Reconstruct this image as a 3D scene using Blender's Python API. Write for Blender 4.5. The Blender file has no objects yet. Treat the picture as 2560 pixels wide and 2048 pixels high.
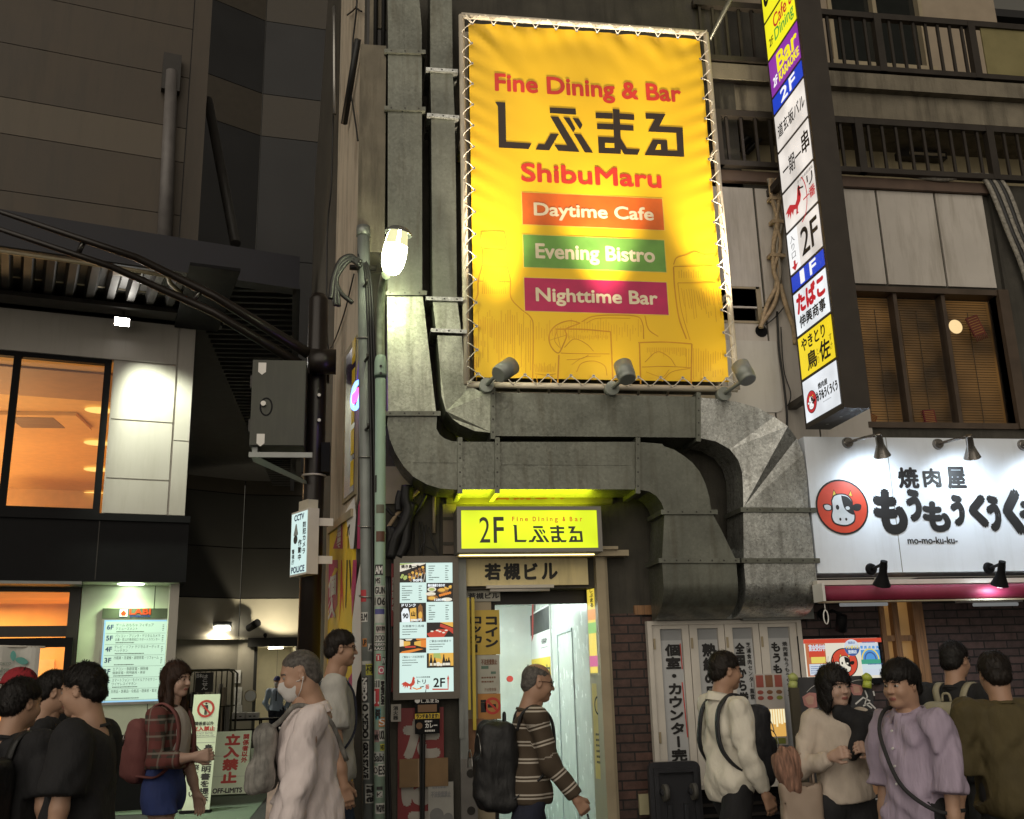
import bpy, bmesh, math, random
import numpy as np
from mathutils import Vector, Matrix
random.seed(7)
rng = np.random.RandomState(7)
SC = bpy.context.scene
COL = SC.collection
R_ = math.radians

# ------------------------------------------------------------------ camera
CAM = np.array([0.0, -7.6, 1.55])
RI = np.array([0.98864235, -0.14807941, -0.02566687])
UP = np.array([-0.0139701, -0.26059577, 0.96534692])
FW = np.array([0.14963668, 0.95402428, 0.2597047])
FPX = 2488.37
cd = bpy.data.cameras.new('camera'); cam = bpy.data.objects.new('camera', cd); COL.objects.link(cam)
M = Matrix(((RI[0], UP[0], -FW[0], CAM[0]), (RI[1], UP[1], -FW[1], CAM[1]), (RI[2], UP[2], -FW[2], CAM[2]), (0, 0, 0, 1)))
cam.matrix_world = M
cd.sensor_fit = 'HORIZONTAL'; cd.sensor_width = 36.0; cd.lens = 36.0 * FPX / 2560.0
cd.clip_start = 0.05; cd.clip_end = 500
SC.camera = cam

# ------------------------------------------------------------------ night sky, faint city glow, exposure
w = bpy.data.worlds.new("World"); SC.world = w; w.use_nodes = True
nt = w.node_tree; bg = nt.nodes['Background']
tc = nt.nodes.new('ShaderNodeTexCoord'); sx = nt.nodes.new('ShaderNodeSeparateXYZ'); cr = nt.nodes.new('ShaderNodeValToRGB')
nt.links.new(tc.outputs['Generated'], sx.inputs[0]); nt.links.new(sx.outputs['Z'], cr.inputs[0])
cr.color_ramp.elements[0].position = 0.0; cr.color_ramp.elements[0].color = (0.84, 0.76, 0.60, 1)
cr.color_ramp.elements[1].position = 0.75; cr.color_ramp.elements[1].color = (0.10, 0.085, 0.065, 1)
nt.links.new(cr.outputs[0], bg.inputs[0]); bg.inputs[1].default_value = 0.12
sun = bpy.data.lights.new('sun', 'SUN'); sun.energy = 0.85; sun.angle = R_(80); sun.color = (1.0, 0.90, 0.76)
so = bpy.data.objects.new('sun', sun); COL.objects.link(so); so.rotation_euler = (R_(70), 0, R_(-24))
SC.view_settings.view_transform = 'Standard'; SC.view_settings.look = 'None'
SC.view_settings.exposure = 1.0; SC.view_settings.gamma = 1.0
try:
    SC.cycles.use_denoising = True
    SC.cycles.max_bounces = 6; SC.cycles.diffuse_bounces = 3; SC.cycles.glossy_bounces = 3
    SC.cycles.sample_clamp_indirect = 4.0
except Exception:
    pass

# ------------------------------------------------------------------ pixel -> place helpers
def D(u, v): return (u * 1.187384, v * 1.187384)
def zc(ox, oy, s): return lambda x, y: (ox + x / s, oy + y / s)
def ray(p):
    d = (p[0] - 1280) * RI - (p[1] - 1024) * UP + FPX * FW
    return d / np.linalg.norm(d)
def onY(p, y=0.0): d = ray(p); return CAM + d * (y - CAM[1]) / d[1]
def onX(p, x=0.0): d = ray(p); return CAM + d * (x - CAM[0]) / d[0]
def onZ(p, z=0.0): d = ray(p); return CAM + d * (z - CAM[2]) / d[2]

class Fr:
    """upright plane: origin, right direction u, outward normal n"""
    def __init__(s, o, u, n=None, v=(0, 0, 1)):
        s.o = np.array(o, float); s.u = np.array(u, float); s.u /= np.linalg.norm(s.u); s.v = np.array(v, float)
        s.n = np.array(n, float) if n is not None else np.cross(s.u, s.v); s.n /= np.linalg.norm(s.n)
    def P(s, a, b, c=0.0): return s.o + s.u * a + s.v * b + s.n * c
    def at(s, p, c=0.0):
        d = ray(p); o = s.o + s.n * c
        q = CAM + d * ((o - CAM) @ s.n) / (d @ s.n) - o
        return float(q @ s.u), float(q @ s.v)
    def rect(s, p0, p1, c=0.0):
        a0, b1 = s.at(p0, c); a1, b0 = s.at(p1, c); return a0, a1, b0, b1
def FY(y): return Fr((0, y, 0), (1, 0, 0), (0, -1, 0))

# ------------------------------------------------------------------ materials
MATS = {}
def _new(name):
    m = bpy.data.materials.new(name); m.use_nodes = True; MATS[name] = m
    return m, m.node_tree, m.node_tree.nodes['Principled BSDF']
def c4(c): return (c[0], c[1], c[2], 1.0)
def mat(name, col, rough=0.6, metal=0.0, var=0.15, scale=6.0, bump=0.0, stretch=(1, 1, 1), dirt=None, dirt_amt=0.5, dscale=3.0, spec=0.5, bscale=None):
    if name in MATS: return MATS[name]
    m, t, b = _new(name)
    b.inputs['Roughness'].default_value = rough; b.inputs['Metallic'].default_value = metal
    b.inputs['Specular IOR Level'].default_value = spec
    tc = t.nodes.new('ShaderNodeTexCoord'); mp = t.nodes.new('ShaderNodeMapping'); mp.inputs['Scale'].default_value = stretch
    t.links.new(tc.outputs['Object'], mp.inputs[0])
    nz = t.nodes.new('ShaderNodeTexNoise'); nz.inputs['Scale'].default_value = scale; nz.inputs['Detail'].default_value = 5
    t.links.new(mp.outputs[0], nz.inputs['Vector'])
    mr = t.nodes.new('ShaderNodeMapRange'); mr.inputs['From Min'].default_value = 0.3; mr.inputs['From Max'].default_value = 0.7
    mr.inputs['To Min'].default_value = 1 - var; mr.inputs['To Max'].default_value = 1 + var
    t.links.new(nz.outputs[0], mr.inputs['Value'])
    mx = t.nodes.new('ShaderNodeMix'); mx.data_type = 'RGBA'; mx.blend_type = 'MULTIPLY'; mx.inputs[0].default_value = 1
    mx.inputs[6].default_value = c4(col); t.links.new(mr.outputs[0], mx.inputs[7])
    out = mx.outputs[2]
    if dirt is not None:
        n2 = t.nodes.new('ShaderNodeTexNoise'); n2.inputs['Scale'].default_value = dscale; n2.inputs['Detail'].default_value = 8; n2.inputs['Roughness'].default_value = 0.7
        mp2 = t.nodes.new('ShaderNodeMapping'); mp2.inputs['Scale'].default_value = (3, 3, 0.35); t.links.new(tc.outputs['Object'], mp2.inputs[0]); t.links.new(mp2.outputs[0], n2.inputs['Vector'])
        r2 = t.nodes.new('ShaderNodeMapRange'); r2.inputs['From Min'].default_value = 0.48; r2.inputs['From Max'].default_value = 0.72; r2.inputs['To Max'].default_value = dirt_amt
        t.links.new(n2.outputs[0], r2.inputs['Value'])
        m2 = t.nodes.new('ShaderNodeMix'); m2.data_type = 'RGBA'; t.links.new(r2.outputs[0], m2.inputs[0]); t.links.new(out, m2.inputs[6]); m2.inputs[7].default_value = c4(dirt)
        out = m2.outputs[2]
    t.links.new(out, b.inputs['Base Color'])
    if rough < 0.95:
        r3 = t.nodes.new('ShaderNodeMapRange'); r3.inputs['To Min'].default_value = max(0.03, rough - 0.1); r3.inputs['To Max'].default_value = min(1, rough + 0.1)
        t.links.new(nz.outputs[0], r3.inputs['Value']); t.links.new(r3.outputs[0], b.inputs['Roughness'])
    if bump:
        bp = t.nodes.new('ShaderNodeBump'); bp.inputs['Strength'].default_value = bump; bp.inputs['Distance'].default_value = 0.01
        if bscale:
            n4 = t.nodes.new('ShaderNodeTexNoise'); n4.inputs['Scale'].default_value = bscale; n4.inputs['Detail'].default_value = 4
            t.links.new(mp.outputs[0], n4.inputs['Vector']); t.links.new(n4.outputs[0], bp.inputs['Height'])
        else: t.links.new(nz.outputs[0], bp.inputs['Height'])
        t.links.new(bp.outputs[0], b.inputs['Normal'])
    return m
def glow(name, col, s=1.0, base=None, var=0.0, scale=4.0):
    if name in MATS: return MATS[name]
    m, t, b = _new(name)
    b.inputs['Base Color'].default_value = c4(base or [x * 0.15 for x in col]); b.inputs['Roughness'].default_value = 0.35
    s = s * (0.5 if s <= 1.3 else 1.0)
    b.inputs['Emission Color'].default_value = c4(col); b.inputs['Emission Strength'].default_value = s
    if var:
        tc = t.nodes.new('ShaderNodeTexCoord'); nz = t.nodes.new('ShaderNodeTexNoise'); nz.inputs['Scale'].default_value = scale; nz.inputs['Detail'].default_value = 1
        t.links.new(tc.outputs['Object'], nz.inputs['Vector'])
        mr = t.nodes.new('ShaderNodeMapRange'); mr.inputs['From Min'].default_value = 0.3; mr.inputs['From Max'].default_value = 0.7
        mr.inputs['To Min'].default_value = s * (1 - var); mr.inputs['To Max'].default_value = s * (1 + var)
        t.links.new(nz.outputs[0], mr.inputs['Value']); t.links.new(mr.outputs[0], b.inputs['Emission Strength'])
    return m
def glassy(name, tint=(1, 1, 1), refl=0.08):
    if name in MATS: return MATS[name]
    m, t, b = _new(name); t.nodes.remove(b)
    o = t.nodes['Material Output']; tr = t.nodes.new('ShaderNodeBsdfTransparent'); tr.inputs[0].default_value = c4(tint)
    gl = t.nodes.new('ShaderNodeBsdfGlossy'); gl.inputs['Roughness'].default_value = 0.03
    fr = t.nodes.new('ShaderNodeFresnel'); fr.inputs[0].default_value = 1.45
    mx = t.nodes.new('ShaderNodeMixShader'); t.links.new(fr.outputs[0], mx.inputs[0]); t.links.new(tr.outputs[0], mx.inputs[1]); t.links.new(gl.outputs[0], mx.inputs[2])
    t.links.new(mx.outputs[0], o.inputs[0])
    return m
def galv(name, col=(0.42, 0.43, 0.40), rough=0.42, cell=34.0, contrast=0.35, metal=0.75):
    if name in MATS: return MATS[name]
    m, t, b = _new(name)
    tc = t.nodes.new('ShaderNodeTexCoord'); vo = t.nodes.new('ShaderNodeTexVoronoi'); vo.inputs['Scale'].default_value = cell
    nz0 = t.nodes.new('ShaderNodeTexNoise'); nz0.inputs['Scale'].default_value = cell * 1.5; ad = t.nodes.new('ShaderNodeMix'); ad.data_type = 'RGBA'; ad.inputs[0].default_value = 0.035
    t.links.new(tc.outputs['Object'], nz0.inputs['Vector']); t.links.new(tc.outputs['Object'], ad.inputs[6]); t.links.new(nz0.outputs[1], ad.inputs[7]); t.links.new(ad.outputs[2], vo.inputs['Vector'])
    sp = t.nodes.new('ShaderNodeSeparateColor'); t.links.new(vo.outputs['Color'], sp.inputs[0])
    mr = t.nodes.new('ShaderNodeMapRange'); mr.inputs['To Min'].default_value = 1 - contrast; mr.inputs['To Max'].default_value = 1 + contrast; t.links.new(sp.outputs[0], mr.inputs['Value'])
    nz = t.nodes.new('ShaderNodeTexNoise'); nz.inputs['Scale'].default_value = 3; nz.inputs['Detail'].default_value = 7; t.links.new(tc.outputs['Object'], nz.inputs['Vector'])
    m2 = t.nodes.new('ShaderNodeMapRange'); m2.inputs['From Min'].default_value = 0.3; m2.inputs['From Max'].default_value = 0.7; m2.inputs['To Min'].default_value = 0.75; m2.inputs['To Max'].default_value = 1.2; t.links.new(nz.outputs[0], m2.inputs['Value'])
    mu = t.nodes.new('ShaderNodeMath'); mu.operation = 'MULTIPLY'; t.links.new(mr.outputs[0], mu.inputs[0]); t.links.new(m2.outputs[0], mu.inputs[1])
    mx = t.nodes.new('ShaderNodeMix'); mx.data_type = 'RGBA'; mx.blend_type = 'MULTIPLY'; mx.inputs[0].default_value = 1; mx.inputs[6].default_value = c4(col); t.links.new(mu.outputs[0], mx.inputs[7])
    mp = t.nodes.new('ShaderNodeMapping'); mp.inputs['Scale'].default_value = (9, 9, .9); t.links.new(tc.outputs['Object'], mp.inputs[0]); n3 = t.nodes.new('ShaderNodeTexNoise'); n3.inputs['Scale'].default_value = 2; n3.inputs['Detail'].default_value = 6; t.links.new(mp.outputs[0], n3.inputs['Vector'])
    m3 = t.nodes.new('ShaderNodeMapRange'); m3.inputs['From Min'].default_value = .5; m3.inputs['From Max'].default_value = .78; m3.inputs['To Max'].default_value = .6; t.links.new(n3.outputs[0], m3.inputs['Value']); m4 = t.nodes.new('ShaderNodeMix'); m4.data_type = 'RGBA'; t.links.new(m3.outputs[0], m4.inputs[0]); t.links.new(mx.outputs[2], m4.inputs[6]); m4.inputs[7].default_value = (.07, .06, .04, 1)
    t.links.new(m4.outputs[2], b.inputs['Base Color']); b.inputs['Metallic'].default_value = metal
    bp = t.nodes.new('ShaderNodeBump'); bp.inputs['Strength'].default_value = .18; bp.inputs['Distance'].default_value = .02; n5 = t.nodes.new('ShaderNodeTexNoise'); n5.inputs['Scale'].default_value = 4.5; n5.inputs['Detail'].default_value = 1; t.links.new(tc.outputs['Object'], n5.inputs['Vector']); t.links.new(n5.outputs[0], bp.inputs['Height']); t.links.new(bp.outputs[0], b.inputs['Normal'])
    r = t.nodes.new('ShaderNodeMapRange'); r.inputs['To Min'].default_value = rough - 0.08; r.inputs['To Max'].default_value = rough + 0.14; t.links.new(sp.outputs[1], r.inputs['Value']); t.links.new(r.outputs[0], b.inputs['Roughness'])
    return m
def brick(name, c1, c2, mortar, plane='xz', bw=0.21, bh=0.065, ms=0.006):
    if name in MATS: return MATS[name]
    m, t, b = _new(name)
    tc = t.nodes.new('ShaderNodeTexCoord'); sp = t.nodes.new('ShaderNodeSeparateXYZ'); cb = t.nodes.new('ShaderNodeCombineXYZ')
    t.links.new(tc.outputs['Object'], sp.inputs[0]); t.links.new(sp.outputs['X' if plane == 'xz' else 'Y'], cb.inputs[0]); t.links.new(sp.outputs['Z'], cb.inputs[1])
    br = t.nodes.new('ShaderNodeTexBrick'); br.inputs['Scale'].default_value = 1; br.inputs['Brick Width'].default_value = bw; br.inputs['Row Height'].default_value = bh
    br.inputs['Mortar Size'].default_value = ms; br.inputs['Color1'].default_value = c4(c1); br.inputs['Color2'].default_value = c4(c2); br.inputs['Mortar'].default_value = c4(mortar)
    br.inputs['Mortar Smooth'].default_value = 0.2
    t.links.new(cb.outputs[0], br.inputs['Vector'])
    nz = t.nodes.new('ShaderNodeTexNoise'); nz.inputs['Scale'].default_value = 30; nz.inputs['Detail'].default_value = 6; t.links.new(tc.outputs['Object'], nz.inputs['Vector'])
    mr = t.nodes.new('ShaderNodeMapRange'); mr.inputs['From Min'].default_value = 0.3; mr.inputs['From Max'].default_value = 0.7; mr.inputs['To Min'].default_value = 0.5; mr.inputs['To Max'].default_value = 1.5; nz.inputs['Scale'].default_value = 11; nz.inputs['Roughness'].default_value = .75; t.links.new(nz.outputs[0], mr.inputs['Value'])
    mx = t.nodes.new('ShaderNodeMix'); mx.data_type = 'RGBA'; mx.blend_type = 'MULTIPLY'; mx.inputs[0].default_value = 1; t.links.new(br.outputs[0], mx.inputs[6]); t.links.new(mr.outputs[0], mx.inputs[7])
    t.links.new(mx.outputs[2], b.inputs['Base Color']); b.inputs['Roughness'].default_value = 0.6
    bp = t.nodes.new('ShaderNodeBump'); bp.inputs['Strength'].default_value = 0.9; bp.inputs['Distance'].default_value = 0.008; bp.invert = True
    t.links.new(br.outputs['Fac'], bp.inputs['Height']); t.links.new(bp.outputs[0], b.inputs['Normal'])
    return m

# ------------------------------------------------------------------ mesh building
class MB:
    def __init__(s): s.v = []; s.f = []; s.m = []; s.sm = []
    def add(s, vs, fs, mi=0, smooth=False):
        o = len(s.v); s.v.extend([tuple(map(float, p)) for p in vs])
        for f in fs: s.f.append([i + o for i in f]); s.m.append(mi); s.sm.append(smooth)
        return s
    def box(s, x0, x1, y0, y1, z0, z1, mi=0):
        return s.fbox(Fr((0, 0, 0), (1, 0, 0), (0, -1, 0)), x0, x1, z0, z1, -y1, -y0, mi)
    def fbox(s, fr, a0, a1, b0, b1, c0, c1, mi=0):
        P = [fr.P(a, b, c) for c in (c0, c1) for b in (b0, b1) for a in (a0, a1)]
        return s.add(P, [(0, 2, 3, 1), (4, 5, 7, 6), (0, 1, 5, 4), (2, 6, 7, 3), (0, 4, 6, 2), (1, 3, 7, 5)], mi)
    def quad(s, p0, p1, p2, p3, mi=0): return s.add([p0, p1, p2, p3], [(0, 1, 2, 3)], mi)
    def frect(s, fr, a0, a1, b0, b1, c, mi=0):
        return s.quad(fr.P(a0, b0, c), fr.P(a1, b0, c), fr.P(a1, b1, c), fr.P(a0, b1, c), mi)
    def fpoly(s, fr, pts, c, mi=0):
        A = sum(pts[i][0] * pts[(i + 1) % len(pts)][1] - pts[(i + 1) % len(pts)][0] * pts[i][1] for i in range(len(pts)))
        if A < 0: pts = pts[::-1]
        return s.add([fr.P(a, b, c) for a, b in pts], [tuple(range(len(pts)))], mi)
    def prism(s, fr, pts, c0, c1, mi=0, smooth_side=False):
        A = sum(pts[i][0] * pts[(i + 1) % len(pts)][1] - pts[(i + 1) % len(pts)][0] * pts[i][1] for i in range(len(pts)))
        if A < 0: pts = pts[::-1]
        n = len(pts)
        s.add([fr.P(a, b, c1) for a, b in pts], [tuple(range(n))], mi)
        s.add([fr.P(a, b, c0) for a, b in pts], [tuple(range(n))[::-1]], mi)
        s.add([fr.P(a, b, c0) for a, b in pts] + [fr.P(a, b, c1) for a, b in pts], [(i, (i + 1) % n, n + (i + 1) % n, n + i) for i in range(n)], mi, smooth_side)
        return s
    def tube(s, pts, r, n=8, mi=0, cap=True, closed=False):
        pts = [np.array(p, float) for p in pts]; k = len(pts)
        rs = r if hasattr(r, '__len__') else [r] * k
        ref = None; rings = []
        for i in range(k):
            if closed: t = pts[(i + 1) % k] - pts[i - 1]
            else: t = pts[min(i + 1, k - 1)] - pts[max(i - 1, 0)]
            t = t / (np.linalg.norm(t) + 1e-9)
            if ref is None:
                ref = np.cross(t, (0, 0, 1.0))
                if np.linalg.norm(ref) < 0.1: ref = np.cross(t, (0, 1.0, 0))
            ref = ref - t * (ref @ t); ref = ref / (np.linalg.norm(ref) + 1e-9); b = np.cross(t, ref)
            rings.append([pts[i] + rs[i] * (ref * math.cos(2 * math.pi * j / n) + b * math.sin(2 * math.pi * j / n)) for j in range(n)])
        fs = []
        for i in range(k if closed else k - 1):
            for j in range(n):
                a, bq = i * n + j, i * n + (j + 1) % n; i2 = (i + 1) % k
                fs.append((a, i2 * n + j, i2 * n + (j + 1) % n, bq))
        o = len(s.v); s.add([p for rr in rings for p in rr], fs, mi, True)
        if cap and not closed:
            s.f.append([o + j for j in range(n)]); s.m.append(mi); s.sm.append(False)
            s.f.append([o + (k - 1) * n + j for j in range(n)][::-1]); s.m.append(mi); s.sm.append(False)
        return s
    def cyl(s, p0, p1, r0, r1=None, n=16, mi=0): return s.tube([p0, p1], [r0, r0 if r1 is None else r1], n, mi)
    def disc(s, fr, a, b, r, c, mi=0, n=24, ry=None):
        ry = ry or r
        return s.fpoly(fr, [(a + r * math.cos(2 * math.pi * i / n), b + ry * math.sin(2 * math.pi * i / n)) for i in range(n)], c, mi)
    def ring(s, fr, a, b, r, t, c, mi=0, n=28, ry=None, a0=0, a1=360):
        ry = ry or r; full = (a1 - a0) >= 360; k = n if full else n + 1; V = []; Fc = []
        for i in range(k):
            an = R_(a0 + (a1 - a0) * i / n)
            V += [fr.P(a + (r - t) * math.cos(an), b + (ry - t) * math.sin(an), c), fr.P(a + r * math.cos(an), b + ry * math.sin(an), c)]
        for i in range(n):
            j = (i + 1) % k; Fc.append((2 * i, 2 * i + 1, 2 * j + 1, 2 * j))
        return s.add(V, Fc, mi)
    def stroke(s, fr, pts, wd, c, mi=0, closed=False):
        """flat painted line of width wd on a plane"""
        pts = [np.array(p, float) for p in pts]; k = len(pts); V = []; Fc = []
        for i in range(k):
            t = (pts[(i + 1) % k] - pts[i - 1]) if closed else (pts[min(i + 1, k - 1)] - pts[max(i - 1, 0)])
            t = t / (np.linalg.norm(t) + 1e-9); nn = np.array([-t[1], t[0]])
            for sg in (-.5, .5):
                q = pts[i] + nn * wd * sg; V.append(fr.P(q[0], q[1], c))
        for i in range(k if closed else k - 1):
            j = (i + 1) % k; Fc.append((2 * i, 2 * j, 2 * j + 1, 2 * i + 1))
        return s.add(V, Fc, mi)
    def build(s, name, mats, parent=None, **tags):
        if not isinstance(mats, (list, tuple)): mats = [mats]
        me = bpy.data.meshes.new(name)
        V = np.array(s.v, float).reshape(-1, 3); off = np.zeros(3)
        if parent is None and len(V):
            off = np.array([(V[:, 0].min() + V[:, 0].max()) / 2, (V[:, 1].min() + V[:, 1].max()) / 2, V[:, 2].min()])
        me.from_pydata([tuple(p) for p in (V - off)], [], s.f)
        for m in mats: me.materials.append(m)
        me.polygons.foreach_set('material_index', s.m); me.polygons.foreach_set('use_smooth', s.sm)
        me.update()
        o = bpy.data.objects.new(name, me); COL.objects.link(o)
        if parent is None: o.location = off
        else:
            o.parent = parent
            o.matrix_parent_inverse = Matrix.Identity(4) if parent.type == 'EMPTY' and not parent.get('_w') else Matrix.Identity(4)
            L = WL(parent); o.location = (-L[0], -L[1], -L[2])
        for k, val in tags.items(): o[k] = val
        return o
def WL(o):
    v = Vector((0, 0, 0))
    while o is not None: v += o.location; o = o.parent
    return v
def thing(name, label, cat, loc, group=None):
    o = bpy.data.objects.new(name, None); COL.objects.link(o); o.location = tuple(map(float, loc)); o.empty_display_size = 0.2
    o['label'] = label; o['category'] = cat
    if group: o['group'] = group
    return o
def copy_tree(o, parent=None, d=(0, 0, 0)):
    c = o.copy(); COL.objects.link(c)
    if parent is not None: c.parent = parent
    else: c.location = Vector(o.location) + Vector(d)
    for ch in list(o.children): copy_tree(ch, c)
    return c
def rcurve(pts, n=6):
    """smooth curve through points"""
    P = [np.array(p, float) for p in pts]; P = [2 * P[0] - P[1]] + P + [2 * P[-1] - P[-2]]; out = []
    for i in range(1, len(P) - 2):
        for j in range(n):
            t = j / n; out.append(0.5 * ((2 * P[i]) + (-P[i - 1] + P[i + 1]) * t + (2 * P[i - 1] - 5 * P[i] + 4 * P[i + 1] - P[i + 2]) * t * t + (-P[i - 1] + 3 * P[i] - 3 * P[i + 1] + P[i + 2]) * t ** 3))
    out.append(P[-2]); return out

# ------------------------------------------------------------------ lettering
_tc = {}
_cu = bpy.data.curves.new('letters', 'FONT'); _to = bpy.data.objects.new('letters', _cu); COL.objects.link(_to)
_cu.resolution_u = 4
def glyphs(s):
    if s not in _tc:
        _cu.body = s; _to.update_tag(); dg = bpy.context.evaluated_depsgraph_get(); dg.update()
        me = bpy.data.meshes.new_from_object(_to.evaluated_get(dg))
        V = np.array([v.co[:2] for v in me.vertices]).reshape(-1, 2); Fc = [list(p.vertices) for p in me.polygons]; bpy.data.meshes.remove(me)
        _tc[s] = (V, Fc)
    return _tc[s]
def put(mb, fr, V, Fc, c, mi, bold):
    offs = [(0, 0)]
    if bold:
        offs += [(bold, 0), (-bold, 0), (0, bold), (0, -bold), (bold * .7, bold * .7), (-bold * .7, -bold * .7), (bold * .7, -bold * .7), (-bold * .7, bold * .7)]
    for i, (dx, dy) in enumerate(offs):
        mb.add([fr.P(x + dx, y + dy, c + i * 0.00012) for x, y in V], Fc, mi)
def text(mb, fr, s, a0, a1, b0, b1, c=0.004, mi=0, bold=0.0, slant=0.0):
    """fit lettering into a rectangle (plain letters: b0 is the baseline)"""
    V, Fc = glyphs(s)
    if not len(V): return
    lo = V.min(0).copy(); hi = V.max(0).copy()
    if all(ord(ch) < 128 for ch in s) and any(ch in 'gjpqy,' for ch in s): lo[1] = 0.0
    sx = (a1 - a0) / max(1e-6, hi[0] - lo[0]); sy = (b1 - b0) / max(1e-6, hi[1] - lo[1])
    W = np.stack([a0 + (V[:, 0] - lo[0]) * sx + slant * (V[:, 1] - lo[1]) * sy, b0 + (V[:, 1] - lo[1]) * sy], 1)
    put(mb, fr, W, Fc, c, mi, bold * (b1 - b0))
def vtext(mb, fr, s, a0, a1, b1, b0, c=0.004, mi=0, bold=0.0, gap=0.94):
    """one column of characters from b1 (top) down to b0"""
    k = len(s); h = (b1 - b0) / k; wd = a1 - a0
    for i, ch in enumerate(s):
        if ch == ' ': continue
        V, Fc = glyphs(ch)
        if not len(V): continue
        V = V.copy(); cx = (V.min(0) + V.max(0)) / 2
        if ch in 'ー―〜-': V = np.stack([cx[0] + (V[:, 1] - cx[1]), cx[1] - (V[:, 0] - cx[0])], 1)
        V = (V - cx); ca, cb = (a0 + a1) / 2, b1 - (i + .5) * h
        put(mb, fr, np.stack([ca + V[:, 0] * wd, cb + V[:, 1] * h * gap], 1), Fc, c, mi, bold * h)
def lines(mb, fr, a0, a1, b0, b1, n, c=0.004, mi=0, fill=0.45, seed=0):
    """rows of tiny printed words"""
    r = random.Random(seed); h = (b1 - b0) / n
    for i in range(n):
        y = b1 - (i + .5) * h; x = a0
        end = a0 + (a1 - a0) * (1 if i < n - 1 else r.uniform(.5, .9))
        while x < end:
            wd = h * r.uniform(.35, .6)
            mb.frect(fr, x, min(end, x + wd), y - h * fill / 2 * r.uniform(.7, 1), y + h * fill / 2 * r.uniform(.7, 1), c, mi); x += wd + h * .14
# ================================================================== MATERIALS
asph = mat('asphalt', (0.045, 0.045, 0.046), 0.75, var=0.35, scale=90, bump=0.5)
conc = mat('stained_concrete', (0.20, 0.175, 0.13), 0.85, var=0.2, scale=5, dirt=(0.05, 0.042, 0.03), dirt_amt=0.85, dscale=2.2, bump=0.3, bscale=60)
conc_dk = mat('dark_concrete', (0.060, 0.055, 0.044), 0.85, var=0.3, scale=4, dirt=(0.02, 0.018, 0.014), dirt_amt=0.7, dscale=3, bump=0.3, bscale=50)
wallwh = mat('old_white_paint', (0.52, 0.455, 0.36), 0.7, var=0.08, scale=3, dirt=(0.16, 0.12, 0.08), dirt_amt=0.75, dscale=4, bump=0.15, bscale=60)
clad = mat('white_cladding', (0.56, 0.52, 0.47), 0.45, var=0.06, scale=3, dirt=(0.2, 0.17, 0.12), dirt_amt=0.5, dscale=2.5)
panel_w = mat('silver_panel', (0.43, 0.40, 0.365), 0.45, var=0.04, scale=2, dirt=(0.3, 0.27, 0.22), dirt_amt=0.4, dscale=2)
panel_b = mat('beige_panel', (0.066, 0.051, 0.036), 0.6, var=0.14, scale=1.2, dirt=(.04, .034, .026), dirt_amt=.6, dscale=1.5)
panel_l = mat('pale_band', (0.104, 0.084, 0.060), 0.6, var=0.06, scale=2, dirt=(.07, .058, .043), dirt_amt=.5, dscale=1.5)
panel_d = mat('dark_panel', (0.013, 0.013, 0.014), 0.6, var=0.15, scale=1)
panel_m = mat('mid_panel', (0.030, 0.029, 0.025), 0.6, var=0.1, scale=1)
panel_c = mat('cream_panel', (0.42, 0.39, 0.31), 0.6, var=0.06, scale=2)
black = mat('black_paint', (0.007, 0.007, 0.008), 0.65, var=0.2, spec=.15)
darkmet = mat('dark_metal', (0.028, 0.025, 0.022), 0.42, 0.3, var=0.25)
beam_m = mat('navy_steel', (0.017, 0.017, 0.024), 0.6, var=0.15)
brown_m = mat('brown_pole_paint', (0.016, 0.012, 0.010), 0.34, 0.2, var=0.15)
deck_m = mat('grey_decking', (0.036, 0.033, 0.03), 0.55, 0.2, var=0.12)
greymet = mat('grey_metal', (0.24, 0.25, 0.24), 0.45, 0.5, var=0.15)
alu = mat('aluminium', (0.36, 0.35, 0.33), 0.35, 0.8, var=0.12)
whitemet = mat('white_metal', (0.62, 0.58, 0.52), 0.45, 0.0, var=0.08)
white_p = mat('white_paint', (0.72, 0.71, 0.68), 0.5, var=0.05)
tan_m = mat('tan_metal', (0.36, 0.30, 0.20), 0.5, 0.2, var=0.1)
wood = mat('brown_wood', (0.26, 0.135, 0.06), 0.5, var=0.35, scale=5, stretch=(14, 14, 0.8), bump=0.1)
bamboo = mat('bamboo_blind', (0.06, 0.04, 0.02), 0.7, var=0.8, scale=5, stretch=(2, 2, 60))
brickm = brick('brown_brick', (0.085, 0.042, 0.032), (0.048, 0.029, 0.025), (0.012, 0.010, 0.010), bw=0.215, bh=0.066)
brickm2 = brick('dark_purple_brick', (0.085, 0.05, 0.047), (0.05, 0.032, 0.032), (0.010, 0.009, 0.010), bw=0.20, bh=0.062)
glass = glassy('window_glass')
dkglass = mat('dark_glass', (0.012, 0.014, 0.013), 0.12, var=0.1)
cable_m = mat('black_cable', (0.012, 0.012, 0.012), 0.5, var=0.2)
tancable = mat('taped_cable', (0.42, 0.31, 0.19), 0.7, var=0.3, scale=30)
ink = mat('black_ink', (0.012, 0.011, 0.011), 0.6, var=0.1)
inkb = mat('blue_ink', (0.03, 0.05, 0.16), 0.6, var=0.1)
redp = mat('red_print', (0.55, 0.05, 0.035), 0.55, var=0.08)
whp = mat('white_print', (0.75, 0.74, 0.72), 0.55, var=0.05)
yelp = mat('yellow_print', (0.75, 0.52, 0.03), 0.5, var=0.06)
magp = mat('magenta_print', (0.48, 0.035, 0.14), 0.5, var=0.06)
orgp = mat('orange_print', (0.80, 0.22, 0.03), 0.5, var=0.08)
grnp = mat('green_print', (0.20, 0.42, 0.10), 0.5, var=0.06)
inkg = mat('lit_black_ink', (0.02, 0.02, 0.02), 0.5)

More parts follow.
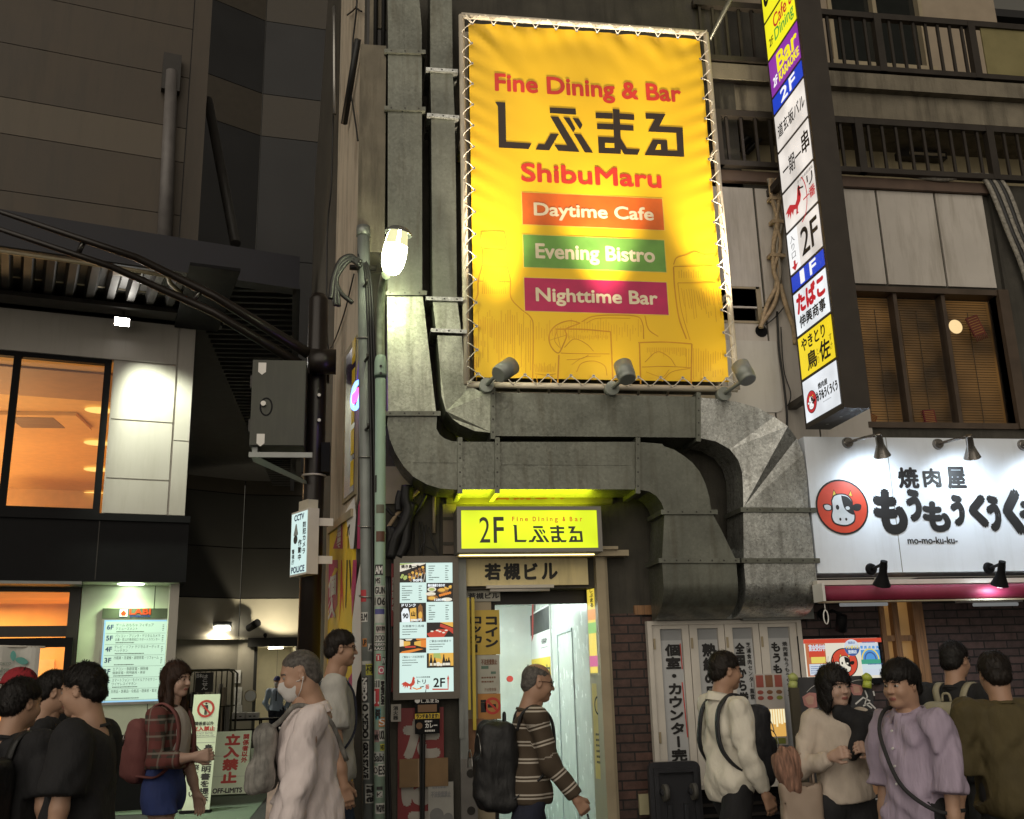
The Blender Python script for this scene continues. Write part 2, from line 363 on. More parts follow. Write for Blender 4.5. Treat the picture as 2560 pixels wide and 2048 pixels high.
# ================================================================== GROUND
g = MB(); g.box(-60, 60, -40, 0.0, -0.3, 0.0); g.box(-60, 60, 0.0, 80, -0.3, -0.004)
g.build('street_ground', asph, kind='structure')
gp = MB(); gp.fpoly(Fr((0, 0, 0), (1, 0, 0), (0, 0, 1), v=(0, 1, 0)), [(-1.25, 1.1), (-1.25, 19.4), (-9, 19.4), (-9, 6.6), (-2.4, 6.4), (-1.9, 1.1)], 0.003)
gp.build('alley_pavement', mat('alley_asphalt_greenlit', (0.14, 0.19, 0.14), 0.8, var=0.3, scale=70, bump=0.4), kind='structure')  # asphalt lightened and tinted green for the lamp light falling on it

# ================================================================== LEFT STORE
LB = Fr((-2.38, 6.5, 0), (0.9703, 0.2419, 0))          # right direction along its front; a=0 at its right corner
st = thing('electronics_store', 'grey panelled store with an orange lit window and black fascia at the left', 'building', (-5, 6, 0))
m = MB()
m.fbox(LB, -9, 0, 5.95, 6.55, -.12, 0, 0)                           # head panels
m.fbox(LB, -1.06, 0, 3.80, 5.948, -.12, 0, 0); m.fbox(LB, -.12, -.002, 0.9, 6.5, -9, -.121, 0); m.fbox(LB, -9, -.125, 7.3, 7.35, -6.1, -.13, 0)                       # right column of panels
for (a0, a1, b0, b1) in [(-1.04, -0.235, 5.11, 5.93), (-1.04, -0.235, 4.29, 5.09), (-1.04, -0.235, 3.81, 4.27), (-0.215, 0, 4.86, 6.53), (-0.215, 0, 3.81, 4.845), (-4.2, -0.235, 5.955, 6.53), (-9, -4.22, 5.955, 6.53)]:
    m.fbox(LB, a0 + .004, a1 - .004, b0, b1, 0.002, 0.022, 0)
m.build('wall_panels', panel_w, st)
m = MB(); m.fbox(LB, -9, 0.06, 2.90, 3.78, -3, 0.06, 0); m.fbox(LB, -9, 0.07, 3.70, 3.79, 0.06, 0.10, 0)
for a in (-1.08, -3.2, -5.3): m.fbox(LB, a, a + .012, 2.92, 3.69, 0.06, 0.066, 1)
m.build('fascia', [black, darkmet], st)
m = MB()
for a in (-9, -5.35, -2.26, -1.13): m.fbox(LB, a - .045, a + .045, 3.80, 5.94, -0.10, 0.012, 0)
m.fbox(LB, -9, -1.085, 3.79, 3.86, -0.10, 0.010, 0); m.fbox(LB, -9, -1.085, 5.88, 5.95, -0.10, 0.010, 0)
wf = m.build('window_frame', black, st)
m = MB(); m.frect(LB, -9, -1.1, 3.85, 5.9, -0.05, 0); m.build('pane', glass, wf)
orw = mat('warm_room_wall', (0.66, 0.43, 0.17), 0.7, var=0.06); orb = mat('brown_bulkhead', (0.34, 0.20, 0.10), 0.6, var=0.1)
m = MB()
CZ = 5.98; q0, q1 = onZ(zc(0, 660, 2.3956)(300, 625), CZ), onZ(zc(0, 660, 2.3956)(300, 790), CZ)
m.frect(LB, -9, -0.9, 3.7, CZ, -10.6, 0); m.fbox(LB, -9, -0.9, CZ, CZ + .05, -10.6, -0.125, 0); m.fbox(LB, -9, -0.9, 3.62, 3.7, -10.6, -0.125, 0)
m.quad(LB.P(-0.95, 3.7, -10.6), LB.P(-0.95, 3.7, -.125), LB.P(-0.95, CZ, -.125), LB.P(-0.95, CZ, -10.6), 0)
c0_, c1_ = (q0 - LB.o) @ LB.n, (q1 - LB.o) @ LB.n; m.fbox(LB, -9, -0.96, CZ - .03, CZ - .002, c1_, c0_, 1); m.fbox(LB, -3.2, -2.6, 3.7, 4.9, -9.5, -9, 1); m.fbox(LB, -5.2, -4.2, 3.7, 4.7, -8, -7.6, 1)
m.build('lit_room', [orw, orb], st)
m = MB()
zc4 = zc(0, 660, 2.3956)
for p in ((592, 877), (582, 1073), (577, 1232), (568, 1377)):
    q = onZ(zc4(*p), CZ - .035); m.disc(Fr(q, (1, 0, 0), (0, 0, -1), v=(0, 1, 0)), 0, 0, .20 + .006 * (q[1] - 6), 0, 0, 24)
m.build('room_downlight', glow('room_lamp', (1.0, 0.62, 0.16), 1.25), st)
q = onZ(zc4(225, 940), CZ - .03)
m = MB(); m.box(q[0] - .55, q[0] + .75, q[1] - .5, q[1] + .5, CZ - .06, CZ - .005, 0); m.box(q[0] - .35, q[0] + .35, q[1] - .35, q[1] + .35, CZ - .068, CZ - .061, 1)
m.build('ceiling_air_conditioner', [orw, mat('ac_grille', (0.2, .13, .07), .6, var=.5, scale=3, stretch=(1, 80, 1))], st)
for c_ in (-2.4, -6.0, -9.0):
    la = bpy.data.lights.new('room_fill_light', 'POINT'); la.shadow_soft_size = .25; la.energy = 52; la.color = (1.0, 0.62, 0.27)  # unseen fill points below the sill sightline, added to brighten the ceiling
    lo = bpy.data.objects.new('room_fill_light', la); COL.objects.link(lo); lo.parent = st; lo.location = Vector(LB.P(-2.9 if c_ > -5 else -3.6, 4.15, c_)) - st.location
m = MB()
m.fbox(LB, -1.22, -0.02, 0.95, 2.9, -0.75, -0.42, 0); m.fbox(LB, -1.22, -0.02, 0.0, 0.95, -0.75, -0.47, 1)
m.fbox(LB, -0.30, -0.292, 0.96, 2.89, -0.42, -0.416, 1)
m.fbox(LB, -1.22, -0.02, 2.895, 2.90, -0.42, 0.0, 0)
m.build('entrance_wall', [mat('green_lit_wall', (0.58, 0.64, 0.50), 0.5, var=0.05), black], st)  # wall colour carries the green cast of the downlight
m = MB(); m.fbox(LB, -9, -1.23, 2.86, 2.899, -0.42, 0.05, 0); m.build('soffit', greymet, st)
m = MB(); m.disc(Fr(LB.P(-0.62, 2.888, -0.2), LB.u, (0, 0, -1), v=LB.n), 0, 0, .17, 0, 0, 24)
m.build('soffit_downlight', glow('green_white_lamp', (0.85, 1.0, 0.75), 6.0), st)
sp = bpy.data.lights.new('downlight', 'SPOT'); sp.energy = 34; sp.color = (0.72, 1.0, 0.50); sp.spot_size = R_(150); sp.spot_blend = 0.9; sp.shadow_soft_size = 0.12
lo = bpy.data.objects.new('downlight', sp); COL.objects.link(lo); lo.parent = st; lo.location = Vector(LB.P(-0.62, 2.83, -0.16)) - st.location
m = MB()
for a in (-1.30, -2.30, -2.42, -3.6, -5.0, -7): m.fbox(LB, a - .07, a + .07, 0, 2.86, -0.52, -0.40, 0)
m.fbox(LB, -9, -1.23, 2.22, 2.36, -0.50, -0.42, 0); m.fbox(LB, -9, -1.23, 2.80, 2.86, -0.5, -.42, 0); m.fbox(LB, -9, -2.4, 0, .5, -.5, -.43, 0)
sf = m.build('shopfront_frame', darkmet, st)
m = MB(); m.frect(LB, -9, -1.25, 0.02, 2.84, -0.46, 0); m.build('pane', glass, sf)
m = MB(); dfr = Fr(LB.P(-1.36, 0, -0.38), (0.80, -0.60, 0)); dfr2 = Fr(LB.P(-2.25, 0, -0.38), (0.985, 0.17, 0))
for fr_, wd in ((dfr2, 0.98),):
    m.fbox(fr_, 0, .09, 0, 2.2, 0, .05, 0); m.fbox(fr_, wd - .09, wd, 0, 2.2, 0, .05, 0); m.fbox(fr_, .09, wd - .09, 2.08, 2.2, 0, .05, 0); m.fbox(fr_, .09, wd - .09, 0, .2, 0, .05, 0)
dr = m.build('door', black, st)
m = MB(); m.frect(dfr2, .09, .89, .2, 2.08, .025, 0); m.build('pane', glass, dr)
m = MB(); m.tube([dfr2.P(.84, .9, .11), dfr2.P(.84, 1.5, .11)], .014, 8); m.build('handle', alu, dr)
m = MB(); m.frect(LB, -9, -1.2, 0, 2.86, -3.2, 0); m.fbox(LB, -9, -1.2, 2.84, 2.86, -3.2, -.5, 0)
m.quad(LB.P(-1.25, 0, -3.2), LB.P(-1.25, 0, -.55), LB.P(-1.25, 2.85, -.55), LB.P(-1.25, 2.85, -3.2), 0)
m.fbox(LB, -2.0, -1.55, 1.2, 2.0, -3.19, -3.15, 1)
for i in range(5): m.fbox(LB, -2.2, -2.08, 1.95 - i * .12, 2.04 - i * .12, -3.19, -3.16, 1)
m.build('lit_lobby', [mat('orange_lobby', (0.85, 0.52, 0.18), 0.6, var=0.12, scale=2), mat('notice_paper', (0.8, 0.6, 0.3), 0.6)], st)
la = bpy.data.lights.new('lobby_light', 'AREA'); la.size = 2.2; la.energy = 48; la.color = (1.0, 0.58, 0.20)
lo = bpy.data.objects.new('lobby_light', la); COL.objects.link(lo); lo.parent = st; lo.location = Vector(LB.P(-2.6, 2.8, -1.8)) - st.location
m = MB(); UB = Fr(LB.P(0, 0, 0.0), LB.u)
z1 = zc(0, 0, 2.3956)
ztop = UB.at(z1(1270, 0))[1] + 1.5
def zl(p): return UB.at(z1(*p))[1]
aR = -0.05
rows = [6.9, zl((1133, 1300)), zl((1150, 983)), zl((1160, 780)), zl((1178, 478)), zl((1192, 185)), zl((1192, 185)) + 1.2, ztop + 1]
for i in range(len(rows) - 1):
    mi = 1 if i == 2 else 0
    m.fbox(UB, -9, aR - .27, rows[i] + .006, rows[i + 1] - .006, -.1, 0.0, mi)
m.fbox(UB, aR - .255, aR, 6.9, ztop + 1, -9, 0.03, 0); m.fbox(UB, -9, aR - .01, 6.9, ztop + 1, -.12, -0.02, 2)
m.build('upper_wall', [panel_b, panel_l, panel_d], st)
# ---- slanted brace posts on the upper wall
c0, c1 = UB.at(z1(1035, 330), .12), UB.at(z1(990, 1400), .12)
pst = thing('wall_strut', 'grey round strut standing in front of the beige upper wall', 'strut', UB.P(c1[0], c1[1], .2))
m = MB(); m.cyl(UB.P(c0[0], c0[1] - .3, .14), UB.P(c1[0], c1[1] - .4, .22), .085, .11, 16); m.build('shaft', mat('strut_grey', (.13, .12, .115), .5), pst)
m = MB(); m.fbox(UB, c0[0] - .13, c0[0] + .13, c0[1] - .62, c0[1], 0.03, .16); m.build('bracket', darkmet, pst)
z1b = zc(0, 0, 2.3956)
p0 = onY(z1b(1245, 600), 10.5); p1 = onY(z1b(1410, 1460), 8.6)
m = MB(); m.cyl(p0, p1, .09, .09, 12); o = m.build('thin_strut', mat('strut_dark', (.06, .056, .052), .5)); o['label'] = 'thin leaning dark strut rising from the canopy towards the back wall'; o['category'] = 'strut'

# ================================================================== CANOPY between store and alley
cn = thing('steel_canopy', 'dark steel canopy with ribbed underside over the alley mouth', 'canopy', (-2.5, 6, 6.5))
CF = Fr((-0.86, 4.86, 0), (0.953, 0.3017, 0))            # its front edge, a<0 to the left
m = MB(); m.fbox(CF, -9, 0.03, 6.55, 7.0, -.25, 0); m.fbox(CF, -9, 0.03, 6.53, 6.56, -.02, .03)
m.build('front_beam', beam_m, cn)
m = MB()
pR0 = CF.P(0, 6.55, -.02); sidefr = Fr((pR0[0], pR0[1], 0), (-0.065, 1.0, 0))
m.fbox(sidefr, 0, 14.6, 6.55, 6.62, -.05, .05); m.fbox(sidefr, 0, 14.6, 6.62, 7.0, -.02, .02)
m.build('side_beam', beam_m, cn)
m = MB(); m.quad((-0.9, 4.9, 6.80), (-9, 2.4, 6.80), (-9, 20, 6.80), (-1.6, 20, 6.80), 0)
b = mat('soffit_dark', (0.035, 0.033, 0.032), 0.6, var=0.1)
m.build('soffit', b, cn)
m = MB()
for i in range(64):
    y = 5.25 + i * .225
    m.box(-2.32, pR0[0] - .065 * (y - pR0[1]) - .02, y, y + .07, 6.66, 6.74)
m.build('louvre', b, cn, kind='stuff')
m = MB()
dz = 6.62
n0 = 30
for i in range(n0):
    a0 = -1.35 - i * .255
    for k, (x0, x1, y0, y1) in enumerate(((0, .09, 0, 0), (.09, .13, 0, .1), (.13, .215, .1, .1), (.215, .255, .1, 0))):
        A0 = CF.P(a0 - x0, dz + y0, -.28); A1 = CF.P(a0 - x1, dz + y1, -.28)
        def back(P):
            d = CF.n * -1; t = ((LB.o - P) @ LB.n) / (d @ LB.n); return P + d * (t - .05)
        m.quad(A0, A1, back(A1) + np.array([0, 0, .02]), back(A0) + np.array([0, 0, .02]), 0)
m.build('corrugated_decking', deck_m, cn)
m = MB(); m.fbox(LB, -9, 0.05, 6.56, 6.62, .02, .5, 0); m.fbox(LB, -9, 0.35, 6.56, 6.80, 0.0, .16, 0); m.build('rear_beam', darkmet, cn)
m = MB(); m.tube([LB.P(-9, 6.75, .72), LB.P(-.02, 6.75, .72)], .03, 8); m.tube([CF.P(-9, 6.5, -.06), CF.P(-2.0, 6.5, -.06), CF.P(-1.6, 6.5, -.1), CF.P(-1.55, 6.5, -.3), LB.P(.12, 6.6, .3)], .028, 8); m.build('pipe', tan_m, cn)
m = MB(); a = CF.at(zc(0, 420, 2.5070)(805, 620)); m.fbox(CF, a[0] - .16, a[0] + .16, 6.46, 6.53, -.22, -.1); m.build('junction_box', alu, cn)
m = MB(); m.fbox(LB, -.30, .30, 6.5, 6.54, .05, 2.4, 0); m.build('cross_beam', black, cn)
q = onY(zc(0, 420, 2.5070)(765, 965), 5.9)
fl = thing('flood_lamp', 'glaring white flood lamp under the canopy above the orange window', 'lamp', q)
m = MB(); ff = Fr(q, LB.u); ff = Fr(q, LB.u, LB.n * .8 + np.array([0, 0, -.6]), v=LB.n * .6 + np.array([0, 0, .8])); m.fbox(ff, -.10, .10, -.06, .06, -.08, -.004); m.build('housing', darkmet, fl)
m = MB(); m.frect(ff, -.092, .092, -.055, .055, 0); m.build('lens', glow('flood_glow', (1, .95, .86), 75), fl)
m = MB(); m.cyl(q + np.array([0, 0.05, .06]), q + np.array([0, 0.1, .6]), .015); m.build('bracket', darkmet, fl)
sp = bpy.data.lights.new('flood_light', 'SPOT'); sp.energy = 480; sp.color = (.92, 1.0, .78); sp.spot_size = R_(84); sp.spot_blend = .6; sp.shadow_soft_size = .12
lo = bpy.data.objects.new('flood_light', sp); COL.objects.link(lo); lo.parent = fl; lo.location = (ff.n * .06); lo.rotation_euler = Vector(-(LB.n * .10 + LB.u * .50 + np.array([0, 0, -1.0]))).to_track_quat('Z', 'Y').to_euler()

# ================================================================== DIRECTORY BOARD, STORE BANNER
db = thing('directory_board', 'backlit green-white floor directory under a LABI header beside the entrance', 'sign', LB.P(-.7, 1.4, -.4))
Fd = Fr(LB.P(0, 0, -.415), LB.u)
zb = zc(0, 1400, 2.6617)
A0, A1, B0, B1 = Fd.rect(zb(690, 395), zb(1092, 945), .06)
m = MB(); m.fbox(Fd, A0 - .02, A1 + .02, B0 - .02, B1 + .02, .0, .055); m.build('case', alu, db)
m = MB(); m.frect(Fd, A0 + .01, A1 - .01, B0 + .015, B1 - .01, .058, 0); m.frect(Fd, A0 + .03, A1 - .03, B0 + .035, B1 - .03, .062, 1)
m.build('panel', [glow('blue_rim', (.38, .72, 1.0), .8), glow('directory_glow', (.66, .92, .72), .80)], db)
m = MB(); W_ = A1 - A0; rowsT = [('6F', 'ゲーム おもちゃ フィギュア', 'アミューズメント'), ('5F', 'パソコン・プリンタ・デジタルカメラ', '企業・官公庁専用窓口 サポートカウンター'), ('4F', 'テレビ・ソファ デジタルオーディオ', 'ヘッドホン'), ('3F', '冷蔵庫・洗濯機・調理家電・リフォーム', ''), ('2F', 'エアコン・季節家電・掃除機', '健康家電・照明器具・美容'), ('1F', 'スマートフォン・モバイルアクセサリー', 'ワイヤレスイヤホン'), ('B1', '日用品・医薬品・化粧品・理美容・電池', '')]
rh = (B1 - B0 - .07) / 7.1
for i, (f_, t1, t2) in enumerate(rowsT):
    yb = B1 - .045 - i * rh
    text(m, Fd, f_, A0 + .05, A0 + .13, yb - rh * .62, yb - rh * .2, .066, 1, .04)
    L1 = min(W_ * .68, .034 * len(t1)); text(m, Fd, t1, A0 + .16, A0 + .16 + L1, yb - rh * .36, yb - rh * .06, .066, 0)
    if t2: L2 = min(W_ * .68, .034 * len(t2)); text(m, Fd, t2, A0 + .16, A0 + .16 + L2, yb - rh * .68, yb - rh * .42, .066, 0)
    lines(m, Fd, A0 + .17, A0 + .17 + W_ * .5, yb - rh * .92, yb - rh * .74, 1, .066, 0, .5, i)
    m.frect(Fd, A0 + .04, A1 - .04, yb - rh * .99, yb - rh * .97, .066, 0)
    lines(m, Fd, A1 - .08, A1 - .06, yb - rh * .8, yb - rh * .15, 4, .066, 0, .5, i)
m.build('lettering', [inkg, inkb], db)
A0, A1, B0, B1 = Fd.rect(zb(683, 322), zb(1110, 390), .06)
m = MB(); m.fbox(Fd, A0, A1, B0, B1, 0, .06); m.build('header', mat('dim_green_header', (.06, .07, .05), .5), db)
l0 = Fd.rect(zb(795, 325), zb(850, 380), .065)
m = MB(); m.frect(Fd, *l0, .064, 0); m.frect(Fd, l0[0] + .008, l0[1] - .008, l0[2] + .008, l0[3] - .008, .066, 1)
cx, cy = (l0[0] + l0[1]) / 2, (l0[2] + l0[3]) / 2; r = (l0[1] - l0[0]) * .34
m.fpoly(Fd, [(cx - r, cy - r * .1), (cx, cy + r), (cx + r, cy - r * .1), (cx + r * .55, cy - r), (cx - r * .55, cy - r)], .068, 2)
t0 = Fd.rect(zb(865, 325), zb(1000, 362), .065); text(m, Fd, 'LABI', *t0, .066, 2, .07)
t0 = Fd.rect(zb(865, 367), zb(1000, 381), .065); text(m, Fd, 'SHIBUYA', *t0, .066, 0, .06)
m.build('logo', [glow('logo_blue', (.03, .08, .4), .6), whp, glow('logo_red', (.85, .10, .02), .8)], db)
bn = thing('hanging_banner', 'white cloth banner with green leaf emblem at the far left edge', 'banner', onY(D(20, 1420), 0.5))
Fb = Fr(onY(D(0, 1430), 0.5), (1, 0.12, 0))
a0, a1, b0, b1 = Fb.rect(zb(-60, 575), zb(245, 860))
m = MB(); nx = 12
for i in range(nx):
    t0, t1 = i / nx, (i + 1) / nx; c_ = lambda t: .02 * math.sin(t * 9)
    m.quad(Fb.P(a0 + (a1 - a0) * t0, b0, c_(t0)), Fb.P(a0 + (a1 - a0) * t1, b0, c_(t1)), Fb.P(a0 + (a1 - a0) * t1, b1 - .02 * t1, c_(t1)), Fb.P(a0 + (a1 - a0) * t0, b1, c_(t0)))
m.build('cloth', mat('banner_cloth', (.55, .54, .50), .8, var=.05), bn)
m = MB(); U = lambda x, y: Fb.at(zb(x, y), .03)
for (cx, cy, rx, ry, an) in ((88, 638, 18, 34, 8), (145, 672, 42, 22, -18)):
    an = R_(an); ca, cb = U(cx, cy); s_ = .0013 * 1.0
    k = (a1 - a0) / 305
    pts = [(ca + k * (rx * math.cos(t) * abs(math.cos(t)) ** .3 * math.cos(an) - ry * math.sin(t) * math.sin(an)), cb + k * (rx * math.cos(t) * math.sin(an) + ry * math.sin(t) * math.cos(an))) for t in [2 * math.pi * j / 20 for j in range(20)]]
    m.fpoly(Fb, pts, .03, 0)
t0 = [*U(-20, 700), *U(75, 680)]; text(m, Fb, 'TOKYO', t0[0], t0[2], t0[1], t0[3], .03, 1, .03)
t0 = [*U(-30, 765), *U(62, 715)]; text(m, Fb, 'ゼロ', t0[0], t0[2], t0[1], t0[3], .03, 1, .03)
t0 = [*U(-30, 832), *U(45, 782)]; text(m, Fb, 'エミ', t0[0], t0[2], t0[1], t0[3], .03, 1, .03)
m.build('print', [mat('leaf_green', (.10, .34, .30), .6), mat('grey_green_ink', (.2, .24, .2), .6)], bn)
m = MB(); m.tube([Fb.P(a0 - .2, b1 + .01, 0), Fb.P(a1 + .03, b1 - .012, 0)], .008, 8); m.tube([Fb.P(a0, b1, -.01), Fb.P(a0, -1.43 + .0, -.01)], .012, 8); m.build('pole', whitemet, bn)

# ================================================================== BUILDING AT THE END OF THE ALLEY
bk = thing('end_building', 'dark panelled building with pale bands closing the alley', 'building', (-3, 20, 0))
bp_ = [(-5.2, 18.0), (-3.03, 19.3), (-1.0, 19.55), (1.5, 19.6)]
def strip(m, z0, z1, mi, c=0.0):
    for i in range(len(bp_) - 1):
        (x0, y0), (x1, y1) = bp_[i], bp_[i + 1]
        f_ = Fr((x0, y0, 0), (x1 - x0, y1 - y0, 0)); L = math.hypot(x1 - x0, y1 - y0)
        m.frect(f_, 0.012, L - .012, z0 + .012, z1 - .012, c, mi)
m = MB()
for i in range(len(bp_) - 1):
    (x0, y0), (x1, y1) = bp_[i], bp_[i + 1]; f_ = Fr((x0, y0, 0), (x1 - x0, y1 - y0, 0)); m.fbox(f_, 0, math.hypot(x1 - x0, y1 - y0), 2.75, 30, -.3, -.02, 0)
m.build('core_wall', black, bk)
m = MB()
zs = [2.72, 3.70, 5.0, 6.42, 7.06, 9.5, 13.2, 17.1, 18.5, 21.0, 22.3, 26]
mi_ = [2, 0, 0, 1, 3, 3, 3, 1, 3, 1, 3]
for i in range(len(zs) - 1): strip(m, zs[i], zs[i + 1], mi_[i])
m.build('wall_panels', [panel_m, mat('dim_band', (.045, .037, .027), .6, var=.1), panel_c, panel_d], bk)
Fk = Fr((-3.03, 19.3, 0), (2.03, .25, 0)); Fk2 = Fr((-5.2, 18, 0), (2.17, 1.3, 0))
zz = zc(400, 1400, 2.6617)
dl = Fk.rect(zz(650, 578), zz(886, 1265)); dl = (dl[0], dl[1], 0, dl[3])
m = MB()
m.fbox(Fk, -.0, dl[0], 0, 2.7, -.1, 0, 0); m.fbox(Fk, dl[1], 3.5, 0, 2.7, -.1, 0, 0); m.fbox(Fk, dl[0], dl[1], dl[3], 2.7, -.1, 0, 0)
m.fbox(Fk2, 0, 2.53, 0, 2.7, -.1, 0, 0)
m.fbox(Fk, -.02, 3.5, 2.66, 2.74, 0, .10, 1); m.fbox(Fk2, 0, 2.52, 2.66, 2.74, 0, .10, 1)
m.build('lower_wall', [mat('warm_grey_wall', (.26, .24, .19), .6, var=.06), panel_c], bk)
m = MB(); e = dl
m.fbox(Fk, e[0] - .08, e[0], 0, e[3] + .08, 0, .05); m.fbox(Fk, e[0] - .25, e[1] + .1, e[3], e[3] + .22, 0, .14); m.build('door_frame', panel_m, bk)
m = MB(); cw = mat('cream_corridor', (.66, .62, .48), .6, var=.04)
m.frect(Fk, e[0] - 1, e[1] + 1, 0, 2.9, -2.2, 0)
m.quad(Fk.P(e[0], 0, -2.2), Fk.P(e[0], 0, -.1), Fk.P(e[0], 2.6, -.1), Fk.P(e[0], 2.6, -2.2), 0); m.quad(Fk.P(e[1], 0, -.1), Fk.P(e[1], 0, -2.2), Fk.P(e[1], 2.6, -2.2), Fk.P(e[1], 2.6, -.1), 0)
m.quad(Fk.P(e[0], e[3] + .02, -.1), Fk.P(e[1], e[3] + .02, -.1), Fk.P(e[1], e[3] + .02, -2.2), Fk.P(e[0], e[3] + .02, -2.2), 0); m.quad(Fk.P(e[0], 0.004, -2.2), Fk.P(e[1], 0.004, -2.2), Fk.P(e[1], 0.004, -.1), Fk.P(e[0], 0.004, -.1), 0)
m.fbox(Fk, e[0] + .6, e[0] + .606, 0, e[3], -2.19, -2.18, 1)
m.build('corridor', [cw, panel_m], bk)
m = MB(); m.fbox(Fk, e[0] + .3, e[1] - .3, e[3] - .03, e[3] - .005, -.9, -.6); m.build('corridor_light', glow('warm_tube', (1, .93, .74), 9), bk)
m = MB(); s0 = Fk.rect(zz(150, 652), zz(412, 1270)); s0 = (s0[0] - 0, s0[1], 0, s0[3]); Fq = Fk
A = Fk.rect(zz(155, 560), zz(405, 645)); m.fbox(Fk, A[0], A[1], A[2], A[3], .005, .02, 1); m.fbox(Fk, s0[0], s0[1], 0, s0[3] - .02, .005, .03, 0); m.fbox(Fk, s0[0] - .06, s0[1] + .06, s0[3] - .02, s0[3] + .02, .005, .05, 0)
b5 = Fk.rect(zz(362, 685), zz(398, 723), .04); m.frect(Fk, *b5, .04, 2); m.fpoly(Fk, [(b5[0], b5[2]), (b5[1], b5[2]), (b5[1], b5[3])], .044, 3)
m.build('service_door', [panel_c, dkglass, inkb, yelp], bk)
m = MB(); A = Fk.rect(zz(490, 733), zz(535, 820), .02); m.frect(Fk, *A, .02, 0); lines(m, Fk, A[0] + .05, A[1] - .05, A[2] + .05, A[3] - .05, 6, .024, 1)
for (x0, y0, x1, y1, k) in ((425, 850, 492, 955, 0), (497, 848, 543, 905, 0), (490, 905, 540, 965, 0), (420, 962, 483, 1028, 0), (490, 968, 545, 1030, 0)):
    A = Fk.rect(zz(x0, y0), zz(x1, y1), .02); m.frect(Fk, *A, .02, 0); lines(m, Fk, A[0] + .03, A[1] - .03, A[2] + .05, A[3] - .05, 5, .024, 1, .3, x0)
m.build('notices', [mat('notice_white', (.55, .55, .52), .6), mat('grey_ink', (.25, .25, .26), .6)], bk)
def wall_lamp(p, lit):
    q = onY(p, 19.0); t = thing('wall_lamp', 'small lit wall lamp on the end building over the service door', 'lamp', q)
    m = MB(); m.cyl(q + np.array([.1, .2, -.12]), q + np.array([.02, .05, -.02]), .02); m.cyl(q + np.array([-.22, 0, .07]), q + np.array([.22, 0, .07]), .07, .07, 10); m.build('housing', greymet, t)
    m = MB(); f_ = Fr(q, (1, 0, 0), (0, -.7, -.7), v=(0, -.7, .7)); m.frect(f_, -.2, .2, -.06, .06, .06); m.build('lens', glow('wall_lamp_glow', (1, .96, .86), 14), t)
    sp = bpy.data.lights.new('lamp_light', 'SPOT'); sp.energy = 60; sp.color = (1, .90, .70); sp.spot_size = R_(150); sp.spot_blend = .5; sp.shadow_soft_size = .1
    lo = bpy.data.objects.new('lamp_light', sp); COL.objects.link(lo); lo.parent = t; lo.location = (0, -.15, -.05)
wall_lamp(zz(415, 447), True)
q = onY(zz(590, 455), 19.2); t = thing('security_camera', 'black security camera on the end building wall', 'camera', q)
m = MB(); m.cyl(q, q + np.array([.25, -.3, .12]), .09, .1); m.build('body', black, t); m = MB(); m.cyl(q + np.array([0, 0, .05]), q + np.array([.05, .35, .1]), .03); m.build('arm', black, t)
q = onY(zz(700, 500), 18.9); t = thing('wall_spotlight', 'small spotlight beside the security camera lighting the pale wall', 'lamp', q)
m = MB(); m.cyl(q + np.array([-.02, .3, -.04]), q, .03, .05); m.build('housing', black, t)
sp = bpy.data.lights.new('spot_light', 'SPOT'); sp.energy = 60; sp.color = (1, .88, .62); sp.spot_size = R_(110); sp.spot_blend = .25; sp.shadow_soft_size = .05
lo = bpy.data.objects.new('spot_light', sp); COL.objects.link(lo); lo.parent = t; lo.location = (.25, -.45, -.1); lo.rotation_euler = Vector((-.2, -.55, -1.0)).to_track_quat('Z', 'Y').to_euler()
q = onY(zz(603, 905), 18.6); t = thing('round_clock', 'round white wall clock near the alley table', 'clock', q)
m = MB(); f_ = FY(q[1]); m.cyl(q + np.array([0, .02, 0]), q + np.array([0, -.05, 0]), .15, .15, 24); m.build('rim', tan_m, t)
m = MB(); m.disc(f_, q[0], q[2], .13, .055); m.build('face', whp, t)
m = MB(); m.cyl(q + np.array([0, .0, 0]), q + np.array([0, .75, 0]), .03); m.build('bracket', tan_m, t)
q0 = onZ(zz(440, 1062), .74); q1 = onZ(zz(735, 1050), .74)
tb = thing('folding_table', 'black folding table with white boxes in the alley', 'table', (-2, 15, 0))
y0 = 15.4; A = onY(zz(455, 1065), y0); Bq = onY(zz(790, 1050), y0)
tz = A[2] - .03
m = MB(); m.box(A[0] - .6, Bq[0], y0 - .02, y0 + .5, tz, tz + .04); m.build('top', black, tb)
for xx in (A[0], A[0] + (Bq[0] - A[0]) * .62, Bq[0] - .05):
    m = MB()
    for yy in (y0 + .04, y0 + .44): m.cyl((xx, yy, 0), (xx, yy, tz), .016)
    m.cyl((xx, y0 + .04, .3), (xx, y0 + .44, .3), .013); m.build('leg', black, tb)
m = MB(); m.cyl((A[0], y0 + .04, tz - .18), (Bq[0], y0 + .04, tz - .18), .012); m.build('brace', black, tb)
for k, (u0, u1, h) in enumerate(((470, 560, .13), (568, 650, .12))):
    a, b_ = onY(zz(u0, 1060), y0), onY(zz(u1, 1060), y0); m = MB(); m.box(a[0], b_[0], y0 + .05, y0 + .4, tz + .042, tz + .042 + h)
    for kk in (.25, .6): m.box(a[0] + (b_[0] - a[0]) * kk, a[0] + (b_[0] - a[0]) * kk + .05, y0 + .046, y0 + .05, tz + .08, tz + .1, 1)
    o = m.build('white_box', [whp, ink]); o['category'] = 'box'; o['label'] = ['white flat box at the left end of the alley table', 'white flat box nearer the guard on the alley table'][k]
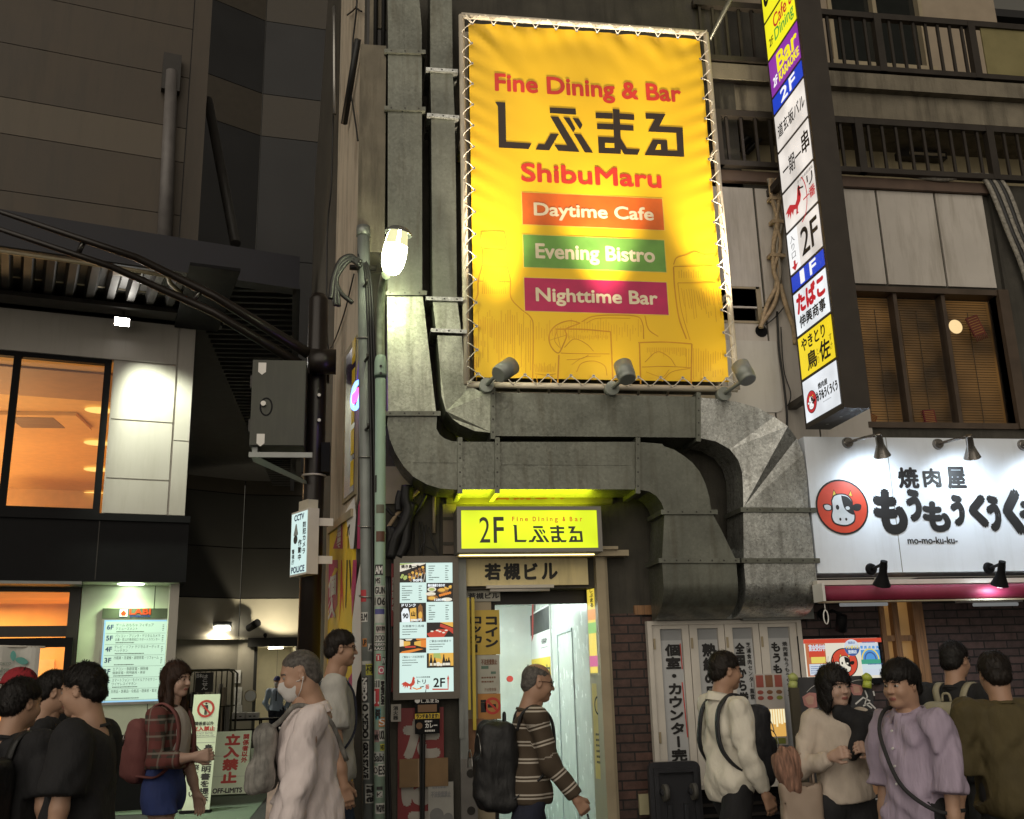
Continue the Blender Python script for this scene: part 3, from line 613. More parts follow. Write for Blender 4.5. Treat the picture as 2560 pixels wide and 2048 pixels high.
# ================================================================== ALLEY SIGNS AND ROLL CAGE
green_lit_paper = mat('green_lit_board', (0.80, 0.92, 0.70), 0.6, var=0.06, scale=5)  # white boards with the greenish lamp light put into their colour
def stand_sign(name, label, px_tl, px_tr, px_br, px_bl, y):
    L0, L1 = onY(px_bl, y), onY(px_br, y); T0 = onY(px_tl, y)
    t = thing(name, label, 'sign', ((L0[0] + L1[0]) / 2, y, 0))
    tilt = (T0[0] - L0[0]); fr = Fr((L0[0], y, 0), (1, 0, 0), v=(tilt / max(.1, T0[2]), .06, 1))
    return t, fr, L1[0] - L0[0], T0[2]
t, fr, W_, H_ = stand_sign('standing_sign', 'tall narrow pale sign board with a no entry pedestrian symbol beside the roll cage', zz(145, 900), zz(293, 900), zz(240, 1575), zz(125, 1575), 6.3)
fr = Fr((onY(zz(150, 1575), 6.3)[0], 6.3, 0), (1, 0, 0), v=(.03, .14, 1)); W_ = .335
H_ = onY(zz(145, 900), 6.3)[2]
m = MB(); m.fbox(fr, 0, W_, .02, H_, -.03, 0); m.build('board', green_lit_paper, t)
m = MB(); r = W_ * .33; cy = H_ - r - .07
m.ring(fr, W_ / 2, cy, r, .028, .004, 1);
k = r * .8
m.disc(fr, W_ / 2, cy + k * .72, k * .15, .006, 0, 12); m.fpoly(fr, [(W_ / 2 - k * .28, cy + k * .5), (W_ / 2 + k * .28, cy + k * .5), (W_ / 2 + k * .3, cy - .02 * k), (W_ / 2 + k * .15, cy - k * .1), (W_ / 2 + k * .17, cy - k * .85), (W_ / 2 + k * .03, cy - k * .85), (W_ / 2, cy - .2 * k), (W_ / 2 - k * .03, cy - k * .85), (W_ / 2 - k * .17, cy - k * .85), (W_ / 2 - k * .15, cy - k * .1), (W_ / 2 - k * .3, cy - .02 * k)], .006, 0)
m.stroke(fr, [(W_ / 2 - r * .68, cy + r * .68), (W_ / 2 + r * .68, cy - r * .68)], .024, .008, 1)
y_ = cy - r - .05
text(m, fr, '関係者以外', .05, W_ - .05, y_ - .045, y_, .004, 0, .03)
text(m, fr, '立入禁止', .03, W_ - .03, y_ - .115, y_ - .06, .004, 1, .05)
text(m, fr, 'DO NOT ENTER', .05, W_ - .05, y_ - .155, y_ - .135, .004, 2); text(m, fr, 'AUTHORIZED PERSONNEL ONLY', .03, W_ - .03, y_ - .18, y_ - .165, .004, 2)
m.frect(fr, .01, W_ - .01, y_ - .195, y_ - .19, .004, 2); m.frect(fr, .01, W_ - .01, y_ - .262, y_ - .258, .004, 2)
vtext(m, fr, '身分証明書を提示', W_ * .55, W_ * .92, y_ - .28, .12, .004, 0, .04); vtext(m, fr, '入館の際は下さい', W_ * .15, W_ * .48, y_ - .28, .18, .004, 0, .02)
m.build('lettering', [inkg, redp, mat('grey_ink', (.25, .25, .26), .6)], t)
m = MB(); m.fbox(fr, -.02, W_ + .02, 0, .03, -.16, .10); m.build('foot', black, t)
t, fr, W_, H_ = stand_sign('standing_sign', 'white A-board with red characters and OFF-LIMITS at the alley mouth', zz(335, 1150), zz(550, 1138), zz(540, 1580), zz(315, 1588), 8.1)
fr = Fr((onY(zz(315, 1588), 8.1)[0], 8.1, 0), (1, .02, 0), v=(.03, .26, 1)); W_ = .535; H_ = onY(zz(440, 1145), 8.15)[2]
m = MB(); m.fbox(fr, 0, W_, .03, H_, -.02, 0); m.fbox(Fr(fr.P(0, 0, -.52), (1, .02, 0), v=(.03, -.22, 1)), 0, W_, .03, H_ * .97, -.02, 0); m.build('board', green_lit_paper, t)
m = MB(); vtext(m, fr, '立入禁止', W_ * .30, W_ * .72, H_ * .965, H_ * .19, .004, 1, .06, .9); vtext(m, fr, '関係者以外', W_ * .78, W_ * .95, H_ * .95, H_ * .5, .004, 1, .045)
text(m, fr, 'OFF-LIMITS', W_ * .12, W_ * .88, H_ * .055, H_ * .125, .004, 0, .05)
for yy in (.31, .62): m.stroke(fr, [(0, H_ * yy), (W_, H_ * yy - .012)], .004, .003, 2)
m.build('lettering', [inkg, redp, mat('crease_grey', (.42, .5, .4), .6)], t)
y = 1.9; q = onY(zz(770, 1330), y); x0 = onY(zz(697, 1500), y)[0]; W_ = .42; H_ = q[2]
t = thing('standing_sign', 'scuffed white board with red characters behind the man in the mask', 'sign', (x0 + .2, y, 0)); fr = Fr((x0, y, 0), (1, -.15, 0), v=(.03, .1, 1))
m = MB(); m.fbox(fr, 0, W_, .03, H_, -.02, 0); m.build('board', mat('orange_lit_board', (.62, .50, .42), .55, var=.25, scale=9, dirt=(.3, .17, .1), dirt_amt=.6), t)  # orange light put into the board colour, with brown mottling
m = MB(); vtext(m, fr, '立入禁止', W_ * .33, W_ * .75, H_ * .93, H_ * .12, .004, 0, .06, .9); m.build('lettering', redp, t)
m = MB(); m.tube(rcurve([fr.P(-.02, .35, .03), fr.P(.2, .26, .06), fr.P(.45, .33, .05)], 6), .007, 6); m.build('chain', darkmet, t)
q = onY(zz(270, 1500), 7.0); m = MB(); m.box(q[0] - .09, q[0] + .09, 6.95, 7.2, 0.004, .26); m.box(q[0] - .05, q[0] + .05, 7.02, 7.12, .26, .34); o = m.build('sign_weight', mat('acid_yellow', (.62, .62, .03), .5)); o['label'] = 'acid yellow plastic weight on the ground between the two alley boards'; o['category'] = 'weight'
y = 9.5; A = onY(zz(165, 737), y); Bq = onY(zz(462, 1290), y); zt = A[2]
cg = thing('roll_cage', 'dark green wire roll cage loaded with flat boards', 'trolley', ((A[0] + Bq[0]) / 2, y + .3, 0))
cgm = mat('olive_wire', (.05, .05, .03), .5, .3)
m = MB(); x0, x1 = A[0] - .02, Bq[0]
for yy in (y, y + .62):
    m.tube([(x0, yy, .12), (x0, yy, zt - .06), (x0 + .06, yy, zt), (x1 - .06, yy, zt), (x1, yy, zt - .06), (x1, yy, .12)], .016, 8)
    for z_ in (.25, .72, 1.22): m.cyl((x0, yy, z_), (x1, yy, z_), .010, .010, 6)
    for i in range(1, 9): xx = x0 + (x1 - x0) * i / 9; m.cyl((xx, yy, .2), (xx, yy, zt), .006, .006, 6)
for xx in (x0, x1):
    for z_ in (.25, .72, 1.22): m.cyl((xx, y, z_), (xx, y + .62, z_), .010, .010, 6)
m.build('frame', cgm, cg)
m = MB(); m.box(x0, x1, y, y + .62, .15, .19); m.build('deck', black, cg)
for xx in (x0 + .06, x1 - .06):
    for yy in (y + .06, y + .56): m = MB(); m.cyl((xx - .015, yy, .06), (xx + .015, yy, .06), .06, .06, 14); m.cyl((xx, yy, .06), (xx, yy, .15), .012); m.build('wheel', black, cg)
r = random.Random(3)
for i in range(11):
    xx = x0 + .06 + i * .06; m = MB(); m.box(xx, xx + .022, y + .05 + r.uniform(0, .1), y + .56, .195, r.uniform(1.2, 1.62)); o = m.build('flat_board', mat(['board_tan', 'board_grey', 'board_white'][i % 3], [(.34, .28, .2), (.25, .24, .22), (.5, .47, .42)][i % 3], .7, var=.1)); o['label'] = 'thin flat board standing on edge inside the roll cage'; o['category'] = 'board'; o['group'] = 'boards in the roll cage'
P0 = onY(zz(240, 750), y - .02); P1 = onY(zz(352, 878), y - .02)
m = MB(); m.box(P0[0], P1[0], y - .05, y - .03, P1[2], P0[2]); m.build('sign_plate', darkmet, cg); m = MB(); vtext(m, FY(y - .052), 'はこせん', P0[0] + .1, P0[0] + .2, P0[2] - .03, P1[2] + .03, .002, 0, .04); text(m, FY(y - .052), '日本', P0[0] + .02, P0[0] + .1, P0[2] - .08, P0[2] - .02, .002, 0, .04); m.build('lettering', whp, cg)

# ================================================================== DARK MAST WITH ARM, CABINET, POLICE SIGN
YP = 0.45
pa = onY(D(650, 632), YP); pb = onY(D(692, 632), YP); pr = (pb[0] - pa[0]) / 2 * .98; px = (pa[0] + pb[0]) / 2; ptop = pa[2]
mp_ = thing('traffic_mast', 'dark brown steel mast with a long double-tube arm reaching left', 'pole', (px, YP, 0))
m = MB(); m.tube([(px - .012, YP, 0), (px, YP, 3.4), (px, YP, ptop), (px, YP, ptop + .05)], [pr * 1.14, pr * 1.02, pr, pr * .7], 24); m.build('shaft', brown_m, mp_)
ja = onY(D(692, 765), YP - .1); zA = ja[2]
m = MB(); m.cyl((px - .05, YP - .14, zA), (px + pr * 1.95, YP - .14, zA), .105, .105, 20)
m.cyl((px - .05, YP + .14, zA), (px + .1, YP + .14, zA), .10, .10, 20); m.build('flange', brown_m, mp_)
za = zc(0, 420, 2.5070)
def armpt(p, yy): return onY(p, yy)
m = MB()
m.tube([armpt(za(1935, 1165), YP - .12), armpt(za(1340, 800), .25), armpt(za(850, 560), .0), armpt(za(-120, 235), -.5)], [.046, .038, .030, .017], 12)
m.build('upper_tube', brown_m, mp_)
m = MB(); m.tube([armpt(za(1880, 1230), YP - .12), armpt(za(1340, 905), .25), armpt(za(700, 620), -.02), armpt(za(-120, 345), -.5)], [.042, .035, .028, .017], 12); m.build('lower_tube', brown_m, mp_)
for (p, q, yy) in (((525, 462), (490, 535), -.14), ((1255, 778), (1210, 838), .22)):
    m = MB(); m.cyl(armpt(za(*p), yy), armpt(za(*q), yy), .022, .022, 8); m.cyl(armpt(za(p[0] - 3, p[1]), yy - .02), armpt(za((p[0] + q[0]) / 2 - 8, (p[1] + q[1]) / 2), yy - .02), .006, .006, 6, 1); m.build('spreader', [brown_m, alu], mp_)
z4b = zc(0, 660, 2.3956)
for (yy0, yy1) in ((1275, 1268),):
    z_ = onY(z4b(1890, 1272), YP)[2]; m = MB(); m.tube([(px + (pr + .012) * math.cos(t), YP + (pr + .012) * math.sin(t), z_) for t in np.linspace(0, 6.283, 25)[:-1]], .009, 6, closed=True); m.build('cable_tie', whitemet, mp_)
for yy in (790, 940): q = onY(z4b(1912, yy), YP - pr); m = MB(); m.cyl(q + np.array([0, .02, 0]), q + np.array([0, -.03, 0]), .014, .014, 8); m.build('bolt', alu, mp_)
m = MB(); b0 = onY(z4b(1955, 1080), YP - .05); b1 = onY(z4b(1975, 1255), YP - .05); m.box(px + pr * .7, b1[0], YP - .12, YP + .05, b1[2], b0[2]); m.build('terminal_box', black, mp_)
yc = YP - .12
tl = onY(z4b(1515, 575), yc - .25); br = onY(z4b(1835, 1100), yc - .25); bl = onY(z4b(1505, 1090), yc - .25)
cb = thing('control_cabinet', 'dark green-brown steel control cabinet strapped to the mast', 'cabinet', ((tl[0] + br[0]) / 2, yc, bl[2]))
gcab = mat('olive_cabinet', (.026, .028, .018), .38, .2, var=.2, scale=4, dirt=(.07, .07, .05), dirt_amt=.25, dscale=5)
cx0, cx1, cz0, cz1 = tl[0], px - pr * .8, bl[2], tl[2]
m = MB(); m.box(cx0, cx1, yc - .25, yc + .15, cz0, cz1); m.build('body', gcab, cb)
fc = FY(yc - .25)
m = MB(); m.fbox(fc, cx0 + .004, cx1 - .004, cz0 + .004, cz1 - .004, .002, .018); dr = m.build('door', gcab, cb)
kx, kz = fc.at(z4b(1578, 838), .03)
m = MB(); m.ring(fc, kx + .02, kz - .02, .05, .012, .021, 0, 24, .075); m.cyl(fc.P(kx, kz, .01), fc.P(kx, kz, .05), .02, .02, 14, 1); m.build('handle', [black, alu], dr)
for zy in (622, 1050):
    hx, hz = fc.at(z4b(1570 if zy < 800 else 1560, zy), .03); m = MB(); m.fpoly(fc, [(hx - .03, hz + .045), (hx + .03, hz + .045), (hx + .03, hz - .03), (hx, hz - .055), (hx - .03, hz - .03)], .022, 0); m.build('catch_plate', alu, dr)
for zy in (725, 985): q = onY(z4b(1487, zy), yc); m = MB(); m.box(cx0 - .03, cx0, yc - .1, yc - .04, q[2] - .05, q[2] + .05); m.build('hinge', darkmet, cb)
m = MB(); m.box(cx0 + .02, cx0 + .06, yc - .22, yc + .1, cz0 - .06, cz0, 0); m.quad((cx0, yc - .25, cz0 - .05), (px - .05, yc - .1, cz0 - .24), (px - .05, yc + .1, cz0 - .24), (cx0, yc + .1, cz0 - .05), 0); m.box(cx0, px, yc - .26, yc - .24, cz0 - .09, cz0 - .05, 0); m.build('support_bracket', greymet, cb)
qb = onY(zc(440, 1180, 6.7375)(1935, 1700), YP - .2)
z5 = zc(440, 1180, 6.7375)
sg = thing('police_sign', 'lit white CCTV and POLICE sign box clamped to the mast', 'sign', qb)
P_l = onY(z5(1950, 680), YP - .05); xR = onY(D(650, 1065), YP - .32)
Fp = Fr((P_l[0], P_l[1], 0), (xR[0] - P_l[0], xR[1] - P_l[1], 0)); Wp = float(np.hypot(xR[0] - P_l[0], xR[1] - P_l[1]))
zT = Fp.at(D(617, 1080))[1]; zB = Fp.at(D(614, 1215))[1]
m = MB(); m.fbox(Fp, 0, Wp, zB, zT, -.09, 0); m.build('case', whitemet, sg)
m = MB(); m.frect(Fp, .012, Wp - .012, zB + .015, zT - .015, .003); m.build('panel', glow('cctv_glow', (.72, .95, .92), .85), sg)
m = MB(); hh = zT - zB
text(m, Fp, 'CCTV', Wp * .22, Wp * .78, zT - hh * .15, zT - hh * .06, .005, 1, .05); text(m, Fp, 'POLICE', Wp * .12, Wp * .88, zB + hh * .05, zB + hh * .14, .005, 1, .05)
vtext(m, Fp, '防犯カメラ', Wp * .72, Wp * .92, zT - hh * .19, zB + hh * .3, .005, 0, .035); vtext(m, Fp, '作動中', Wp * .48, Wp * .68, zT - hh * .45, zB + hh * .22, .005, 0, .035); vtext(m, Fp, '警視庁', Wp * .12, Wp * .28, zT - hh * .58, zB + hh * .18, .005, 0, .03)
m.fpoly(Fp, [(Wp * .30, zT - hh * .2), (Wp * .36, zT - hh * .2), (Wp * .46, zT - hh * .36), (Wp * .44, zT - hh * .38), (Wp * .2, zT - hh * .38), (Wp * .19, zT - hh * .36)], .005, 2); m.disc(Fp, Wp * .32, zT - hh * .44, Wp * .12, .006, 3, 16, hh * .07)
m.build('lettering', [inkg, inkb, mat('icon_grey', (.35, .42, .42), .5), mat('icon_dark', (.06, .07, .07), .5)], sg)
m = MB(); m.fbox(Fp, Wp * .35, Wp * .85, zT, zT + .075, -.1, -.01); m.build('sensor_box', mat('ivory_plastic', (.5, .47, .38), .5), sg)
for f_ in (.22, .8): m = MB(); z_ = zB + hh * f_; m.fbox(Fr((xR[0], xR[1], 0), (1, .25, 0)), 0, .2, z_ - .03, z_ + .03, -.05, -.035); m.build('clamp_band', whitemet, sg)

# ================================================================== UTILITY POLE AND STREET LAMP
YU = -.45
a, b_ = onY(D(751, 482), YU), onY(D(779, 482), YU); ux = (a[0] + b_[0]) / 2; ur = (b_[0] - a[0]) / 2
bb = onY(D(775, 1400), YU); utop = a[2]
up_ = thing('utility_pole', 'grey capped cable pole hung with a black cable coil and pasted stickers', 'pole', (bb[0], YU, 0))
def upx(z): return ux + (bb[0] - ux) * (utop - z) / (utop - bb[2])
m = MB(); m.tube([(upx(0), YU, 0), (ux, YU, utop)], [ur * .92, ur * .92], 20); m.build('shaft', mat('grey_pole_paint', (.20, .22, .21), .45, .1, var=.15, scale=8, dirt=(.09, .08, .06), dirt_amt=.5), up_)
m = MB(); m.cyl((ux, YU, utop - .06), (ux, YU, utop + .02), ur * 1.08, ur * 1.0, 20); m.build('cap', greymet, up_)
for v_ in (603, 760, 905): # climbing step bolts
    q = onY(D(785, v_), YU - .05); m = MB(); m.tube([(upx(q[2]), YU - ur * .8, q[2]), (upx(q[2]) + .02, YU - .12, q[2]), (upx(q[2]) + .02, YU - .13, q[2] + .03)], .011, 8); m.build('step_bolt', darkmet, up_)
for v_ in (712, 962, 1108, 1255):
    z_ = onY(D(760, v_), YU)[2]; m = MB(); m.tube([(upx(z_) + (ur + .004) * math.cos(t), YU + (ur + .004) * math.sin(t), z_ + .012 * math.sin(t * 1)) for t in np.linspace(0, 6.283, 21)[:-1]], .006, 6, closed=True); m.build('band', alu, up_)
for k in range(3):
    m = MB(); xo = ur * .75 + k * .022; m.tube(rcurve([(ux - .03 + k * .01, YU - .02, utop - .22), (ux + xo * .8, YU - .05, utop - .5), (upx(3.2) + xo, YU - .04, 3.2), (upx(2.3) + xo + .004 * k, YU - .05, 2.3), (upx(1.2) + xo, YU - .04, 1.2), (upx(0) + xo, YU - .04, 0)], 5), .011, 6); m.build('cable', cable_m, up_)
zq = zc(800, 0, 2.3956)
coil = []
m = MB(); P_ = lambda x, y, yy=YU - .12: onY(zq(x, y), yy)
m.tube(rcurve([P_(235, 1590), P_(190, 1535), P_(130, 1555), P_(95, 1620), P_(75, 1690), P_(68, 1760), P_(62, 1790)], 6), .020, 8)
m.tube(rcurve([P_(250, 1570), P_(190, 1548), P_(120, 1590), P_(95, 1690), P_(88, 1800), P_(95, 1830)], 6), .018, 8)
m.tube(rcurve([P_(245, 1600), P_(180, 1560), P_(110, 1640), P_(100, 1700), P_(130, 1760), P_(195, 1815)], 6), .018, 8)
m.tube(rcurve([P_(100, 1700), P_(105, 1760), P_(112, 1835)], 5), .017, 8)
m.build('cable_coil', cable_m, up_)
m = MB(); m.cyl((ux - .10, YU - .02, onY(zq(230, 1610), YU)[2]), (ux + .10, YU - .02, onY(zq(230, 1610), YU)[2]), .022, .022, 10); m.build('clamp', darkmet, up_)
def sticker(parent, x, y, r, zb, zt, ang, wdeg, mats, s=None, vertical=False, bold=.03):
    """paper wrapped on a round pole, with printing"""
    m = MB(); n = 6; R = r + .0016
    A = [R_(ang - wdeg / 2 + wdeg * i / n) for i in range(n + 1)]
    Q = lambda an, z, e=0: (x(z) + (R + e) * math.sin(an), y - (R + e) * math.cos(an), z)
    for i in range(n): m.quad(Q(A[i], zb), Q(A[i + 1], zb), Q(A[i + 1], zt), Q(A[i], zt), 0)
    if s:
        class W(Fr):
            def __init__(s2): pass
            def P(s2, a, b, c=0.0): return np.array(Q(R_(ang) + a / R, b, .0012 + c * .3))
        ww = R * R_(wdeg) * .42
        if vertical:
            V, Fc = glyphs(s); V = V.copy(); lo, hi = V.min(0), V.max(0)
            V2 = np.stack([(V[:, 1] - lo[1]) / (hi[1] - lo[1]) * 2 * ww - ww, zt - .01 - (V[:, 0] - lo[0]) / (hi[0] - lo[0]) * (zt - zb - .02)], 1); V2[:, 0] *= .8
            put(m, W(), V2, Fc, 0, 1, .004)
        else: text(m, W(), s, -ww, ww, zb + (zt - zb) * .15, zt - (zt - zb) * .15, 0, 1, bold)
    o = m.build('sticker', mats, parent); return o
P = lambda nm, c: mat('paper_' + nm, c, .55, var=.12, scale=25)
pw, pk, pr_, py_, pt, po_ = P('white', (.5, .5, .47)), P('black', (.03, .03, .03)), P('red', (.42, .04, .05)), P('yellow', (.5, .48, .06)), P('teal', (.10, .32, .36)), P('orange', (.5, .2, .05))
zu = lambda v: onY(D(770, v), YU)[2]
for (v0, v1, ang, wd, mt, s, ver) in ((1243, 1268, -40, 60, [pr_, whp], None, 0), (1290, 1310, -35, 70, [pw, ink], 'ELM', 0), (1345, 1362, -30, 40, [po_, ink], 'UP', 0), (1356, 1372, 25, 50, [pw, ink], 'A', 0), (1398, 1422, 10, 60, [py_, ink], '不可', 0), (1425, 1478, -35, 60, [pk, whp], 'NEDO', 1), (1480, 1556, -30, 70, [pw, ink], 'O MEDO', 1), (1560, 1640, -30, 60, [pw, ink], 'GRIN STAVE', 1), (1392, 1400, -20, 90, [pw, ink], None, 0), (1650, 1690, 5, 80, [pw, ink], 'rave', 1)):
    sticker(up_, upx, YU, ur * .92, zu(v1), zu(v0), ang, wd, mt, s, ver)

YS = -.62
mint = mat('mint_paint', (.30, .42, .34), .5, var=.08, scale=6, dirt=(.16, .17, .12), dirt_amt=.5)
a, b_ = onY(D(790, 800), YS), onY(D(812, 800), YS); sr = (b_[0] - a[0]) / 2; sx1 = (a[0] + b_[0]) / 2; sz1 = a[2]
c_ = onY(D(799, 1600), YS)
sl = thing('street_lamp', 'mint green street lamp post plastered with stickers, its lantern glaring white', 'lamp', (c_[0], YS, 0))
def slx(z): return sx1 + (c_[0] - sx1) * (sz1 - z) / (sz1 - c_[2])
zcol = onY(D(800, 798), YS)[2]
m = MB(); m.tube([(slx(0), YS, 0), (sx1, YS, zcol)], [sr * 1.0, sr * 1.0], 20); m.build('post', mint, sl)
zpc = zc(780, 860, 8.9833)
t0, t1 = onY(zpc(1540, 730), YS)[2], onY(zpc(1540, 240), YS)[2]
m = MB(); m.tube([(sx1, YS, t0), (sx1, YS, t0 + .02), (sx1, YS, t1 - .06), (sx1, YS, t1 - .015), (sx1 - .0, YS, t1)], [sr * 1.2, sr * 1.22, sr * 1.2, sr * .95, sr * .55], 20)
for zz_ in (500, 660): q = onY(zpc(1545, zz_), YS - sr * 1.2); m.cyl(q, q + np.array([0, -.006, 0]), .010, .010, 8, 1)
m.build('collar', [mint, ink], sl)
arm_t = onY(zq(395, 1650), YS - .35)
m = MB(); m.tube(rcurve([(sx1, YS, t1 - .05), onY(zc(800, 660, 2.3956)(362, 400), YS), onY(zc(800, 660, 2.3956)(368, 200), YS - .08), onY(zc(800, 660, 2.3956)(385, 80), YS - .22), arm_t], 6), .030, 12); m.build('arm', mat('weathered_arm', (.24, .28, .20), .5, .2, var=.3, scale=20), sl)
LT = [onY(zq(*p), YS - .35) for p in ((415, 1390), (530, 1400), (525, 1500), (490, 1640), (395, 1640), (350, 1600), (360, 1520))]
top = onY(zq(470, 1385), YS - .36); bot = onY(zq(425, 1640), YS - .36); ax = bot - top; L = np.linalg.norm(ax); ax /= L
sd = np.cross(ax, (0, 1, 0)); sd /= np.linalg.norm(sd)
prof = [(0, .075), (.08, .085), (.35, .098), (.6, .102), (.82, .090), (.95, .068), (1.0, .04)]
m = MB(); n = 20; rings = []
for (t_, r) in prof: rings.append([top + ax * L * t_ + sd * r * .85 * math.cos(2 * math.pi * j / n) + np.array([0, 1, 0]) * r * .6 * math.sin(2 * math.pi * j / n) for j in range(n)])
m.add([p for rr in rings for p in rr], [(i * n + j, i * n + (j + 1) % n, (i + 1) * n + (j + 1) % n, (i + 1) * n + j) for i in range(len(prof) - 1) for j in range(n)] + [tuple(range((len(prof) - 1) * n, len(prof) * n))], 0, True)
m.m = [1 if i < n * 2 and (i % n) % 5 else 0 for i in range(len(m.f))]
m.build('lantern_bowl', [glow('lamp_glow', (.94, 1.0, .62), 24), glow('lamp_upper', (.80, .78, .42), 1.1)], sl)
m = MB();
for (t0_, t1_, r0, r1) in ((-.10, -.0, .07, .10), (-.0, .03, .10, .10)):
    n = 16; A = [top + ax * L * t0_ + sd * r0 * math.cos(2 * math.pi * j / n) + np.array([0, 1, 0]) * (.03 + r0 * .8 * math.sin(2 * math.pi * j / n)) for j in range(n)]; B = [top + ax * L * t1_ + sd * r1 * math.cos(2 * math.pi * j / n) + np.array([0, 1, 0]) * (.03 + r1 * .8 * math.sin(2 * math.pi * j / n)) for j in range(n)]
    m.add(A + B, [(j, (j + 1) % n, n + (j + 1) % n, n + j) for j in range(n)] + [tuple(range(n))[::-1]], 0, True)
m.build('lantern_cap', greymet, sl)
zs_ = lambda v: onY(D(800, v), YS)[2]
for (v0, v1, ang, wd, mt, s, ver) in ((1002, 1038, -55, 30, [pk, whp], None, 0), (1064, 1082, 0, 90, [P('dirty', (.14, .14, .1)), whp], None, 0), (1120, 1142, 5, 100, [P('brown', (.12, .05, .03)), whp], None, 0), (1190, 1212, -15, 90, [pk, whp], 'AM', 0), (1216, 1232, -25, 60, [pw, ink], 'MS', 0), (1234, 1254, 0, 130, [pw, ink], 'GUN', 0), (1256, 1278, 0, 140, [P('grey', (.42, .43, .40)), ink], '106', 0), (1283, 1294, -5, 110, [P('navy', (.08, .08, .25)), whp], None, 0), (1294, 1312, -5, 110, [pw, ink], None, 0), (1317, 1334, 10, 110, [P('pinkish', (.48, .42, .40)), ink], 'KJAY BYM', 0), (1336, 1352, 0, 120, [pw, ink], 'SYOOI', 0), (1353, 1361, 0, 140, [pk, whp], 'RELIGION', 0), (1362, 1370, 0, 140, [pk, whp], 'RAGS', 0), (1377, 1392, -15, 50, [pr_, whp], 'T', 0), (1384, 1400, 45, 40, [pk, whp], 'IV', 0), (1403, 1420, 15, 60, [P('pink', (.5, .1, .16)), whp], 'O', 0), (1432, 1486, 30, 45, [pw, ink], 'BABYLON', 1), (1430, 1450, -30, 60, [pw, ink], 'ill', 0), (1450, 1487, -35, 60, [pr_, whp], 'L', 0), (1491, 1515, -20, 60, [pt, ink], 'REC', 1), (1510, 1530, 25, 70, [po_, whp], 'S', 0), (1534, 1560, 25, 60, [pw, ink], 'UOL', 0), (1536, 1562, -35, 60, [P('mauve', (.3, .2, .2)), ink], 'wk', 0), (1566, 1580, 30, 50, [py_, ink], 'NEO', 0), (1582, 1606, -10, 120, [P('pale', (.4, .42, .4)), ink], 'Sabi', 0), (1608, 1634, 25, 80, [pw, ink], 'ES', 0), (1612, 1630, -40, 50, [pw, ink], 'O', 0), (1655, 1662, 0, 60, [pk, whp], None, 0), (1665, 1678, 0, 60, [pw, ink], 'K', 0), (1690, 1712, 10, 100, [pw, ink], 'wave', 0)):
    sticker(sl, slx, YS, sr, zs_(v1), zs_(v0), ang, wd, mt, s, ver)
# ================================================================== CENTRAL BUILDING
F0 = FY(0.0)
cbd = thing('corner_building', 'grimy pale corner building with the lit 2F entrance and big exhaust ducts', 'building', (1.5, 0.5, 0))
E0, E1, EZ = 1.02, 1.80, 2.10           # entrance opening
XR = 3.32                                # right end of this building's front
m = MB()
m.box(-0.02, 0.72, 0, .3, 0, 14); m.box(0.72, 1.86, 0, .3, 2.20, 14); m.box(1.86, XR, 0, .3, 2.0, 14)
m.box(0.72, 0.80, 0, .3, 0, 2.2)
m.build('front_wall', conc_dk, cbd)
SW = Fr((-0.255, 1.1, 0), (0.235, -1.1, 0)); SL = math.hypot(.235, 1.1)      # chamfered side wall, a: far -> near
m = MB(); m.fbox(SW, 0, SL - .002, 0, 14, -.25, 0); m.build('side_wall', wallwh, cbd)
SW2 = Fr((-.78, 7.0, 0), (.525, -5.9, 0)); SL2 = math.hypot(.525, 5.9)
m = MB()
zr0 = SW2.at((847, 0))[1];
m.fbox(SW2, 0, SL2 - .003, 0, 9.0, -.3, 0, 0)
m.add([SW2.P(0, 9.0, 0), SW2.P(SL2, 9.0, 0), SW2.P(SL2, 11.6, 0), SW2.P(0, 9.2, 0)], [(0, 1, 2, 3)], 0)
m.build('rear_side_wall', mat('dark_rear_wall', (.07, .062, .048), .8, var=.2, scale=3, dirt=(.04, .035, .03), dirt_amt=.8), cbd)  # dark base with darker upright streaks
m = MB(); za1 = zc(760, 0, 4.9)
m.tube([SW.P(*SW.at(za1(395, 95)), .02), SW.P(*SW.at(za1(370, 200), .04), .04), SW.P(*SW.at(za1(375, 1400), .04), .04)], .018, 8)
m.build('drain_pipe', alu, cbd)
m = MB()
for pts in ([(650, 0), (640, 150), (600, 500), (585, 800), (570, 1080), (600, 1300), (630, 1500), (660, 1725)], [(640, 90), (590, 140), (530, 185)], [(635, 90), (680, 130), (705, 140)]):
    m.tube(rcurve([SW.P(*SW.at(za1(*p), .03), .03) for p in pts], 4), .008, 6)
m.tube([SW.P(*SW.at(za1(660, 480), .05), .05), SW.P(*SW.at(za1(490, 1520), .05), .05)], .03, 4)
z1x = zc(0, 0, 2.3956)
m.tube(rcurve([SW.P(*SW.at(z1x(1995, 690), .02), .02), SW.P(*SW.at(z1x(1985, 1100), .02), .02), SW.P(*SW.at(z1x(1960, 1400), .02), .02), SW.P(*SW.at(z4b(1960, 440), .02), .02), SW.P(*SW.at(z4b(1990, 485), .02), .02), SW.P(*SW.at(z4b(2060, 300), .02), .02), SW.P(*SW.at(z4b(2120, 60), .02), .02)], 5), .007, 6)
m.build('loose_cable', cable_m, cbd)
b0, b1 = onY(za1(690, 540), -.42), onY(za1(985, 640), -.42)
m = MB(); m.box(b0[0], 0.16, -.42, -.001, 4.75, b0[2], 0); m.build('concrete_block', conc, cbd)
m = MB(); q0, q1 = onY(za1(745, 0), -.10), onY(za1(1010, 320), -.1); m.box(0.0, q1[0] + .02, -.12, -.002, q1[2] - .3, q1[2] + 3.5, 0)
for x_ in (880, 975): q = onY(za1(x_, 100), -.15); m.cyl((q[0], -.16, q1[2] - .4), (q[0], -.16, q1[2] + 3), .018, .018, 8, 1)
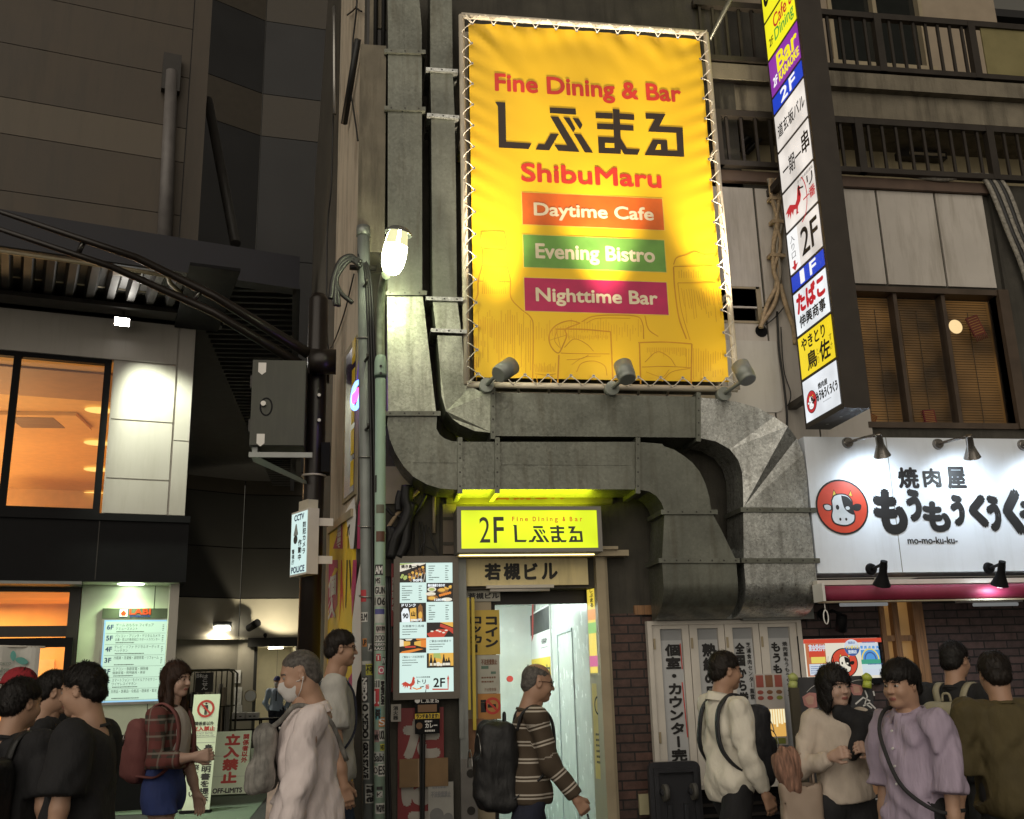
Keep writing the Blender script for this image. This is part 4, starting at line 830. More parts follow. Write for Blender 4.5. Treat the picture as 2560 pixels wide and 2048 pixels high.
for (xa, xb) in ((805, 862), (880, 960), (975, 1020)): qa, qb = onY(za1(xa, 200), -.125), onY(za1(xb, 200), -.125); m.box(qa[0], qb[0], -.13, -.121, q1[2] - .05 if xa > 870 else q1[2] - .45, q1[2] + 3, 2)
m.build('shutter_box', [darkmet, cable_m, conc], cbd)
zk = zc(960, 1180, 7.1875)
m = MB()
a0, a1, b0, b1 = F0.rect(zk(545, 300), zk(990, 1560), .004); m.fbox(F0, a0, a1, b0, b1, 0.003, .03, 0)
a0, a1, b0, b1 = F0.rect(zk(1050, 590), zk(1300, 1480), .004); m.fbox(F0, a0, a1, b0, b1, 0.003, .03, 1)
for yy in (840, 1290): p = F0.at(zk(1050, yy), .03); m.fbox(F0, a0, a1, p[1] - .012, p[1] + .012, .03, .036, 0)
a0, a1, b0, b1 = F0.rect(zk(20, -100), zk(560, 570), .02); m.fbox(F0, a0, a1, b0, b1, .003, .02, 2)
m.build('patched_panels', [conc_dk, mat('grimy_panel', (.15, .12, .09), .7, var=.2), mat('cream_grime', (.30, .26, .20), .7, var=.15)], cbd)
m = MB()
for pts, r in (([(40, 640), (160, 770), (360, 810), (520, 780), (640, 640), (760, 400)], .014), ([(620, 340), (480, 480), (300, 680), (150, 880), (60, 1030), (40, 1110)], .016), ([(680, 900), (700, 1050), (735, 1250), (690, 1300), (660, 1400), (680, 1460)], .006), ([(760, 950), (720, 1200), (715, 1550)], .005), ([(800, 1000), (880, 1250), (1010, 1550)], .006), ([(735, 1320), (900, 1420), (990, 1530)], .005), ([(640, 900), (645, 1540)], .005), ([(540, 260), (515, 400), (540, 580)], .007)):
    m.tube(rcurve([F0.P(*F0.at(zk(*p), .08), .08) for p in pts], 6), r, 6, 1 if r == .016 else 0)
m.build('hanging_cable', [cable_m, tancable], cbd)
m = MB()
for pts, r in (([(420, 250), (400, 500), (440, 700), (330, 1000), (200, 1200), (120, 1560)], .05), ([(300, 350), (260, 520), (260, 700)], .028), ([(520, 560), (420, 900), (380, 1280), (260, 1540)], .045), ([(90, 980), (110, 1200), (60, 1500)], .03), ([(150, 1000), (170, 1300), (220, 1550)], .03)):
    m.tube(rcurve([F0.P(*F0.at(zk(*p), .10), .10) for p in pts], 6), r, 7)
m.build('cable_bundle', cable_m, cbd)
m = MB(); m.tube([F0.P(*F0.at(zk(900, 390), .05), .05), F0.P(*F0.at(zk(900, 1100), .05), .05)], .014, 8); m.build('conduit', tan_m, cbd)
a0, a1, b0, b1 = F0.rect(D(940, 1042), D(1290, 1060), .05); m = MB(); m.fbox(F0, a0, a1, b0, b1 + .03, .001, .05, 0); text(m, F0, '若槻ビル', a0 + .35, a1 - .35, b0 + .03, b1 + .08, .052, 1, .05); m.build('old_name_band', [mat('old_band', (.10, .09, .05), .7, var=.2), mat('maroon_letters', (.10, .02, .02), .6)], cbd)

# ---- side wall window and poster
zw = zc(780, 860, 8.9833)
zp1 = zc(780, 1180, 8.9833); zp2 = zc(760, 1400, 8.9833); zp3 = zc(760, 1592, 8.9833)
wa0 = SW.at(zw(720, 920), .02)[0]; wa1 = SL - .02; wz1 = SW.at(zw(1030, 20), .02)[1] + .1; wz0 = SW.at(zp1(690, 720), .02)[1]
m = MB(); m.fbox(SW, wa0, wa1, wz0, wz1, .002, .02, 0); m.fbox(SW, wa0 + .10, wa1 - .02, wz0 + .03, wz1 - .06, .021, .024, 1)
for k in range(5): m.fbox(SW, wa0 + .35, wa0 + .46, wz0 + .08 + k * .25, wz0 + .28 + k * .25, .0245, .0265, 2)
m.build('side_window', [mat('khaki_frame', (.24, .20, .12), .6, var=.15), mat('violet_glass', (.05, .03, .09), .2, var=.3), yelp], cbd)
ps = thing('wall_poster', 'tall yellow white and magenta poster in a metal frame on the chamfered side wall', 'poster', SW.P(SL / 2, .9, .02))
pz1 = SW.at(zp1(390, 1400), .03)[1]; pz0 = SW.at(zp3(1150, 1725), .03)[1] - .75
pa0 = SW.at(zp1(390, 1400), .03)[0]
m = MB(); m.fbox(SW, pa0 + .01, SL - .01, pz0, pz1, .003, .028, 0); m.build('panel', yelp, ps)
m = MB(); m.fbox(SW, pa0 - .02, SL, pz1, pz1 + .06, .003, .05); m.fbox(SW, pa0 - .02, pa0 + .01, pz0, pz1, .003, .05); m.build('frame', tan_m, ps)
S = lambda f, x, y: SW.at(f(x, y), .03)
m = MB()
c1_, c2_, c3_ = .030, .0315, .033
m.fpoly(SW, [S(zp1, 750, 900), S(zp1, 950, 560), S(zp1, 990, 980), S(zp1, 930, 1725), S(zp1, 860, 1725)], c1_, 1)          # white figure
m.fpoly(SW, [S(zp1, 1095, 540), S(zp1, 1040, 760), S(zp1, 1020, 1200), S(zp1, 1010, 1725), S(zp1, 1100, 1725)], c1_, 2)
m.fpoly(SW, [S(zp1, 1020, 740), S(zp1, 990, 1000), S(zp1, 940, 1725), S(zp1, 985, 1725), S(zp1, 1035, 1000)], c2_, 3)
m.fpoly(SW, [S(zp1, 680, 1000), S(zp1, 470, 1725), S(zp1, 690, 1725)], c1_, 2)                                            # magenta corner
m.fpoly(SW, [S(zp2, 560, 0), S(zp2, 545, 1000), S(zp2, 560, 1300), S(zp2, 640, 1300), S(zp2, 750, 1000), S(zp2, 760, 0)], c1_, 2)
m.fpoly(SW, [S(zp2, 560, 620), S(zp2, 770, 200), S(zp2, 700, 170), S(zp2, 550, 560)], c2_, 0)
m.fpoly(SW, [S(zp2, 830, 0), S(zp2, 790, 1400), S(zp2, 850, 800), S(zp2, 890, 1200), S(zp2, 850, 0)], c1_, 4)
m.fpoly(SW, [S(zp2, 1100, 0), S(zp2, 1060, 700), S(zp2, 1075, 1300), S(zp2, 1170, 500), S(zp2, 1185, 0)], c1_, 2)
m.fpoly(SW, [S(zp2, 1285, 0), S(zp2, 1180, 560), S(zp2, 1085, 1400), S(zp3, 1080, 0), S(zp3, 1080, 500), S(zp3, 1090, 1600), S(zp3, 1150, 1500), S(zp3, 1200, 1000), S(zp3, 1290, 750), S(zp3, 1290, 0)], c2_, 1)
m.fpoly(SW, [S(zp2, 960, 0), S(zp2, 930, 1050), S(zp2, 945, 1100), S(zp2, 985, 0)], c2_, 3); m.fpoly(SW, [S(zp2, 1015, 0), S(zp2, 1045, 680), S(zp2, 1065, 560), S(zp2, 1040, 0)], c2_, 3)
m.fpoly(SW, [S(zp3, 1090, 780), S(zp3, 800, 1320), S(zp3, 900, 1725), S(zp3, 1130, 1725), S(zp3, 1090, 1400)], c1_, 2)
m.fpoly(SW, [S(zp3, 1010, 900), S(zp3, 960, 1100), S(zp3, 960, 1600), S(zp3, 1040, 1500)], c2_, 5); m.fpoly(SW, [S(zp3, 800, 1320), S(zp3, 950, 1150), S(zp3, 950, 1650), S(zp3, 860, 1725)], c3_, 1)
for i in range(3): m.fpoly(SW, [S(zp2, 555, 1020 + i * 150), S(zp2, 640, 760 + i * 170), S(zp2, 640, 800 + i * 170), S(zp2, 555, 1060 + i * 150)], c3_, 1)
pw0 = S(zp1, 560, 1640)[0]; pw1 = S(zp1, 670, 1100)[0]
vtext(m, SW, '居酒屋で', pw0, pw1, S(zp1, 600, 1230)[1], S(zp1, 600, 1725)[1], c3_, 1, .05)
vtext(m, SW, '個人', S(zp2, 570, 100)[0], S(zp2, 740, 100)[0], S(zp2, 650, 330)[1], S(zp2, 650, 1330)[1], c3_, 1, .05)
vtext(m, SW, 'パー', S(zp1, 790, 1400)[0], S(zp1, 850, 1500)[0], S(zp1, 850, 1150)[1], S(zp1, 850, 1725)[1], c3_, 3, .05)
m.build('print', [yelp, whp, magp, ink, redp, mat('grey_blue_print', (.18, .2, .3), .6)], ps)
nq = SW.P(*SW.at(zw(1000, 1150), .06), .06)
ne = thing('neon_sign', 'pink and blue neon OPEN oval glowing in the side window', 'sign', nq)
ca, cb_ = SW.at(zw(1005, 1150), .06); ra = .16; rb = abs(SW.at(zw(1005, 880), .06)[1] - cb_)
ca = SW.at(zw(905, 1150), .06)[0] + ra
m = MB(); m.tube([SW.P(ca + ra * math.cos(t), cb_ + rb * math.sin(t), .06) for t in np.linspace(0, 6.283, 33)[:-1]], .016, 8, closed=True); m.build('blue_tube', glow('neon_blue', (.12, .25, 1.0), 2.6), ne)
m = MB(); V, Fc = glyphs('OPEN');
def nt_(pts): m.tube([SW.P(ca + x * ra, cb_ + y * rb, .06) for x, y in pts], .012, 6)
nt_([(-.62 + .13 * math.cos(t), .32 * math.sin(t)) for t in np.linspace(0, 6.283, 13)]); nt_([(-.38, -.32), (-.38, .32), (-.15, .3), (-.15, 0), (-.38, -.02)]); nt_([(.25, .32), (.03, .32), (.03, -.32), (.25, -.32)]); nt_([(.03, 0), (.2, 0)]); nt_([(.4, -.32), (.4, .32), (.66, -.32), (.66, .32)])
m.build('pink_tube', glow('neon_pink', (1.0, .06, .25), 2.4), ne)
m = MB(); m.tube([SW.P(ca, cb_ + rb, .06), SW.P(ca + .04, cb_ + rb + .2, .05), SW.P(ca + .02, cb_ + rb + .42, .05)], .006, 6); m.build('wire', glow('neon_wire', (.3, .15, .6), .3), ne)

# ---- entrance: frame, name board, hallway
m = MB()
m.box(0.80, E0 - .02, .06, .3, 0, 2.2, 0)
m.box(0.74, 0.80, -.06, 0, 0.9, 2.46, 2)
for x0, x1, y0 in ((1.80, 1.87, -.08), (1.871, 1.90, -.035)): m.box(x0, x1, y0, .3, 0, 2.46, 0)
m.box(.72, 2.05, -.14, -.002, 2.43, 2.475, 0); m.box(.72, 1.96, -.17, -.002, 2.476, 2.50, 0)
m.box(E0 - .02, E1, .22, .27, EZ, 2.2, 1); m.box(E0 - .02, E0 + .03, .22, .27, 0, EZ, 1)
m.box(0.80, 1.80, .10, .29, 2.199, 2.23, 1)
m.build('entrance_frame', [tan_m, darkmet, greymet], cbd)
a0, a1, b0, b1 = F0.rect(zc(1130, 1240, 5.39)(165, 850), zc(1130, 1240, 5.39)(1840, 1195), .03)
nb = thing('name_board', 'cream building name board with black characters under the lit yellow sign', 'sign', F0.P((a0 + a1) / 2, b0, .03))
m = MB(); m.fbox(F0, .80, a1, b0, 2.428, .001, .03); m.build('board', mat('cream_board', (.78, .66, .36), .5, var=.06, dirt=(.3, .24, .12), dirt_amt=.4), nb)
m = MB(); z5_ = zc(1130, 1240, 5.39); T = F0.rect(z5_(445, 918), z5_(1418, 1115), .034)
w4 = (T[1] - T[0]); x = T[0]
for ch, f0, f1 in (('若', 0, .205), ('槻', .263, .477), ('ビ', .552, .722), ('ル', .79, 1.0)): text(m, F0, ch, T[0] + w4 * f0, T[0] + w4 * f1, T[2], T[3], .034, 0, .05)
m.build('lettering', ink, nb)
a0, a1, b0, b1 = F0.rect(z5_(455, 1203), z5_(1362, 1240), .0); m = MB(); m.box(a0, a1, -.04, 0.02, b0 - .0, b1 - .004); m.cyl((a0 + .03, -.01, b0 - .012), (a1 - .03, -.01, b0 - .012), .013, .013, 10); o = m.build('tube_light', whitemet, cbd)
hw = mat('white_gloss_wall', (.70, .72, .68), .25, var=.05, dirt=(.5, .5, .46), dirt_amt=.3, dscale=1)
m = MB()
HY = 4.2
m.quad((1.80, .3, 0), (2.02, HY, 0), (2.02, HY, 2.4), (1.80, .3, 2.4), 0); m.quad((.80, .3, 0), (.80, HY, 0), (.80, HY, 2.4), (.80, .3, 2.4), 0)
m.quad((.8, HY, 0), (2.05, HY, 0), (2.05, HY, 2.4), (.8, HY, 2.4), 0); m.quad((.8, .3, 2.36), (2.05, .3, 2.36), (2.05, HY, 2.36), (.8, HY, 2.36), 0)
HF = Fr((2.02, HY, 0), (-.22, -(HY - .3), 0))   # right wall, viewed from inside (a from the back to the front)
HF = Fr((2.02, HY, 0), (-.22, -(HY - .3), 0), (-1, .056, 0))
L_ = math.hypot(.22, HY - .3)
zh = zc(900, 1380, 2.5831)
H_ = lambda x, y, c=0.01: HF.at(zh(x, y), c)
for (p, q) in (((1270, 530), (1300, 1725)), ((1365, 515), (1420, 1725))):
    a = H_(*p)[0]; m.fbox(HF, a - .008, a + .008, 0, H_(*p)[1], .002, .010, 1)
a = H_(1270, 530); b_ = H_(1365, 515); m.fbox(HF, a[0] - .01, b_[0] + .01, a[1] - .012, a[1] + .012, .002, .012, 1)
m.fbox(HF, 0, L_ - .05, 0.0, .1, .002, .014, 1)
m.build('hallway_wall', [hw, mat('wall_trim', (.45, .5, .5), .4)], cbd)
m = MB(); m.box(.80, 2.05, .3, HY, -.01, .005); m.build('hallway_floor', mat('green_lino', (.05, .19, .13), .35, var=.2), cbd)
m = MB()
for y_ in (1.1, 2.6): m.box(1.25, 1.38, y_, y_ + 1.1, 2.28, 2.33)
m.build('hallway_tube', glow('cool_tube', (.86, 1.0, .95), 12), cbd)
m = MB(); a0, a1 = H_(1100, 380)[0], H_(1225, 380)[0]; z0, z1_ = H_(1160, 870)[1], H_(1160, 370)[1]
m.fbox(HF, a0, a1, z0, z1_, .003, .015, 0); m.fbox(HF, a0 + .02, a1 - .02, z0 + .01, z0 + .3, .016, .018, 1); m.fbox(HF, a0 + .02, a1 - .02, z1_ - .25, z1_ - .02, .016, .018, 2)
vtext(m, HF, '一番', a0 + (a1 - a0) * .55, a0 + (a1 - a0) * .9, z1_ - .45, z0 + .5, .018, 2); m.fpoly(HF, [(a0 + .12, z0 + .5), (a0 + .3, z0 + .55), (a0 + .42, z0 + .95), (a0 + .3, z0 + 1.0), (a0 + .2, z0 + .75)], .018, 3); text(m, HF, '営業中', a0 + .05, a1 - .05, z0 + .08, z0 + .22, .02, 2, .03)
o = m.build('hall_poster', [whp, yelp, ink, redp], None); o['label'] = 'tall white and yellow restaurant poster on the hallway wall'; o['category'] = 'poster'
m = MB(); q = HF.P(*H_(960, 820), .03); q = np.array([.84, 2.2, 1.35]); q = onY(zh(965, 820), 2.4)
m.cyl(q, q + np.array([0, -.05, 0]), .03, .03, 14); o = m.build('alarm_bell', redp); o['label'] = 'round red fire alarm in the hallway behind the striped man'; o['category'] = 'alarm'
zh0 = zh
FH = FY(.055)
def poster(name, label, x0, y0, x1, y1, mats, fn, fr=FH):
    a0, a1, b0, b1 = fr.rect(zh(x0, y0), zh(x1, y1)); t = thing(name, label, 'poster', fr.P((a0 + a1) / 2, b0, 0))
    m = MB(); m.fbox(fr, a0, a1, b0, b1, 0, .008); m.build('sheet', mats[0], t); m = MB(); fn(m, fr, a0, a1, b0, b1, .010); m.build('print', mats[1:], t); return t
gsheet = mat('grey_sheet', (.40, .39, .33), .6)
poster('small_name_plate', 'small grey plate with the building name behind the yellow leaves', 690, 250, 905, 318, [gsheet, ink], lambda m, f, a0, a1, b0, b1, c: text(m, f, '若槻ビル', a0 + .01, a1 - .01, b0 + .02, b1 - .02, c, 0, .05))
def coin(m, f, a0, a1, b0, b1, c):
    w_ = a1 - a0; vtext(m, f, 'コイン', a0 + w_ * .52, a0 + w_ * .97, b1 - .04, b1 - (b1 - b0) * .86, c, 0, .06); vtext(m, f, 'ロッカー', a0 + w_ * .06, a0 + w_ * .48, b1 - .04, b1 - (b1 - b0) * .96, c, 0, .06)
poster('locker_poster', 'yellow coin locker poster with thick black characters beside the hallway', 690, 378, 905, 662, [mat('poster_yellow', (.58, .40, .06), .5), ink], coin)
def pale(m, f, a0, a1, b0, b1, c):
    text(m, f, '不法投棄禁止', a0 + .03, a1 - .02, b1 - .07, b1 - .03, c, 0, .03); m.frect(f, a0 + .03, a0 + (a1 - a0) * .5, b0 + .2, b1 - .1, c, 1); m.frect(f, a0 + (a1 - a0) * .6, a1 - .03, b0 + .14, b1 - .12, c, 1); lines(m, f, a0 + .03, a1 - .03, b0 + .07, b0 + .13, 2, c, 0); text(m, f, '渋谷警察署', a0 + .05, a1 - .03, b0 + .015, b0 + .04, c, 0)
poster('notice_poster', 'pale poster with green pictures below the coin locker poster', 755, 668, 905, 912, [mat('pale_sheet', (.46, .45, .38), .6), mat('brown_ink', (.2, .1, .06), .6), mat('dull_green', (.12, .2, .15), .6)], pale)
def smoke(m, f, a0, a1, b0, b1, c):
    cx, cy = a0 + (a1 - a0) * .64, b0 + (b1 - b0) * .52; r = (a1 - a0) * .36; m.ring(f, cx, cy, r, .018, c, 1); m.stroke(f, [(cx - r * .65, cy + r * .65), (cx + r * .65, cy - r * .65)], .016, c + .001, 1); m.frect(f, cx - r * .6, cx + r * .4, cy - .012, cy + .012, c + .0005, 0); m.frect(f, a0 + .02, a0 + .06, b0 + .14, b1 - .06, c, 0); m.frect(f, a0 + .02, a0 + .06, b0 + .05, b0 + .12, c, 0)
poster('no_smoking_poster', 'orange no smoking poster at shoulder height beside the hallway', 760, 918, 910, 1078, [mat('orange_sheet', (.48, .22, .06), .6), ink, redp], smoke)
m = MB(); a0, a1, b0, b1 = FH.rect(zh(640, 1080), zh(800, 1320)); m.fbox(FH, a0, a1, b0, b1, 0, .03); o = m.build('rusty_panel', mat('rusty_panel', (.25, .13, .07), .7, var=.3)); o['label'] = 'rust brown metal panel low beside the entrance'; o['category'] = 'panel'
m = MB(); a0, a1, b0, b1 = FH.rect(zh(640, 1330), zh(750, 1725)); m.fbox(FH, a0, a1, 0, b1, 0, .12, 0)
for k in range(2): m.disc(FH, a0 + .07, b1 - .1 - k * .25, .03, .124, 1, 12)
o = m.build('meter_box', [mat('grey_box', (.16, .15, .14), .5, var=.2), darkmet]); o['label'] = 'grey meter box standing on the ground left of the entrance'; o['category'] = 'box'
t = thing('folding_shutter', 'narrow yellow folding door leaves pushed to the left of the entrance', 'door', (.85, -.05, 0))
for (x0, x1, yt, yb, yy) in ((672, 716, 295, 1020, -.05), (718, 752, 295, 1150, -.02)):
    f_ = FY(yy); a0, a1, b0, b1 = f_.rect(zh(x0, yt), zh(x1, yb)); m = MB(); m.fbox(f_, a0, a1, b0, b1, -.02, 0); m.build('leaf', mat('yellow_leaf', (.60, .46, .05), .4, var=.1), t)
m = MB(); f_ = FY(-.075); a0, a1, b0, b1 = f_.rect(zh(630, 60), zh(672, 1205)); m.fbox(f_, a0, a1, b0, b1, -.03, 0); m.build('edge_post', greymet, t)
JF = Fr((1.93, -.10, 0), (-.13, .28, 0), (-.9, -.42, 0)); JF = Fr((1.80, .20, 0), (.05, -.28, 0), (-1, -.18, 0))
a_ = JF.at(zh(1465, 235)); b_ = JF.at(zh(1500, 800)); t = thing('slim_sign', 'slim backlit yellow sign on the right door jamb', 'sign', JF.P(.1, b_[1], 0))
m = MB(); m.fbox(JF, .02, .24, b_[1], a_[1], .002, .03, 0); m.build('case', tan_m, t)
m = MB(); m.frect(JF, .035, .225, b_[1] + .02, a_[1] - .02, .032, 0)
hh = a_[1] - b_[1]
for k, mi in ((.62, 1), (.47, 2), (.1, 3)): m.frect(JF, .035, .225, b_[1] + hh * k, b_[1] + hh * (k + .12), .034, mi)
vtext(m, JF, 'しぶまる', .09, .17, a_[1] - hh * .02, a_[1] - hh * .24, .036, 4, .04)
m.build('panel', [glow('slim_yellow', (.95, .72, .08), .85), glow('slim_orange', (.95, .35, .05), .8), glow('slim_green', (.3, .65, .12), .7), glow('slim_magenta', (.8, .12, .35), .7), ink], t)
a_ = JF.at(zh(1490, 850)); b_ = JF.at(zh(1530, 1460)); m = MB(); m.fbox(JF, .02, .24, b_[1], a_[1], .002, .02, 0); m.ring(JF, .13, a_[1] - .16, .07, .015, .022, 1); lines(m, JF, .06, .2, b_[1] + .1, a_[1] - .35, 6, .022, 1)
o = m.build('jamb_notice', [mat('pale_yellow_sheet', (.62, .50, .16), .5, var=.15), ink]); o['label'] = 'pale yellow printed strip below the slim sign on the right jamb'; o['category'] = 'notice'

# ---- lit 2F sign
FS = FY(-.30); z5_ = zc(1130, 1240, 5.39)
a0, a1, b0, b1 = FS.rect(z5_(62, 145), z5_(2030, 750))
s2 = thing('lit_sign', 'glowing yellow-green 2F sign box above the entrance', 'sign', FS.P((a0 + a1) / 2, b0, 0))
m = MB(); m.fbox(FS, a0, a1, b0, b1 - .004, -.28, -.012)
p = FS.rect(z5_(120, 195), z5_(1970, 700))
for r in ((a0, p[0], b0, b1), (p[1], a1, b0, b1), (p[0], p[1], b0, p[2]), (p[0], p[1], p[3], b1)): m.fbox(FS, *r, -.012, .012)
m.build('case', mat('grey_case', (.20, .19, .17), .4, .4, var=.1), s2)
m = MB(); m.frect(FS, p[0], p[1], p[2], p[3], .0); m.build('panel', glow('sign_yellow', (.78, .93, .01), 1.0, var=.26, scale=2.6), s2)
m = MB(); m.fbox(FS, a0 + .03, a1 - .03, b1 - .003, b1 + .004, -.26, -.03); m.build('added_top_glow', glow('top_fill_glow', (.80, .90, .02), 7.0), s2)  # hidden glowing strip, added to throw yellow light on the duct above
m = MB(); m.fbox(FS, a0 + .03, a1 - .03, b0 - .004, b0 - .0005, -.26, -.14); m.build('added_bottom_glow', glow('bottom_fill_glow', (1, .84, .36), 2.2), s2)  # glowing strip added under the case to brighten the name board
LOGO = {'shi': [[(82, 85), (192, 92), (202, 517), (477, 535), (442, 597), (122, 580), (112, 135)]],
 'bu': [[(672, 147), (953, 160), (957, 225), (674, 208)], [(678, 243), (765, 248), (995, 628), (765, 615), (722, 549), (862, 555), (775, 412)], [(818, 252), (886, 257), (950, 375), (928, 418), (872, 330)], [(918, 260), (982, 265), (1028, 335), (1000, 386)], [(682, 430), (770, 435), (667, 610), (520, 603), (551, 541), (617, 545)], [(932, 430), (1012, 437), (1140, 637), (1052, 632)]],
 'ma': [[(1353, 163), (1427, 168), (1440, 480), (1507, 592), (1648, 600), (1622, 660), (1478, 655), (1443, 597), (1440, 650), (1202, 640), (1194, 463), (1367, 470)], [(1167, 200), (1353, 208), (1356, 270), (1170, 262)], [(1429, 210), (1585, 222), (1587, 284), (1432, 275)], [(1184, 318), (1360, 325), (1363, 388), (1186, 380)], [(1433, 330), (1578, 340), (1580, 400), (1436, 392)]],
 'ru': [[(1708, 207), (1925, 218), (1857, 350), (2110, 364), (2128, 681), (1697, 663), (1787, 493), (1942, 500), (1950, 612), (2053, 615), (2040, 423), (1735, 408), (1808, 272), (1711, 270)]]}
HOLES = [[(1270, 530), (1370, 534), (1371, 585), (1272, 582)], [(1840, 545), (1872, 547), (1874, 605), (1815, 604)]]
def fillpoly(m, fr, pts, c, mi):
    """triangulated concave polygon"""
    from mathutils.geometry import tessellate_polygon
    tr = tessellate_polygon([[Vector((x, y, 0)) for x, y in pts]])
    for t_ in tr:
        q = [pts[i] for i in t_]; A = (q[1][0] - q[0][0]) * (q[2][1] - q[0][1]) - (q[2][0] - q[0][0]) * (q[1][1] - q[0][1])
        if A < 0: q = q[::-1]
        m.add([fr.P(x, y, c) for x, y in q], [(0, 1, 2)], mi)
def logo(m, fr, conv, c, mi, bgmi):
    for k in LOGO:
        for pl in LOGO[k]: fillpoly(m, fr, [conv(*q) for q in pl], c, mi)
    for h in HOLES: fillpoly(m, fr, [conv(*q) for q in h], c + .001, bgmi)
m = MB()
T = FS.rect(z5_(365, 285), z5_(515, 630)); text(m, FS, '2', *T, .003, 0); T = FS.rect(z5_(560, 288), z5_(697, 628)); text(m, FS, 'F', *T, .003, 0, .015)
T = FS.rect(z5_(810, 285), z5_(1752, 343));
wds = [('F', 810, 840), ('i', 872, 884), ('n', 917, 953), ('e', 983, 1023), ('D', 1087, 1130), ('i', 1163, 1175), ('n', 1207, 1240), ('i', 1275, 1287), ('n', 1318, 1352), ('g', 1382, 1425), ('&', 1488, 1525), ('B', 1585, 1620), ('a', 1655, 1692), ('r', 1725, 1752)]
for ch, x0, x1 in wds:
    top = 283 if ch in 'FDBi&' else 300
    T = FS.rect(z5_(x0, top), z5_(x1, 341)); text(m, FS, ch, *T, .003, 1, .05)
T = FS.rect(z5_(820, 385), z5_(1765, 622)); kx = (T[1] - T[0]) / (2128 - 82)
def cv(x, y):  # straighten the banner's slant
    yy = y - (x - 82) * .046
    return T[0] + (x - 82) * kx, T[3] - (yy - 72) / (587 - 72) * (T[3] - T[2])
logo(m, FS, cv, .003, 0, 2)
m.build('lettering', [mat('sign_black', (.05, .055, .035), .4), glow('sign_red', (.75, .22, .01), .8), MATS['sign_yellow']], s2)

# ================================================================== EXHAUST DUCTS
gv1 = galv('galvanised_dull', (.15, .156, .13), .37, 70, .09, .55)
gv2 = galv('galvanised_bright', (.46, .47, .45), .34, 85, .32, .85)
gv3 = galv('galvanised_lamplit', (.42, .44, .36), .40, 80, .2, .75)  # lighter yellow-green copy: street lamp light put into the zinc colour
DY = -.45
FD = FY(DY)
zA_ = zc(760, 0, 4.9); zB_ = zc(800, 660, 2.3956); zC_ = zc(1660, 660, 2.3956)
def duct_piece(parent, name, px_list, mt, y_front=DY, y_back=-.10, tris=None, extra=None):
    fr = FY(y_front); pts = [fr.at(p) for p in px_list]
    m = MB();
    fillpoly(m, fr, pts, 0, 0)
    A = sum(pts[i][0] * pts[(i + 1) % len(pts)][1] - pts[(i + 1) % len(pts)][0] * pts[i][1] for i in range(len(pts)))
    if A < 0: pts = pts[::-1]
    n = len(pts); dp = y_back - y_front
    m.add([fr.P(a, b, -dp) for a, b in pts] + [fr.P(a, b, 0) for a, b in pts], [(i, (i + 1) % n, n + (i + 1) % n, n + i) for i in range(n)], 0)
    return m.build(name, mt, parent)
def flange(parent, p0, p1, wd=.035, y_front=DY, y_back=-.10, mt=None, px=0):
    fr = FY(y_front); a, b_ = np.array(fr.at(p0)), np.array(fr.at(p1)); t = (b_ - a) / np.linalg.norm(b_ - a); nn = np.array([-t[1], t[0]])
    a = a - t * .022; b_ = b_ + t * .022
    m = MB(); m.prism(fr, [tuple(a - nn * wd / 2), tuple(b_ - nn * wd / 2), tuple(b_ + nn * wd / 2), tuple(a + nn * wd / 2)], y_front - y_back, .022, 0)
    L = np.linalg.norm(b_ - a); k = max(3, int(L / .09))
    for i in range(k): q = a + t * L * (i + .5) / k; m.disc(fr, q[0], q[1], .007, .0235, 1, 8)
    return m.build('flange', [mt or gv1, darkmet], parent)
def arc(c, r0, r1, a0, a1, n=10): return [(c[0] + r0 * math.cos(R_(a0 + (a1 - a0) * i / n)), c[1] + r1 * math.sin(R_(a0 + (a1 - a0) * i / n))) for i in range(n + 1)]
d1 = thing('exhaust_duct', 'left galvanised exhaust duct running just above the lit 2F sign', 'duct', (1, -.3, 2))
duct_piece(d1, 'riser', [D(815, -60), D(878, -60), D(888, 60), D(889, 615), D(816, 615), D(817, 60)], gv1)
duct_piece(d1, 'tapered_section', [D(815, 622), D(890, 622), D(918, 868), D(817, 868)], gv3)
duct_piece(d1, 'lower_bend', [D(817, 876), D(920, 876)] + [zB_(*p) for p in ((697, 985), (715, 1020), (745, 1045), (785, 1060), (822, 1065), (822, 1352), (720, 1345), (640, 1320), (560, 1275), (500, 1210), (450, 1130), (418, 1050), (402, 960))], gv1)
duct_piece(d1, 'level_run', [zB_(822, 1065), zB_(1060, 1066), zB_(1900, 1066), zB_(1900, 1350), zB_(1060, 1350), zB_(822, 1352)], gv1)
duct_piece(d1, 'outer_bend', [zB_(1900, 1066), zB_(2050, 1078), zC_(0, 1092), zC_(60, 1112), zC_(120, 1150), zC_(170, 1190), zC_(215, 1245), zC_(250, 1320), zC_(272, 1400), zC_(285, 1480), D(1399, 1078), zB_(2060, 1470), zB_(2045, 1430), zB_(2015, 1390), zB_(1970, 1362), zB_(1900, 1350)], gv1)
duct_piece(d1, 'flared_section', [D(1399, 1080), D(1499, 1080), D(1520, 1118), D(1541, 1162), D(1549, 1178), D(1394, 1178)], gv1)
